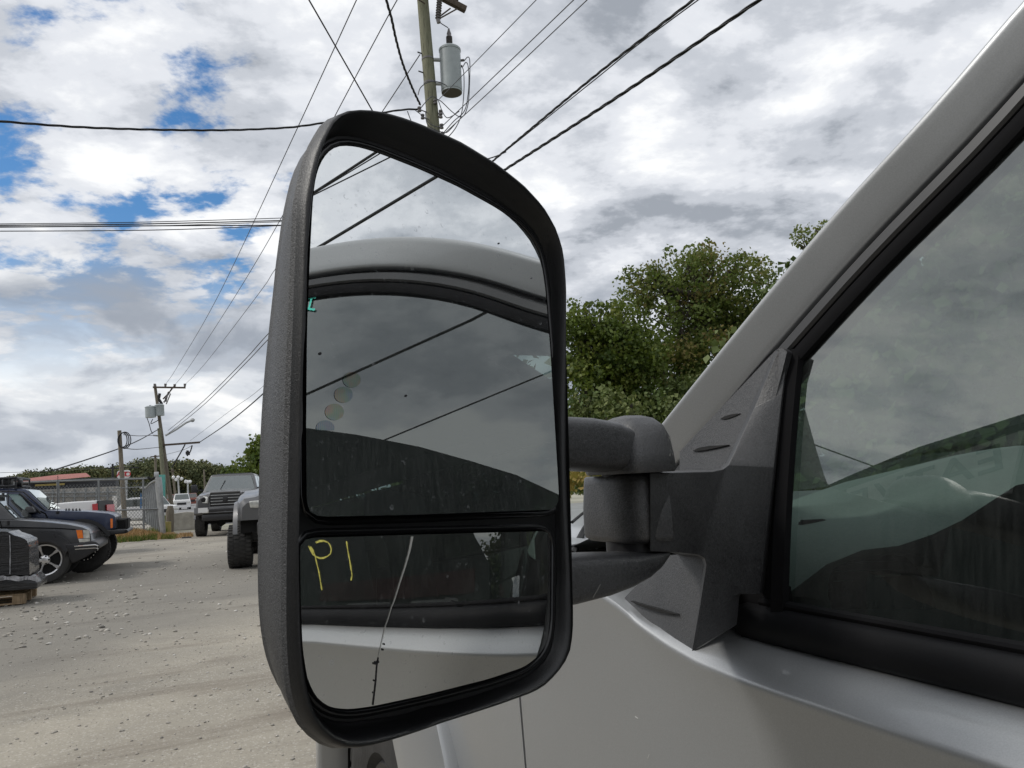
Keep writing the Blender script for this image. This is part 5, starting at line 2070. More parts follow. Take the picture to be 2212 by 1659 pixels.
for i in range(14):
    c = atY(406 + RNG.normal(0, 1.4), 978 + RNG.normal(0, 2.5), YQ - .5)
    b.box(c, RNG.uniform(0.08, 0.2, 3), Matrix.Rotation(RNG.uniform(0, 3), 3, 'Y'))
b.build('cable_bundle', M['cable'], pole2)

# pole in the yard and others along the road


def plain_pole(p, q, Y, r0, label, mat, arms=(), group='power poles down the road'):
    a, c = atY(*p, Y), atY(*q, Y)
    a[2] = 0.0
    t = thing('utility_pole', label, 'utility pole', tuple(a), 0, group)
    MB().tube([a, c], [r0, r0 * 0.75], 12).build('pole', mat, t)
    for u, v in arms:
        bar('crossarm', atY(*u, Y - .3), atY(*v, Y - .3), 0.08, 0.07, M['arm_wood'], t)
    return t


yp = plain_pole((270.5, 1130), (257.8, 930), 42, 0.12, 'short brown pole with a cable coil standing inside the fence', M['pole_grey'], (), None)
cc = atY(264.5, 951, 41.7)
b = MB()
for k in range(3):
    b.tube([cc + np.array([(0.2 + .03 * k) * cos(a) + .05 * k, 0.03 * k, (0.36 + .02 * k) * sin(a)]) for a in np.linspace(0, 2 * pi, 20)], 0.025, 5)
b.build('cable_coil', M['cable'], yp)
plain_pole((338, 1090), (335.5, 983), 120, 0.2, 'far pole with one crossarm behind the fence corner', M['pole_grey'], [((325, 987), (346, 985))])
plain_pole((382, 1075), (372, 1012), 110, 0.16, 'thin grey pole left of the globe lamps', M['pole_grey'], [((368, 1018), (378, 1017))])
plain_pole((444, 1062), (440.5, 1014), 190, 0.22, 'far pole above the windshield of the lifted pickup', M['pole_grey'])
plain_pole((245, 1075), (243.3, 1002), 60, 0.09, 'thin black post left of the sign', M['cable'], (), None)['category'] = 'post'
for base_, top_, globes, lab in (((389.5, 1083), (384.5, 1036), [(380.5, 1035.8), (384.5, 1031), (392.2, 1034), (374.5, 1031)], 'street lamp with four white globes nearer the leaning pole'), ((407, 1080), (405.5, 1040), [(401, 1040), (405.7, 1041), (410.5, 1040.5)], 'street lamp with three white globes nearer the pickup')):
    Y = 95
    a, c = atY(*base_, Y), atY(*top_, Y)
    a[2] = 0
    t = thing('street_lamp', lab, 'street lamp', tuple(a), 0, 'globe street lamps')
    MB().tube([a, c], [0.12, 0.08], 10).build('post', M['galv'], t)
    for gx_, gy_ in globes:
        g_ = atY(gx_, gy_, Y)
        b = MB()
        b.add(ico_v * 0.21 + g_, [tuple(f_) for f_ in ico_f])
        gl_ = b.build('globe', M['white'], t, angle=180)
        MB().tube([c, g_ - np.array([0, 0, 0.2])], 0.03, 5).build('bracket', M['galv'], t)

# wires ---------------------------------------------------------------


def wire(label, pts, ys, r, mat='cable', twist=0.0, group='overhead wires', raw=False):
    P = [np.array(p) for p in pts] if raw else hung(bez(pts, 40) if len(pts) > 2 else pts, ys, 44)
    b = MB()
    if twist:
        P = resample(P, 260)
        T2 = np.gradient(P, axis=0)
        T2 /= np.linalg.norm(T2, axis=1)[:, None]
        A = np.cross(T2, np.array([0, 0, 1.0]))
        A /= np.linalg.norm(A, axis=1)[:, None]
        B_ = np.cross(T2, A)
        s = np.r_[0, np.cumsum(np.linalg.norm(np.diff(P, axis=0), axis=1))]
        for k in range(3):
            ph = s / twist * 2 * pi + k * 2 * pi / 3
            b.tube([P[i] + (A[i] * cos(ph[i]) + B_[i] * sin(ph[i])) * r * 0.8 for i in range(len(P))], r * 0.72, 5)
    else:
        b.tube(P, r, 6)
    o = b.build('power_line', M[mat], None, angle=180)
    return tag(o, label, 'power line', group)


wire('thick black cable from above the mirror to the top right, lower of the heavy ones', [(1060, 385), (1085, 370), (1360, 192), (1640, 0), (1700, -42)], (12.5, 6.2), 0.017, 'cable', 0.8)
wire('thick black cable running beside the lowest heavy one, upper of the close pair', [(1030, 382), (1056, 355), (1290, 160), (1497, 0), (1560, -50)], (12.5, 6.2), 0.0125, 'cable', 0.7)
wire('thinner black cable hugging the upper heavy cable at the top', [(1060, 352), (1160, 272), (1290, 168), (1380, 95), (1508, 0), (1570, -46)], (12.6, 6.3), 0.008)
wire('short black branch meeting the heavy cable just above the mirror rim', [(1010, 356), (1040, 347), (1070, 338), (1093, 328)], (12.4, 11.6), 0.012)
wire('thin grey wire leaving the pole by the transformer, highest of three to the top right', [(949, 214), (1094.5, 65), (1160, -2), (1190, -34)], (15.8, 10.5), 0.008, 'wire')
wire('thin grey wire leaving the pole rack, middle of three to the top right', [(956, 272), (1094.5, 139), (1239, 0), (1275, -35)], (15.8, 10.0), 0.0095, 'wire')
wire('thin grey wire leaving the pole rack, lowest of three to the top right', [(957, 291), (1094.5, 164), (1268, 0), (1305, -35)], (15.8, 10.0), 0.0095, 'wire')
wire('faint wire from the far crossarm crossing the blue gaps, leftmost of three', [(785, -32), (770, 0), (640, 282), (480, 622), (385, 789), (357, 831)], (15, 63), 0.012, 'wire')
wire('faint wire from the far crossarm passing left of the mirror, middle of three', [(868, -18), (829, 52), (729, 240), (613, 461), (519, 622), (413, 786), (377, 832)], (15, 63), 0.012, 'wire')
wire('faint wire from the far crossarm to the near pole, rightmost of three', [(907, 118), (818, 253), (700, 430), (592, 585), (568, 622), (450, 777), (399, 831)], (16, 63), 0.012, 'wire')
wire('thin paired wire from the leaning pole rack, upper of the two', [(956, 285), (740, 555), (585, 715), (530, 776), (440, 866), (363, 930)], (16, 63), 0.018, 'wire')
wire('thin paired wire from the leaning pole rack, lower of the two', [(958, 296), (745, 565), (590, 722), (538, 777), (445, 870), (363, 937)], (16, 63), 0.018, 'wire')
wire('heavy sagging cable from the lower arm of the leaning pole up behind the mirror', [(950, 330), (740, 640), (640, 775), (572.5, 846.5), (500, 908), (432, 954.8)], (16, 63), 0.032, 'cable')
wire('faint thin cable above the heavy sagging one left of the mirror', [(940, 320), (700, 700), (572, 831), (500, 885), (411, 952)], (16, 63), 0.010, 'wire')
wire('twisted black cable crossing the left sky to the near pole', [(-60, 256), (0, 262), (200, 276), (440, 281.5), (600, 277), (682, 268), (815, 245.5), (870, 237), (906, 236)], (14.5, 15.9), 0.0155, 'cable', 1.1)
wire('straight dark wire dropping from the top to the mirror crown', [(640, -45), (667.5, 0), (810, 249)], (13, 15.6), 0.014, 'cable')
wire('wavy twisted cable dropping from the top left onto the near pole', [(830, -40), (834.7, 0), (845.4, 39), (855, 83.6), (868.7, 134), (884.3, 175), (896, 202), (907.6, 226)], (12, 15.9), 0.018, 'cable', 0.6)
for a, b_, c, r_, lab in (((-40, 484), (300, 480), (640, 470), .012, 'level wire left of the mirror, topmost of five'), ((-40, 487), (300, 484), (640, 475.5), .018, 'level wire left of the mirror, second of five'), ((-40, 489.5), (300, 488.5), (640, 478), .012, 'level wire left of the mirror, third of five'), ((-40, 491), (300, 488), (640, 486.5), .018, 'level wire left of the mirror, fourth of five'), ((-40, 499.5), (330, 497), (640, 486), .014, 'level wire left of the mirror, lowest of five')):
    wire(lab, [a, b_, c], (24, 24), r_, 'cable', 0, 'level wires')
wire('sagging cable from the yard pole up to the leaning pole', [(112.5, 1016.7), (190, 992), (257, 969), (300, 951), (344.6, 926)], (40, 63), 0.035, 'cable')
wire('slack wire between yard pole and leaning pole, upper', [(267, 939), (300, 941.5), (339, 940)], (42, 63), 0.02, 'wire')
wire('slack wire between yard pole and leaning pole, lower', [(267, 967.5), (295, 970.5), (345, 966)], (42, 63), 0.022, 'wire')
wire('faint low wire over the red roof at the far left', [(-30, 1022), (100, 1018), (245, 1010)], (58, 60), 0.014, 'wire')
wire('thin wires from the leaning pole down to the far pole', [(346, 985), (395, 972), (415, 962)], (118, 64), 0.02, 'wire')
wire('faint wire from the far pole towards the left horizon', [(325, 987), (290, 1003), (250, 1011)], (118, 150), 0.03, 'wire')


# cables behind the camera that show only in the glass: placed by following the reflected sight lines
def mir_z(p, z):
    q, r = flat_hit(*p)
    return q + r * ((z - q[2]) / r[2])


def mirwin_z(p, z):
    q, r = flat_hit(*p)
    h = hit_side(q, r)
    r2 = refl(r, gn(h[2]))
    return h + r2 * ((z - h[2]) / r2[2])


def win_z(p, z):
    h = win(*p)
    r2 = refl(ray(*p), gn(h[2]))
    return h + r2 * ((z - h[2]) / r2[2])


def ext(a, b_, k):
    return [a - (b_ - a) * k, a, b_, b_ + (b_ - a) * k]


for fn, p, q, z, r_, lab in ((mir_z, (670, 545), (942, 382), 7.0, 0.026, 'thick dark cable mirrored in the flat glass above the roof line'),
                             (mir_z, (683, 413), (806, 333), 8.0, 0.022, 'black cable mirrored at the top left of the flat glass, upper of three'),
                             (mir_z, (683, 415.5), (812, 337), 8.0, 0.010, 'black cable mirrored at the top left of the flat glass, middle of three'),
                             (mir_z, (682, 419), (838, 342), 8.2, 0.012, 'black cable mirrored at the top left of the flat glass, lowest of three'),
                             (mirwin_z, (665, 850), (1072, 667), 8.0, 0.030, 'dark cable mirrored across the cab window inside the towing mirror'),
                             (mirwin_z, (836, 948), (1190, 802), 9.0, 0.022, 'thin cable mirrored low across the cab window inside the towing mirror'),
                             (win_z, (1712, 943), (1900, 1012), 7.5, 0.026, 'black cable mirrored in the side window by its front corner'),
                             (win_z, (2150, 307), (2212, 295), 9.0, 0.014, 'thin cable mirrored in the side window at the right edge')):
    a, c = fn(p, z), fn(q, z)
    wire(lab, ext(a, c, 0.25), None, r_, 'cable', 0, 'cables seen in the glass', raw=True)
# ------------------------------------------------------------------ parked vehicles on the left
YZ = 15.8          # near flank of the charcoal off-roader
YX = 17.7          # near flank of the navy one


def zp(zx, zy, Y):
    return atY(zx / 4.8, 979.3 + zy / 4.8, Y)


def flank(name, pts, Y, depth, mat, parent, bev=0.05, zmap=zp, inset=0.0):
    """a flank outline carried across the width of the vehicle, edges rounded"""
    P = [zmap(x, y, Y) for x, y in pts]
    vec = np.array([0, depth, 0])
    A = P
    B_ = [p + vec for p in P]
    b = MB().loft([A, B_])
    return b.build(name, mat, parent, weld=True, bevel=bev, bseg=3, angle=35)


def arcpts(cx, cy, r, a0, a1, n=12):
    return [(cx + r * cos(radians(a)), cy - r * sin(radians(a))) for a in np.linspace(a0, a1, n)]


def panel_on(name, pts, Y, mat, parent, thick=0.012, zmap=zp, bev=0.0):
    P = [zmap(x, y, Y) for x, y in pts]
    return MB().prism(P, (0, thick, 0)).build(name, mat, parent, bevel=bev, angle=30)


def line_on(name, pts, Y, r, mat, parent, zmap=zp):
    return MB().tube([zmap(x, y, Y) for x, y in pts], r, 5).build(name, mat, parent)


# charcoal off-roader -----------------------------------------------------
wc = zp(455, 1172, YZ)
zj = thing('parked_car', 'charcoal off-roader with five-spoke alloy wheel parked nose to the right', 'car', (wc[0] - 1.2, YZ + 0.9, 0))
body = [(1030, 985), (1026, 940), (992, 915), (945, 908), (938, 832), (905, 790), (850, 766), (700, 736), (460, 711), (170, 690), (-60, 692), (-900, 700), (-1240, 720), (-1290, 800), (-1290, 1060), (-1240, 1130), (-1000, 1140)] + \
       [(-985, 1130)] + arcpts(-800, 1150, 190, 170, 10, 12) + [(-600, 1180), (210, 1195), (235, 1150)] + arcpts(452, 1175, 245, 172, 25, 14) + [(700, 1010), (735, 1132), (760, 1140), (880, 1080), (990, 1010)]
flank('body', body, YZ, 1.72, M['jeepdark'], zj, 0.035)
gh = [(165, 692), (-150, 400), (-260, 372), (-1050, 372), (-1150, 420), (-1260, 700)]
P = [zp(x, y, YZ + 0.02) for x, y in gh]
Q = [p + np.array([0, 0.16 if i in (1, 2, 3, 4) else 0.02, 0]) for i, p in enumerate(P)]
far = [p + np.array([0, 1.68 - (0.30 if i in (1, 2, 3, 4) else 0.04), 0]) for i, p in enumerate(Q)]
MB().loft([Q, far]).build('cabin', M['jeepdark'], zj, weld=True, bevel=0.03, angle=35)
ws = [Q[0] * .97 + Q[1] * .03, Q[0] * .06 + Q[1] * .94, far[0] * .06 + far[1] * .94, far[0] * .97 + far[1] * .03]
MB().poly([p + np.array([0.012, 0.05 if i < 2 else -0.05, 0.014]) for i, p in enumerate(ws)]).build('windshield', M['farglass'], zj)
sidew = [Q[0] * .9 + Q[5] * .1, Q[0] * .1 + Q[1] * .9, Q[3] * .8 + Q[4] * .2, Q[4] * .4 + Q[5] * .6]
MB().poly([p + np.array([-0.06, -0.012, -0.03]) for p in sidew]).build('side_window', M['farglass'], zj)
panel_on('headlight', [(862, 796), (905, 795), (926, 808), (932, 880), (866, 880)], YZ - 0.012, M['lamp'], zj, 0.06, bev=0.008)
panel_on('fog_lamp', [(812, 886), (932, 884), (934, 918), (822, 921)], YZ - 0.012, M['lamp'], zj, 0.05, bev=0.008)
panel_on('turn_signal', [(790, 796), (852, 796), (864, 878), (808, 884)], YZ - 0.014, M['amber'], zj, 0.05, bev=0.006)
line_on('hood_line', [(0, 768), (300, 772), (600, 778), (785, 790)], YZ - 0.004, 0.010, M['seal'], zj)
line_on('door_gap', [(0, 700), (14, 760), (16, 830), (10, 1100)], YZ - 0.003, 0.008, M['seal'], zj)
panel_on('fender_flare', arcpts(462, 1170, 352, 165, 40, 18) + [(735, 1005), (715, 1015)] + arcpts(462, 1178, 262, 38, 165, 16), YZ - 0.03, M['jeepdark'], zj, 0.05, bev=0.012)
bump = [(668, 940), (780, 936), (945, 908), (992, 915), (1026, 940), (1031, 985), (990, 1012), (880, 1082), (760, 1140), (738, 1132), (700, 1010)]
flank('bumper', bump, YZ - 0.035, 1.79, M['black'], zj, 0.03)
for a, c in (((770, 965), (985, 950)), ((778, 993), (990, 980))):
    line_on('chrome_strip', [a, c, (1015, c[1] + 8), (1008, c[1] + 26)], YZ - 0.05, 0.011, M['chrome'], zj)
w_ = panel_on('grille', [(938, 815), (946, 815), (948, 905), (940, 905)], YZ + 0.35, M['black'], zj, 1.0)
for yy, n_ in ((YZ + 0.16, 0), (YZ + 1.55, 0)):
    for cx_ in (455, -800):
        c = zp(cx_, 1172, YZ)
        wheel(zj, (c[0], yy, 0.415), (0, -1 if yy < YZ + 1 else 1, 0), 0.415, 0.25, 0.275, 'five_spoke', 0, deep=0.03)
b = MB().tube([zp(x, y, YZ + 0.5) for x, y in ((15, 684), (60, 668), (110, 668), (165, 682))], 0.02, 6)
b.build('wiper', M['black'], zj)
line_on('aerial_base', [(84, 742), (83, 700)], YZ - 0.01, 0.022, M['black'], zj)
line_on('aerial', [(83, 700), (88, 380), (90, 250)], YZ + 0.1, 0.004, M['cable'], zj)

# navy off-roader with roof rack --------------------------------------------
wc = zp(880, 1040, YX)
xj = thing('parked_car', 'navy blue off-roader with roof rack and big mud tyres parked nose to the right', 'car', (wc[0] - 1.3, YX + 0.9, 0))
body = [(1200, 780), (1196, 660), (1178, 641), (1120, 622), (900, 604), (495, 592), (480, 595), (0, 622), (-1000, 622), (-1010, 1000), (-500, 1010), (250, 985)] + arcpts(860, 1010, 300, 178, 30, 16)[2:] + [(1105, 860), (1100, 800)]
flank('body', body, YX, 1.75, M['jeepnavy'], xj, 0.035)
gh = [(500, 594), (255, 372), (170, 362), (-900, 362), (-1000, 400), (-1000, 622), (300, 622)]
P = [zp(x, y, YX + 0.02) for x, y in gh]
Q = [p + np.array([0, 0.14 if i in (1, 2, 3, 4) else 0.01, 0]) for i, p in enumerate(P)]
far = [p + np.array([0, 1.71 - (0.28 if i in (1, 2, 3, 4) else 0.02), 0]) for i, p in enumerate(Q)]
MB().loft([Q, far]).build('cabin', M['jeepnavy'], xj, weld=True, bevel=0.025, angle=35)
M['paleglass'] = simple('pale_glass', (0.22, 0.33, 0.31), 0.1, 0, 0.5, 1.2, coat=0.8)
M['wsglass'] = simple('sky_lit_glass', (0.45, 0.50, 0.48), 0.15, 0, 0.2, 2, coat=0.8)
wq = [(0.96, 0), (0.06, 0)]
ws = [Q[0] * .97 + Q[1] * .03, Q[0] * .05 + Q[1] * .95, far[0] * .05 + far[1] * .95, far[0] * .97 + far[1] * .03]
MB().poly([p + np.array([0.012, 0.06 if i < 2 else -0.06, 0.012]) for i, p in enumerate(ws)]).build('windshield', M['farglass'], xj)


def xside(x, y):
    p = zp(x, y, YX)
    k = np.clip((622 - y) / 250, 0, 1)
    return p + np.array([0, 0.015 + 0.13 * k - 0.02, 0])


MB().poly([xside(*p) for p in ((-330, 425), (185, 425), (215, 450), (345, 600), (-330, 600))]).build('side_window', M['paleglass'], xj)
MB().poly([xside(*p) for p in ((-900, 425), (-380, 425), (-380, 600), (-900, 600))]).build('side_window', M['paleglass'], xj)
MB().tube([xside(*p) + np.array([0, -0.012, 0]) for p in ((190, 418), (225, 440), (420, 620))], 0.022, 6).build('pillar_trim', M['black'], xj)
line_on('drip_rail', [(-900, 395), (0, 396), (185, 398), (245, 402), (470, 596)], YX - 0.0, 0.013, M['black'], xj)
line_on('door_gap', [(420, 600), (470, 625), (488, 660), (490, 700)], YX - 0.004, 0.012, M['seal'], xj)
MB().loft([[xside(x, y) + np.array([0, off, 0]) for x, y in ((285, 560), (310, 548), (360, 552), (385, 590), (392, 612), (290, 616))] for off in (-0.30, -0.06)]).build('door_mirror', M['black'], xj, bevel=0.02, weld=True, angle=35)
MB().box(xside(335, 600) + np.array([0, -0.03, 0]), (0.16, 0.12, 0.06)).build('mirror_stalk', M['black'], xj)
panel_on('turn_signal', [(1144, 678), (1168, 676), (1170, 772), (1146, 776)], YX - 0.014, M['amber'], xj, 0.05, bev=0.006)
panel_on('fender_flare', arcpts(860, 1012, 332, 140, 30, 14) + arcpts(860, 1016, 296, 30, 140, 14), YX - 0.05, M['black'], xj, 0.08, bev=0.01)
panel_on('grille', [(1192, 660), (1205, 664), (1208, 780), (1192, 780)], YX + 0.12, M['black'], xj, 1.4)
flank('bumper', [(1095, 795), (1300, 788), (1328, 800), (1328, 822), (1290, 832), (1150, 846), (1105, 840)], YX - 0.04, 1.8, M['black'], xj, 0.02)
MB().tube([zp(1308, 808, YX - 0.06), zp(1308, 808, YX + 0.02)], 0.03, 10).build('tow_eye', M['darkwell'], xj)
b = MB()
b.box((zp(1250, 730, YX)[0], YX + 0.85, zp(1250, 735, YX)[2]), (0.22, 0.7, 0.2))
b.tube([zp(1215, 700, YX + .3), zp(1300, 690, YX + .3), zp(1305, 790, YX + .3)], 0.03, 6)
b.tube([zp(1215, 700, YX + 1.3), zp(1300, 690, YX + 1.3), zp(1305, 790, YX + 1.3)], 0.03, 6)
b.build('winch', M['darkwell'], xj)
for x in (685, 715, 755, 790, 825):
    MB().prism([zp(x - 12, 594, YX + 0.45), zp(x - 2, 568, YX + 0.45), zp(x + 14, 596, YX + 0.45)], (0, 0.10, 0)).build('hood_louvre', M['black'], xj, smooth=False)
b = MB().tube([zp(x, y, YX + 0.3) for x, y in ((510, 585), (525, 558), (545, 560), (555, 578), (575, 575))], 0.015, 6)
b.build('wiper', M['black'], xj)
line_on('aerial', [(597, 610), (600, 360), (600, 230)], YX + 0.02, 0.006, M['cable'], xj)
line_on('aerial_base', [(597, 622), (597, 600)], YX - 0.01, 0.03, M['black'], xj)
# roof rack with cans
rk = MB()
z_lo, z_hi = zp(0, 345, YX + .2)[2], zp(0, 262, YX + .2)[2]
xr = zp(150, 300, YX)[0]
for yy in (YX + 0.12, YX + 1.6):
    for z in (z_lo, z_hi):
        rk.tube([(xr, yy, z), (xr - 2.4, yy, z)], 0.025, 6)
    for k in range(6):
        rk.tube([(xr - 0.48 * k, yy, z_lo - .06), (xr - 0.48 * k, yy, z_hi)], 0.018, 6)
for z in (z_lo, z_hi):
    rk.tube([(xr, YX + 0.12, z), (xr, YX + 1.6, z)], 0.025, 6)
for k in range(12):
    rk.tube([(xr - 0.21 * k, YX + 0.12, z_lo), (xr - 0.21 * k, YX + 1.6, z_lo)], 0.015, 5)
rk.build('roof_rack', M['black'], xj)
for k, dx in enumerate((0.16, 0.34)):
    MB().box((xr - dx, YX + 0.35, (z_lo + z_hi) / 2 + .03), (0.13, 0.3, z_hi - z_lo)).build('rack_box', M['black'], xj, bevel=0.02)
MB().lathe([(0, -.05), (0.07, -.05), (0.085, 0.03), (0, 0.05)], (xr + 0.06, YX + 0.25, z_hi - 0.1), (1, 0, 0), 14).build('spot_lamp', M['black'], xj)
for yy in (YX + 0.05, YX + 1.68):
    c = zp(880, 1040, YX)
    wheel(xj, (c[0], yy, 0.45), (0, -1 if yy < YX + 1 else 1, 0), 0.45, 0.32, 0.21, 'beadlock', 34, deep=0.05, tdepth=0.018)
    wheel(xj, (c[0] - 2.6, yy, 0.45), (0, -1 if yy < YX + 1 else 1, 0), 0.45, 0.32, 0.21, 'beadlock', 0, deep=0.05)
MB().tube([zp(1010, 880, YX + .5), zp(1090, 860, YX + .9), zp(1075, 900, YX + 1.2)], 0.04, 6).build('axle', M['darkwell'], xj)

# white pickup, tail to the right -------------------------------------------
YW = 23.0
wp = thing('pickup_truck', 'white pickup with red tail lamps parked behind the navy off-roader', 'pickup', (zp(600, 600, YW)[0], YW + 0.9, 0))
side_ = [(1002, 488), (760, 502), (480, 528), (-200, 560), (-200, 820), (1005, 800)]
flank('cargo_bed', side_, YW, 1.75, M['white'], wp, 0.04)
cab_ = [(-200, 560), (-260, 360), (-900, 360), (-1000, 600), (-1700, 640), (-1750, 820), (-200, 820)]
flank('cabin', cab_, YW + 0.05, 1.65, M['white'], wp, 0.05)
MB().poly([zp(x, y, YW + 0.03) for x, y in ((-280, 390), (-860, 390), (-940, 560), (-240, 555))]).build('side_window', M['farglass'], wp)
tg = [zp(1006, 489, YW + 0.02), zp(1163, 488, YW + 0.95), zp(1168, 612, YW + 0.95), zp(1010, 620, YW + 0.02)]
MB().prism(tg, (0.03, 0.02, 0)).build('tailgate', M['black'], wp, bevel=0.01)
MB().prism([zp(955, 526, YW - 0.03), zp(1012, 520, YW - 0.01), zp(1016, 592, YW - 0.01), zp(958, 597, YW - 0.03)], (0, 0.08, 0)).build('tail_lamp', M['red_lens'], wp, bevel=0.012)
MB().prism([zp(1088, 533, YW + 0.5), zp(1166, 527, YW + 0.9), zp(1171, 606, YW + 0.9), zp(1090, 592, YW + 0.5)], (0.05, -0.05, 0)).build('tail_lamp', M['red_lens'], wp, bevel=0.012)
for x in (600, -1300):
    wheel(wp, (zp(x, 850, YW)[0], YW + 0.12, 0.40), (0, -1, 0), 0.40, 0.26, 0.24, 'steel', 0)
    wheel(wp, (zp(x, 850, YW)[0], YW + 1.65, 0.40), (0, 1, 0), 0.40, 0.26, 0.24, 'steel', 0)

# lifted pickups -----------------------------------------------------------


def facing_pickup(t, W, zs, wheel_r, wheel_w, mat, style, ck=1.0, wo=0.30):
    """front half is what the photo shows; forward is local +Y, base at the ground"""
    zb, zbump, zg, zh, zbelt, zr = zs       # underside, bumper top, grille foot, bonnet edge, belt, roof
    h = W / 2
    L0 = 0.0                                  # front plane
    # bonnet and wings
    secs = []
    for y, k, zt in ((-0.02, 0.90, zh - 0.10), (-0.08, 0.95, zh - 0.02), (-0.25, 0.985, zh + 0.02), (-0.8, 1.0, zh + 0.07), (-1.35, 1.0, zh + 0.12)):
        w_ = h * k
        secs.append([np.array(p) for p in ((-w_, y, zg - 0.12), (-w_ * 1.0, y, zt - 0.24), (-w_ * 0.985, y, zt - 0.10), (-w_ * 0.90, y, zt - 0.02), (-w_ * 0.72, y, zt + 0.0), (-w_ * .62, y, zt + 0.035), (0, y, zt + 0.05), (w_ * .62, y, zt + 0.035), (w_ * 0.72, y, zt), (w_ * 0.90, y, zt - 0.02), (w_ * 0.985, y, zt - 0.10), (w_, y, zt - 0.24), (w_, y, zg - 0.12))])
    MB().loft(secs).build('bonnet', mat, t, local=True, angle=35)
    # flanks behind the front wheel
    secs = []
    for y in (-1.28, -2.0, -3.4, -5.6):
        secs.append([np.array(p) for p in ((-h * 0.97, y, zg - 0.30), (-h, y, zg), (-h, y, zbelt - 0.25), (-h * 0.96, y, zbelt), (h * 0.96, y, zbelt), (h, y, zbelt - 0.25), (h, y, zg), (h * 0.97, y, zg - 0.30))])
    MB().loft(secs).build('body', mat, t, local=True, angle=35)
    # cab
    base = [(-h * 0.93, -1.25), (h * 0.93, -1.25), (h * 0.95, -3.5), (-h * 0.95, -3.5)]
    top = [(-h * 0.76, -1.95), (h * 0.76, -1.95), (h * 0.78, -3.35), (-h * 0.78, -3.35)]
    A = [np.array([x * ck, y, zbelt - 0.02]) for x, y in base]
    B_ = [np.array([x * ck, y, zr - 0.03]) for x, y in top]
    C_ = [np.array([x * ck * 0.93, y * 0.995, zr + 0.015]) for x, y in top]
    MB().loft([A, B_, C_]).build('cabin', mat, t, local=True, bevel=0.03, weld=True, angle=35)

    def on(P0_, P1_, P2_, P3_, u, v, lift):
        p = (P0_ * (1 - u) + P1_ * u) * (1 - v) + (P3_ * (1 - u) + P2_ * u) * v
        n_ = np.cross(P1_ - P0_, P3_ - P0_)
        n_ /= np.linalg.norm(n_)
        return p + n_ * lift
    q = (A[0], A[1], B_[1], B_[0])
    s_ = 1 if np.cross(q[1] - q[0], q[3] - q[0])[1] > 0 else -1
    MB().poly([on(*q, u, v, 0.006 * s_) for u, v in ((0.045, 0.06), (0.955, 0.06), (0.955, 0.93), (0.5, 0.95), (0.045, 0.93))]).build('windshield', M['wsglass2'], t, local=True)
    for i, j in ((3, 0), (1, 2)):
        q = (A[i], A[j], B_[j], B_[i])
        c = np.cross(q[1] - q[0], q[3] - q[0])
        s_ = 1 if c[0] * (A[i][0]) > 0 else -1
        for u0, u1 in ((0.05, 0.46), (0.52, 0.93)):
            MB().poly([on(*q, u, v, 0.006 * s_) for u, v in ((u0, 0.1), (u1, 0.1), (u1, 0.9), (u0, 0.9))]).build('side_window', M['farglass'], t, local=True)
    # bed
    MB().box((0, -4.6, (zbelt + zg) / 2), (W * 0.985, 2.0, zbelt - zg)).build('cargo_bed', mat, t, local=True, bevel=0.03)
    # chassis and axle
    b = MB()
    b.box((-0.4, -2.8, zb + 0.12), (0.12, 5.4, 0.16))
    b.box((0.4, -2.8, zb + 0.12), (0.12, 5.4, 0.16))
    b.tube([(-h * 0.8, -0.8, wheel_r), (h * 0.8, -0.8, wheel_r)], 0.055, 8)
    b.add(ico_v * 0.17 + np.array([0.25, -0.8, wheel_r]), [tuple(f_) for f_ in ico_f])
    for x in (-0.45, 0.45):
        b.tube([(x, -0.8, wheel_r), (x * 1.1, -0.75, zg)], 0.05, 6)
        b.tube([(x * 1.3, -0.9, wheel_r), (x * 1.2, -0.95, zg)], 0.035, 6)
    b.tube([(-h * 0.7, -0.62, wheel_r - 0.02), (h * 0.7, -0.62, wheel_r + 0.03)], 0.025, 6)
    b.build('chassis', M['darkwell'], t, local=True)
    # dark wells
    MB().box((0, -0.85, zg - 0.10), (W * 0.93, 1.2, 0.5)).build('wheel_well', M['darkwell'], t, local=True)
    for x, s_ in ((-1, -1), (1, 1)):
        for y in (-0.8, -4.35):
            wheel(t, (x * (h - wheel_w * wo), y, wheel_r), (s_, 0, 0), wheel_r, wheel_w, wheel_r * 0.58, 'black', 32, local=True, tdepth=0.016, deep=0.10)
        # side step and door mirror
    return t


M['wsglass2'] = window_mat('front_glass', (0.30, 0.36, 0.35), 0.10, 2.4, 1.55, False, 0.12)
pr = atZ(445, 1158, 0)
ramx = atY(485, 1100, 29.0)[0]
ram = thing('pickup_truck', 'lifted grey pickup with black barred grille facing the camera', 'pickup', (ramx, 28.3, 0), pi - radians(10), 'lifted grey pickups')
facing_pickup(ram, 1.98, (0.62, 0.98, 1.02, 1.42, 1.52, 2.10), 0.455, 0.33, M['ramgrey'], 'a')
b = MB()
b.box((0, 0.0, 1.24), (0.98, 0.06, 0.44))
b.build('grille', M['black'], ram, local=True, bevel=0.02)
gr = ram.children[-1]
b = MB()
fr = [(-0.5, 0.98), (-0.54, 1.30), (-0.47, 1.47), (0.47, 1.47), (0.54, 1.30), (0.5, 0.98)]
b.tube([(x, 0.035, z) for x, z in fr] + [(-0.5, 0.035, 0.98)], 0.03, 8)
b.build('grille_surround', M['ramgrey'], gr, local=True)
for z in (1.08, 1.18, 1.28, 1.38):
    MB().box((0, 0.035, z), (0.94, 0.03, 0.022)).build('grille_bar', M['galv'], gr, local=True)
MB().box((0, 0.05, 1.23), (0.16, 0.03, 0.2)).build('grille_post', M['black'], gr, local=True, bevel=0.02)
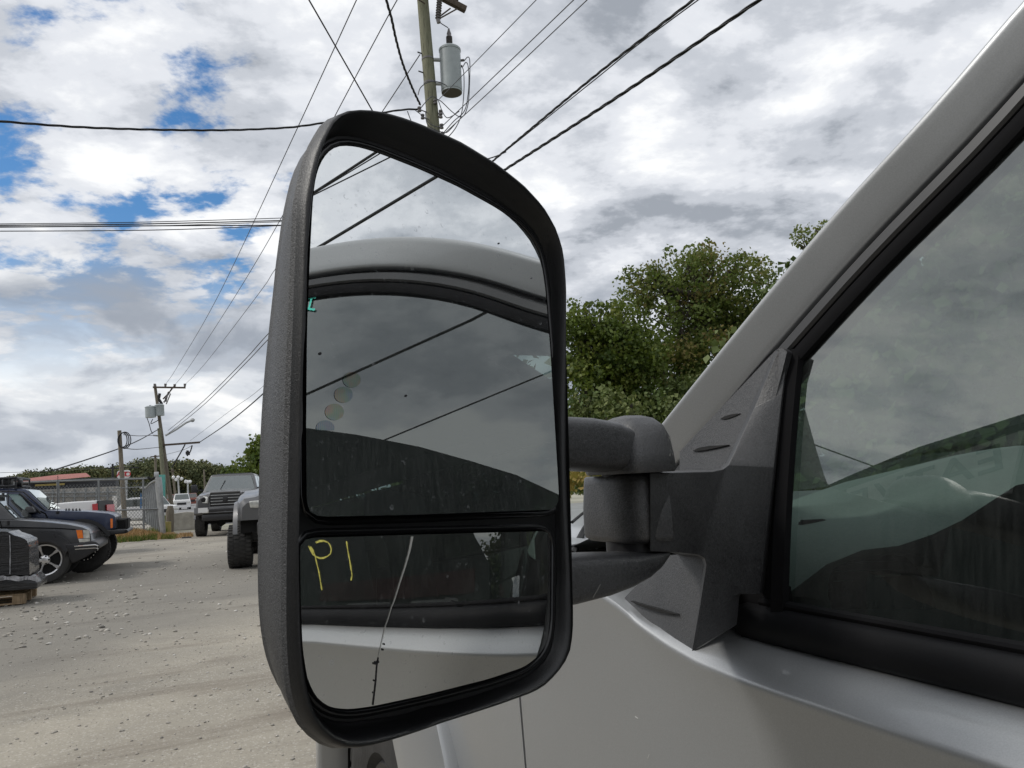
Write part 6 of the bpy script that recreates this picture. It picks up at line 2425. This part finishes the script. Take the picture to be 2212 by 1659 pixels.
for s_ in (-1, 1):
    hl = MB().loft([[np.array([s_ * x, y + dy, z]) for x, y, z in ((0.56, -0.02, 1.12), (0.92, -0.10, 1.16), (0.95, -0.22, 1.33), (0.70, -0.08, 1.37), (0.57, -0.03, 1.34))] for dy in (0.0, 0.045)]).build('headlight', M['lamp'], ram, local=True, bevel=0.015, weld=True)
    MB().lathe([(0, 0.0), (0.075, 0.0), (0.08, 0.012), (0, 0.014)], (s_ * 0.70, -0.01, 1.24), (0, 1, 0), 16).build('headlight_bowl', M['darkwell'], hl, local=True)
    MB().box((s_ * 0.62, 0.13, 0.86), (0.2, 0.03, 0.12)).build('fog_lamp', M['lamp'], ram, local=True, bevel=0.02)
    mb = MB().loft([[np.array([s_ * x, y, z]) for x, z in ((1.10, 1.50), (1.32, 1.50), (1.34, 1.78), (1.14, 1.78))] for y in (-1.48, -1.36)]).build('door_mirror', M['black'], ram, local=True, bevel=0.03, weld=True)
    MB().box((s_ * 1.02, -1.44, 1.58), (0.22, 0.06, 0.05)).build('mirror_arm', M['black'], mb, local=True)
    MB().tube([(s_ * 1.03, -1.5, 0.72), (s_ * 1.05, -1.7, 0.66), (s_ * 1.05, -3.3, 0.66), (s_ * 1.03, -3.5, 0.72)], 0.045, 8).build('side_step', M['chrome'], ram, local=True)
    MB().grid([[np.array([s_ * (0.99 + o), -0.8 + r * cos(a), 0.50 + r * sin(a)]) for r, o in ((0.60, 0.0), (0.58, 0.06), (0.52, 0.06), (0.50, 0.0))] for a in np.linspace(radians(10), radians(170), 18)]).build('wheel_flare', M['ramgrey'], ram, local=True)
b = MB().loft([[np.array(p) for p in ((x, -0.10 - abs(x) * 0.10, 0.99), (x, 0.13 - abs(x) * 0.12, 0.985), (x, 0.15 - abs(x) * 0.12, 0.80), (x, 0.06 - abs(x) * 0.1, 0.74), (x, -0.10, 0.74))] for x in np.linspace(-1.0, 1.0, 9)])
b.build('bumper', M['ramgrey'], ram, local=True, angle=30)
MB().box((0, 0.04, 0.64), (1.5, 0.12, 0.22)).build('valance', M['black'], ram, local=True, bevel=0.04)
MB().box((0, 0.12, 0.88), (1.0, 0.05, 0.10)).build('bumper_intake', M['black'], ram, local=True, bevel=0.01)
pl_ = MB().box((-0.70 * -1, 0.155, 0.90), (0.30, 0.012, 0.16)).build('number_plate', M['white'], ram, local=True)
MB().tube([(-0.62, -2.6, 2.13), (0.62, -2.6, 2.13)], 0.03, 6).build('light_bar', M['black'], ram, local=True)
MB().tube([(0.35, -1.30, 1.55), (0.22, -1.7, 1.9)], 0.012, 5).build('windshield_crack', M['darkwell'], ram, local=True)

# nearer one: front corner only shows left of the towing mirror
gxl = atZ(508, 1231, 0)
W_ = 2.16
gp_ = thing('pickup_truck', 'grey lifted pickup half hidden behind the towing mirror', 'pickup', (atY(507, 1100, 15.0)[0] + W_ / 2, 14.9, 0), pi - radians(7), 'lifted grey pickups')
facing_pickup(gp_, W_, (0.62, 0.85, 1.02, 1.33, 1.42, 1.92), 0.405, 0.44, M['ramgrey'], 'b', 0.74, 0.10)
h = W_ / 2
for s_ in (-1, 1):
    MB().loft([[np.array([s_ * (h - 0.40 + x), y, z]) for x, z in ((0, 0.80), (0, 0.93), (0.36, 0.95), (0.37, 0.84))] for y in (-0.06, 0.06)]).build('bumper_end', M['chrome'], gp_, local=True, bevel=0.02, weld=True) if False else None
    MB().grid([[np.array([s_ * (h - o), -0.75 + r * cos(a), 0.60 + r * sin(a)]) for r, o in ((0.66, 0.03), (0.63, -0.05), (0.56, -0.06), (0.53, 0.02))] for a in np.linspace(radians(5), radians(175), 18)]).build('wheel_flare', M['ramgrey'], gp_, local=True)
    MB().loft([[np.array([s_ * x, y, z]) for x, z in ((h - 0.66, 1.10), (h - 0.26, 1.12), (h - 0.24, 1.24), (h - 0.66, 1.26))] for y in (-0.05, 0.015)]).build('headlight', M['lamp'], gp_, local=True, bevel=0.015, weld=True)
b = MB()
for z0, z1 in ((0.91, 0.99), (0.78, 0.85)):
    b.loft([[np.array(p) for p in ((x, -0.08 - abs(x) * .04, z1), (x, 0.08 - abs(x) * 0.05, z1), (x, 0.09 - abs(x) * 0.05, z0), (x, -0.08, z0))] for x in np.linspace(-h + 0.42, h - 0.42, 7)])
b.build('bumper', M['chrome'], gp_, local=True, angle=30)
MB().box((0, 0.0, 0.74), (W_ - 0.75, 0.14, 0.24)).build('valance', M['ramgrey'], gp_, local=True, bevel=0.03)
MB().box((0, 0.0, 1.18), (0.7, 0.05, 0.22)).build('grille', M['black'], gp_, local=True, bevel=0.02)

# wrapped load on a pallet ------------------------------------------------------
YL = 13.0


def lp(zx, zy, Y=YL):
    return zp(zx, zy, Y)


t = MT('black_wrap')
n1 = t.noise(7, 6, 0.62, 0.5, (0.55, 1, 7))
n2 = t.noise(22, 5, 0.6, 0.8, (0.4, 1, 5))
shine = t.ramp(n2, [(0.60, 0.0), (0.70, 0.55)])  # highlight streaks of the wrap, mixed into its colour
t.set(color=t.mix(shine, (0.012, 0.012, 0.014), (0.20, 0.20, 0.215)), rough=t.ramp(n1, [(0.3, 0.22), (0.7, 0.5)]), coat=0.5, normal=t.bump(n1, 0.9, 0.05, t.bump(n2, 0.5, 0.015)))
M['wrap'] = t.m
M['wrap_clear'] = simple('clear_wrap', (0.36, 0.36, 0.38), 0.25, 0, 0.6, 9, 0.6, 30)
M['pallet'] = wood_mat('pallet_wood', (0.20, 0.14, 0.085), (0.34, 0.25, 0.16), (0.46, 0.36, 0.25))
p = lp(120, 1500)
load = thing('wrapped_load', 'load in black stretch wrap on a pallet at the left edge', 'wrapped load', (lp(-100, 1400)[0], YL + 0.5, 0))
prof_ = [(385, 1262), (383, 1100), (378, 960), (362, 905), (300, 872), (205, 842), (172, 820), (150, 812), (60, 815), (-40, 800), (-160, 812), (-420, 830), (-520, 960), (-530, 1262)]
loops = []
for i, yy in enumerate(np.linspace(0, 0.8, 9)):
    loops.append([lp(x - 78, y) * np.array([1, 0, 1]) + np.array([0.012 * mnoise.noise(Vector((x * .02, y * .03, yy * 4))), YL + yy, 0.012 * mnoise.noise(Vector((x * .03, y * .02, yy * 3 + 9)))]) for x, y in resample(prof_, 46)])
MB().loft(loops).build('wrapped_goods', M['wrap'], load, angle=50)
b = MB().loft([[lp(x - 60, y) * np.array([1, 0, 1]) + np.array([0, YL - 0.06 + dy, 0]) for x, y in ((440, 1325), (455, 1335), (452, 1395), (440, 1400), (200, 1418), (-560, 1440), (-560, 1290), (200, 1290), (390, 1270))] for dy in (0, 0.9)])
b.build('wrapped_base', M['wrap'], load, bevel=0.015, weld=True)
MB().grid([[lp(x - 60, y) * np.array([1, 0, 1]) + np.array([0, YL - 0.075 + 0.01 * sin(x * .2), 0]) for y in (1268 + 6 * sin(x * .05), 1285, 1300, 1312 + 8 * sin(x * .031))] for x in np.linspace(-560, 440, 60)]).build('clear_skirt', M['wrap_clear'], load)
line_on('wrap_seam', [(100, 850), (106, 1000), (103, 1250)], YL - 0.006, 0.006, M['wrap_clear'], load)
pal = thing('pallet', 'worn wooden pallet under the black wrapped load', 'pallet', (lp(-100, 1500)[0], YL + 0.5, 0))
x1, x0 = lp(258, 1500)[0], lp(258, 1500)[0] - 1.2
ztop = 0.165
for k in range(3):
    MB().box(((x0 + x1) / 2, YL + 0.09 + 0.43 * k, 0.015), (1.2, 0.12, 0.02)).build('board', M['pallet'], pal, bevel=0.003)
    for q in range(3):
        MB().box((x1 - 0.08 - 0.52 * q, YL + 0.09 + 0.43 * k, 0.075), (0.16, 0.12, 0.10)).build('block', M['pallet'], pal, bevel=0.004)
for k in range(5):
    MB().box(((x0 + x1) / 2, YL + 0.08 + 0.22 * k, 0.137), (1.2, 0.1, 0.022)).build('board', M['pallet'], pal, bevel=0.003)

# yard fence -----------------------------------------------------------------
M['rail'] = simple('fence_rail', (0.22, 0.23, 0.235), 0.6, 0.4, 0.2, 5)
M['mesh'] = simple('fence_wire', (0.20, 0.21, 0.215), 0.6, 0.4, 0.2, 5)
YF = 30.6


def fp(dx, dy, Y=YF):
    return atY(dx, dy, Y)


def chainlink(name, parent, a, b_, z0, z1, pitch, r):
    """diamond wire between two uprights, both diagonals, real thickness"""
    a, b_ = np.array(a, float), np.array(b_, float)
    L_ = np.linalg.norm((b_ - a)[:2])
    d = (b_ - a) / L_
    d[2] = 0
    nn = np.array([-d[1], d[0], 0])
    V_, F_ = [], []
    H = z1 - z0
    k0 = int(-H / pitch) - 1
    for sgn in (1, -1):
        for k in range(k0, int(L_ / pitch) + int(H / pitch) + 2):
            s0 = k * pitch
            # line from (s0, z0) to (s0 + H*.75*sgn)
            run = H * 0.8 * sgn
            t0, t1 = 0.0, 1.0
            for lo, hi in ((0, L_),):
                if run > 0:
                    t0 = max(t0, (lo - s0) / run)
                    t1 = min(t1, (hi - s0) / run)
                else:
                    t0 = max(t0, (hi - s0) / run)
                    t1 = min(t1, (lo - s0) / run)
            if t1 <= t0:
                continue
            P_ = [a * np.array([1, 1, 0]) + d * (s0 + run * t) + np.array([0, 0, z0 + H * t]) for t in (t0, t1)]
            base = len(V_)
            for p_ in P_:
                V_ += [p_ + nn * r, p_ + d * r, p_ - nn * r * .6 - d * r]
            F_ += [(base, base + 1, base + 4, base + 3), (base + 1, base + 2, base + 5, base + 4), (base + 2, base, base + 3, base + 5)]
    o = raw_mesh(name, np.array(V_) - base_of(parent), np.array(F_), None, M['mesh'], parent)
    o['kind'] = 'stuff'
    return o


fence = thing('chain_link_fence', 'galvanised chain link fence across the yard behind the off-roaders', 'fence', (fp(180, 1100)[0], YF, 0))
L_, R_ = fp(-40, 1044), fp(320, 1033.5)
top_l = [fp(x, y) for x, y in ((-40, 1046), (30, 1043), (120, 1039.5), (220, 1036.5), (300, 1034.5), (320, 1033.5))]
MB().tube(top_l, 0.032, 8).build('top_rail', M['rail'], fence)
MB().tube([fp(240, 1103, YF - .03), fp(345, 1099, YF - .03)], 0.028, 8).build('mid_rail', M['rail'], fence)
MB().tube([fp(240, 1055.5, YF + 2), fp(305, 1052, YF + 2)], 0.02, 8).build('rear_rail', M['rail'], fence)
for (x0, y0, x1, y1, r_) in ((125, 1040, 129, 1140, 0.045), (309, 1035, 311, 1150, 0.035), (30, 1043, 33, 1145, 0.04), (213, 1037, 216, 1140, 0.035)):
    a, c = fp(x0, y0), fp(x1, y1)
    c[2] = 0
    MB().tube([a, c], r_, 8).build('fence_post', M['rail'], fence)
chainlink('chain_link', fence, (L_[0], YF, 0), (R_[0], YF, 0), 0.06, R_[2] - 0.1, 0.105, 0.0065)
# barbs twisted along the top
b = MB()
for x in np.linspace(L_[0], R_[0], 150):
    z = np.interp(x, [p[0] for p in top_l], [p[2] for p in top_l])
    b.tube([(x - .02, YF, z), (x + .02, YF, z + 0.07)], 0.006, 3)
o = b.build('wire_ends', M['mesh'], fence)
o['kind'] = 'stuff'

gate = thing('slatted_gate', 'old gate of upright galvanised slats sagging from a bent post', 'gate', tuple(fp(330, 1150) * np.array([1, 1, 0])))
ga, gb = np.array([fp(305, 1100)[0], 36.5, 0]), np.array([fp(344, 1100)[0], YF + 0.2, 0])
N_ = 9
for i in range(N_):
    t_ = (i + 0.5) / N_
    xim = 306 + (341 - 306) * t_ ** 0.9
    Yi = 36.5 + (YF + 0.2 - 36.5) * t_
    yt = 1053 - 17 * max(0, (t_ - 0.15)) ** 1.0
    yb = 1128 + 26 * t_
    a, c = atY(xim, yt, Yi), atY(xim + 4.5 + 5 * t_, yb, Yi)
    c[2] = max(c[2], 0.03)
    MB().loft([[p_ + np.array([w_, dy, 0]) for w_, dy in ((-.036, 0), (0, -.03), (.036, 0), (0, .03))] for p_ in (a, c)]).build('slat', M['rail'], gate, smooth=False)
MB().tube([atY(303, 1054, 36.5), atY(316, 1053, 34.0), atY(325, 1044, 32.5), atY(342, 1034, YF + .2)], 0.04, 8).build('gate_rail', M['rail'], gate)
MB().tube([atY(308, 1101, 36), atY(345, 1099, YF + .2)], 0.03, 8).build('gate_rail', M['rail'], gate)
gbase = atZ(353, 1161, 0)
MB().tube([atY(341.5, 1031, YF), atY(344.5, 1060, YF), atY(347.5, 1100, YF), np.array([gbase[0], YF, 0])], [0.115, 0.115, 0.10, 0.09], 12).build('bent_post', M['galv'], gate)
MB().tube([atY(319, 1031, YF), atY(327, 1036, YF), atY(333, 1032, YF), atY(338, 1035, YF)], 0.05, 6).build('chain', M['darkwell'], gate)
MB().box(atY(338, 1026, YF + .3), (0.16, 0.16, 0.22)).build('post_lamp', M['galv'], gate, bevel=0.03)

# inner fence and the long walled building behind
YB = 58.0


def bp(dx, dy, Y=YB):
    return atY(dx, dy, Y)


t = MT('stained_wall')
n1 = t.noise(1.3, 7, 0.7)
n2 = t.noise(2.5, 5, 0.6, 0, (1, 1, 0.25))
c = t.ramp(n1, [(0.32, (0.20, 0.19, 0.175)), (0.55, (0.36, 0.345, 0.32)), (0.75, (0.50, 0.485, 0.455))])
t.set(color=t.mix(t.ramp(n2, [(0.55, 0), (0.7, 0.55)]), c, (0.20, 0.16, 0.12)), rough=0.9)
M['stain_wall'] = t.m
M['redroof'] = simple('red_roof', (0.30, 0.105, 0.085), 0.8, 0, 0.18, 1.2)
M['darkgrey'] = simple('dark_grey', (0.045, 0.047, 0.052), 0.8, 0, 0.35, 0.8)  # plain dark tone for the band between wall and roof
bl_ = thing('long_building', 'long low building with red roof and stained pale wall beyond the fence', 'building', tuple(bp(120, 1090) * np.array([1, 1, 0])))
wz = bp(150, 1055)[2]
xl, xr_ = bp(-60, 1060)[0], bp(253, 1060)[0]
MB().box(((xl + xr_) / 2, YB + 3, wz / 2), (xr_ - xl, 6, wz)).build('wall', M['stain_wall'], bl_)
for i, px in enumerate(np.linspace(90, 232, 7)):
    q = bp(px, 1060, YB - 0.12)
    MB().tube([(q[0], YB - 0.12, 0), (q[0], YB - 0.12, wz - .05)], 0.07, 6).build('post', M['rail'], bl_)
for y_ in (1066, 1074):
    MB().tube([bp(40, y_, YB - .16), bp(252, y_ - 3.0, YB - .16)], 0.05, 6).build('rail', M['rail'], bl_)
roofz0, roofz1 = bp(120, 1038, YB + 1)[2], bp(120, 1023, YB + 6)[2]
ov = [bp(x, y, YB + 0.6) for x, y in ((30, 1042), (120, 1036.5), (196, 1029.5))]
rg = [bp(x, y, YB + 4.5) for x, y in ((38, 1036), (68, 1029), (186, 1021.5))]
MB().grid([[ov[0], ov[1], ov[2]], [rg[0], (rg[1] + rg[2]) / 2 * np.array([1, 1, 1]), rg[2]]]).build('roof', M['redroof'], bl_)
MB().prism([bp(34, 1043.5, YB + 1.2), bp(200, 1031.5, YB + 1.2), bp(250, 1036, YB + 1.2), bp(250, 1060, YB + 1.2), bp(-20, 1068, YB + 1.2), bp(-20, 1046, YB + 1.2)], (0, 3, 0)).build('dark_band', M['darkgrey'], bl_, smooth=False)
MB().prism([bp(-60, 1044, YB + .8), bp(18, 1039, YB + .8), bp(18, 1046, YB + .8), bp(-60, 1050, YB + .8)], (0, 4, 0)).build('side_roof', M['redroof'], bl_, smooth=False)
MB().box(bp(108, 1047, YB + 1.1), (1.7, 0.05, 0.12)).build('yellow_board', simple('yellow_board', (0.45, 0.36, 0.12), 0.7), bl_)
# white and blue oddments stacked inside the yard
for i, (x0, y0, x1, y1, Y, col, lab) in enumerate(((243, 1072, 252, 1118, 47, (0.55, 0.53, 0.50), 'pale tall board leaning by the yard pole'), (262, 1076, 269, 1112, 46, (0.62, 0.62, 0.60), 'narrow white board right of the yard pole'), (272, 1078, 281, 1104, 48, (0.40, 0.42, 0.43), 'grey panel with dark slot inside the yard'), (303, 1065, 306, 1100, 44, (0.04, 0.12, 0.25), 'narrow blue panel beside the slatted gate'))):
    a, c = atY(x0, y0, Y), atY(x1, y1, Y)
    o = MB().box(((a[0] + c[0]) / 2, Y, (a[2] + max(0, c[2])) / 2), (abs(c[0] - a[0]), 0.12, abs(a[2] - c[2]))).build('panel', simple('panel_%d' % 0 if False else 'board_paint', col, 0.8, 0, 0.25, 2), None, bevel=0.02)
    tag(o, lab, 'panel', 'boards standing in the yard')
for i, (x0, Y, lab) in enumerate(((288, 47, 'white parked van body glimpsed through the chain link'),)):
    a = atY(x0, 1090, Y)
    v = thing('parked_car', lab, 'van', (a[0], Y, 0))
    MB().loft([[np.array([a[0] + x, Y + y, z]) for x, z in ((-1.1, 0.35), (-1.15, 0.9), (-0.7, 1.0), (-0.4, 1.45), (1.2, 1.5), (1.3, 0.35))] for y in (0, 1.7)]).build('body', M['white'], v, bevel=0.05, weld=True)
    MB().poly([np.array([a[0] + x, Y - 0.012, z]) for x, z in ((-0.55, 1.0), (-0.35, 1.38), (1.0, 1.40), (1.0, 1.0))]).build('side_window', M['farglass'], v)
    for x in (-0.7, 0.8):
        wheel(v, (a[0] + x, Y + 0.1, 0.32), (0, -1, 0), 0.32, 0.2, 0.2, 'steel', 0)

# sign -----------------------------------------------------------------
YS = 47
sg = thing('shop_sign', 'white sign with red capital letters behind the brown yard pole', 'sign', tuple(atY(266, 1090, YS) * np.array([1, 1, 0])))
a, c = atY(252.8, 1016.3, YS), atY(281, 1032.3, YS)
w_, h_ = c[0] - a[0], a[2] - c[2]
mid_ = (a + c) / 2
rr = 0.12
ol = []
for sx_, sy_, a0 in ((1, 1, 0), (-1, 1, 90), (-1, -1, 180), (1, -1, 270)):
    for an in np.linspace(a0, a0 + 90, 6):
        ol.append(mid_ + np.array([sx_ * (w_ / 2 - rr) + rr * cos(radians(an)), 0, sy_ * (h_ / 2 - rr) + rr * sin(radians(an))]))
ol = [p_ + np.array([0, 0, 0.05 * (p_[0] - mid_[0])]) for p_ in ol]
MB().prism(ol, (0, 0.15, 0)).build('sign_face', M['white'], sg, smooth=False)
M['signred'] = simple('sign_red', (0.50, 0.03, 0.035), 0.6, 0, 0.1)
for ch, px in (('A', 257.3), ('U', 262.5), ('T', 270.3), ('O', 276.4)):
    q = atY(px, 1024.6, YS - 0.02)
    text_mesh('letter', ch, 0.36, M['signred'], sg, q, (1, 0, 0.05), (0, 0, 1), 0, 0.004)
MB().tube([(mid_[0] + .1, YS + 0.1, 0), (mid_[0] + .1, YS + 0.1, mid_[2])], 0.09, 10).build('sign_post', M['galv'], sg)
MB().box(mid_ + np.array([0, 0.05, h_ / 2 + 0.12]), (1.5, 0.1, 0.06)).build('sign_bar', M['cable'], sg)

# concrete block, drum, dry grass ------------------------------------------
YC = 36.0
bb = [(373, 1110), (404, 1106), (425, 1107), (425, 1150), (368, 1148), (366, 1128)]
o = MB().prism([atY(x, y, YC) if y < 1140 else atY(x, y, YC) * np.array([1, 1, 0]) for x, y in bb], (0, 0.8, 0)).build('concrete_barrier', M['concrete'], None, bevel=0.06, bseg=3)
tag(o, 'weathered concrete block behind the tyres of the lifted pickup', 'concrete block')
c = atY(366.5, 1130, 35.0)
dr = MB().lathe([(0, 0), (0.16, 0), (0.16, 0.8), (0.12, 0.95), (0.1, 1.05), (0, 1.05)], (c[0], 35, 0), (0.02, 0, 1), 14).build('stump_post', M['pole_grey'], None)
tag(dr, 'short stub of a brown post against the concrete block', 'post')
c = atY(360, 1142, 34.6)
o = MB().lathe([(0, 0), (0.17, 0), (0.17, 0.42), (0, 0.42)], (c[0], 34.6, 0), (0, 0, 1), 14).build('yellow_drum', simple('dull_yellow', (0.30, 0.25, 0.09), 0.8), None)
tag(o, 'dull yellow drum low beside the gate post', 'drum')
c = atY(349.5, 1093, 60)
o = MB().box((c[0], 60, 1.5), (0.45, 0.4, 3.0)).build('utility_cabinet', simple('teal_paint', (0.09, 0.30, 0.26), 0.7), None, bevel=0.05)
tag(o, 'tall teal cabinet behind the bent post', 'cabinet')

V_, F_, T_2 = [], [], []


def blades(n, xs, ys, hmin, hmax, tone, lean=0.5, hill=None):
    x = RNG.uniform(*xs, n)
    y = RNG.uniform(*ys, n) + RNG.normal(0, 0.12, n) + 0.14 * np.sin(x * 5.1) + 0.1 * np.sin(x * 11.3 + 1)
    z = np.zeros(n) if hill is None else hill(x, y)
    hh = RNG.uniform(hmin, hmax, n)
    a = RNG.uniform(0, 2 * pi, n)
    ln = RNG.uniform(0, lean, n) * hh
    w = 0.012 + 0.008 * RNG.random(n)
    p = np.stack([x, y, z], 1)
    s_ = np.stack([np.cos(a + 1.57), np.sin(a + 1.57), np.zeros(n)], 1) * w[:, None]
    tip = p + np.stack([np.cos(a) * ln, np.sin(a) * ln, hh], 1)
    V = np.stack([p - s_, p + s_, tip], 1).reshape(-1, 3)
    k = np.arange(n) * 3
    return V, np.stack([k, k + 1, k + 2], 1), np.clip(RNG.normal(tone, 0.13, n), 0, 1)


def mound(x, y):
    u = (x + 1.75) / 0.85
    v = (y - 30.4) / 0.9
    return 0.30 * np.exp(-(u * u + v * v))


M['drygrass'] = tone_mat('dry_grass', [(0.0, (0.06, 0.10, 0.02)), (0.3, (0.14, 0.17, 0.04)), (0.5, (0.34, 0.22, 0.10)), (0.8, (0.48, 0.30, 0.15)), (1.0, (0.58, 0.44, 0.28))], 0.9, 0.2)
sets = [blades(8000, (-3.3, -0.25), (29.45, 31.6), 0.05, 0.16, 0.72, 0.9, mound), blades(1000, (-3.2, -0.4), (29.2, 29.6), 0.04, 0.12, 0.66, 0.9), blades(1300, (-3.3, -0.75), (29.0, 29.6), 0.06, 0.26, 0.16, 0.6), blades(1400, (-0.7, 0.35), (29.2, 31.5), 0.04, 0.12, 0.75, 0.8), blades(350, (-0.65, -0.2), (29.0, 29.8), 0.06, 0.2, 0.2, 0.6), blades(900, (-1.9, -0.5), (31.5, 34.5), 0.1, 0.35, 0.25, 0.5), blades(700, (-1.2, -0.3), (42, 60), 0.2, 0.5, 0.22, 0.5)]
o_ = 0
for v_, f_, t_ in sets:
    V_.append(v_)
    F_.append(f_ + o_)
    T_2.append(t_)
    o_ += len(v_)
o = raw_mesh('dry_grass', np.concatenate(V_), np.concatenate(F_), np.concatenate(T_2), M['drygrass'])
tag(o, 'dry orange grass with green weeds along the fence foot', 'grass', kind='stuff')
rows = []
for a in np.linspace(0, 2 * pi, 40):
    row = []
    for r_ in np.linspace(0, 1, 9):
        k_ = r_ * (1 + 0.18 * sin(3 * a + 1) + 0.12 * sin(7 * a))
        x, y = -1.85 + 1.3 * k_ * cos(a), 30.5 + 1.15 * k_ * sin(a)
        row.append(np.array([x, y, float(mound(np.array(x), np.array(y))) * 0.9 + 0.012 * (1 - r_) - 0.006 * (r_ > 0.99)]))
    rows.append(row)
o = MB().grid(rows).build('soil_mound', simple('dry_soil', (0.36, 0.25, 0.15), 0.95, 0, 0.3, 4), None)
o['kind'] = 'structure'
o = MB()
c = atZ(273, 1157, 0)
o.box((c[0], c[1], 0.05), (0.12, 0.1, 0.1))
o.box((c[0] - .03, c[1], 0.14), (0.05, 0.06, 0.12))
tag(o.build('dark_scrap', M['cable'], None, bevel=0.02), 'small black scrap lying in the weeds under the fence', 'scrap')
c = atZ(236.5, 1170.5, 0)
tag(MB().add(ico_v * np.array([.10, .06, .05]) + np.array([c[0], c[1], 0.04]), [tuple(f_) for f_ in ico_f]).build('white_rag', M['white'], None), 'small white scrap on the gravel before the weeds', 'scrap')
c = atZ(403, 1162, 0)
tag(MB().box((c[0], c[1], 0.02), (0.30, 0.2, 0.04)).build('flat_scrap', M['cable'], None, bevel=0.01), 'flat dark scrap on the gravel before the lifted pickup', 'scrap')


# cars far along the road ---------------------------------------------------
def far_car(x, Y, W, H, mat, label, rz=pi):
    t = thing('parked_car' if False else 'road_car', label, 'car', (x, Y, 0), rz, 'cars far down the road')
    h = W / 2
    secs = []
    for y, k, zt in ((0.0, 0.92, 0.62 * H * .9), (-0.12, 0.97, 0.56 * H), (-1.0, 1.0, 0.62 * H), (-4.2, 1.0, 0.63 * H), (-4.5, .95, 0.6 * H)):
        w_ = h * k
        secs.append([np.array(p) for p in ((-w_, y, 0.26), (-w_, y, zt * .75), (-w_ * .93, y, zt), (w_ * .93, y, zt), (w_, y, zt * .75), (w_, y, 0.26))])
    MB().loft(secs).build('body', mat, t, local=True, angle=35)
    A = [np.array([sx * h * .92, y, 0.60 * H]) for sx, y in ((-1, -1.0), (1, -1.0), (1, -4.3), (-1, -4.3))]
    B_ = [np.array([sx * h * .74, y, H]) for sx, y in ((-1, -1.7), (1, -1.7), (1, -3.9), (-1, -3.9))]
    MB().loft([A, B_]).build('cabin', mat, t, local=True, bevel=0.05, weld=True)
    MB().poly([A[0] * .9 + B_[0] * .1 + np.array([.08, .03, 0]), A[1] * .9 + B_[1] * .1 + np.array([-.08, .03, 0]), A[1] * .08 + B_[1] * .92 + np.array([-.06, .03, 0]), A[0] * .08 + B_[0] * .92 + np.array([.06, .03, 0])]).build('windshield', M['farglass'], t, local=True)
    MB().box((0, 0.01, 0.38 * H), (W * .5, 0.05, 0.14 * H)).build('grille', M['black'], t, local=True)
    for s_ in (-1, 1):
        MB().box((s_ * h * .74, 0.0, 0.44 * H), (W * .17, 0.06, 0.09 * H)).build('headlight', M['lamp'], t, local=True, bevel=0.02)
        for y in (-0.85, -3.6):
            wheel(t, (s_ * (h - .1), y, 0.34), (s_, 0, 0), 0.34, 0.22, 0.21, 'steel', 0, local=True)
    return t


c = atZ(392, 1086, 0)
far_car(atY(392.5, 1080, 92)[0], 92, 1.85, 1.75, M['white'], 'white suv coming along the road between pole and pickup')
far_car(atY(357, 1090, 55)[0], 55, 1.85, 1.5, M['white'], 'white car half hidden by the gate post', pi + radians(25))
M['rustred'] = car_paint('rust_paint', (0.20, 0.05, 0.03), 0.0, 0.4, 0.1, False)
far_car(atY(414, 1070, 130)[0], 130, 1.9, 1.9, M['rustred'], 'rust red vehicle far off left of the lifted pickup')
far_car(atY(402, 1070, 160)[0], 160, 1.9, 1.7, M['white'], 'tiny white car farthest off on the road')
far_car(atY(365, 1070, 140)[0], 140, 1.9, 1.9, M['rustred'], 'rust red vehicle far off beside the leaning pole')
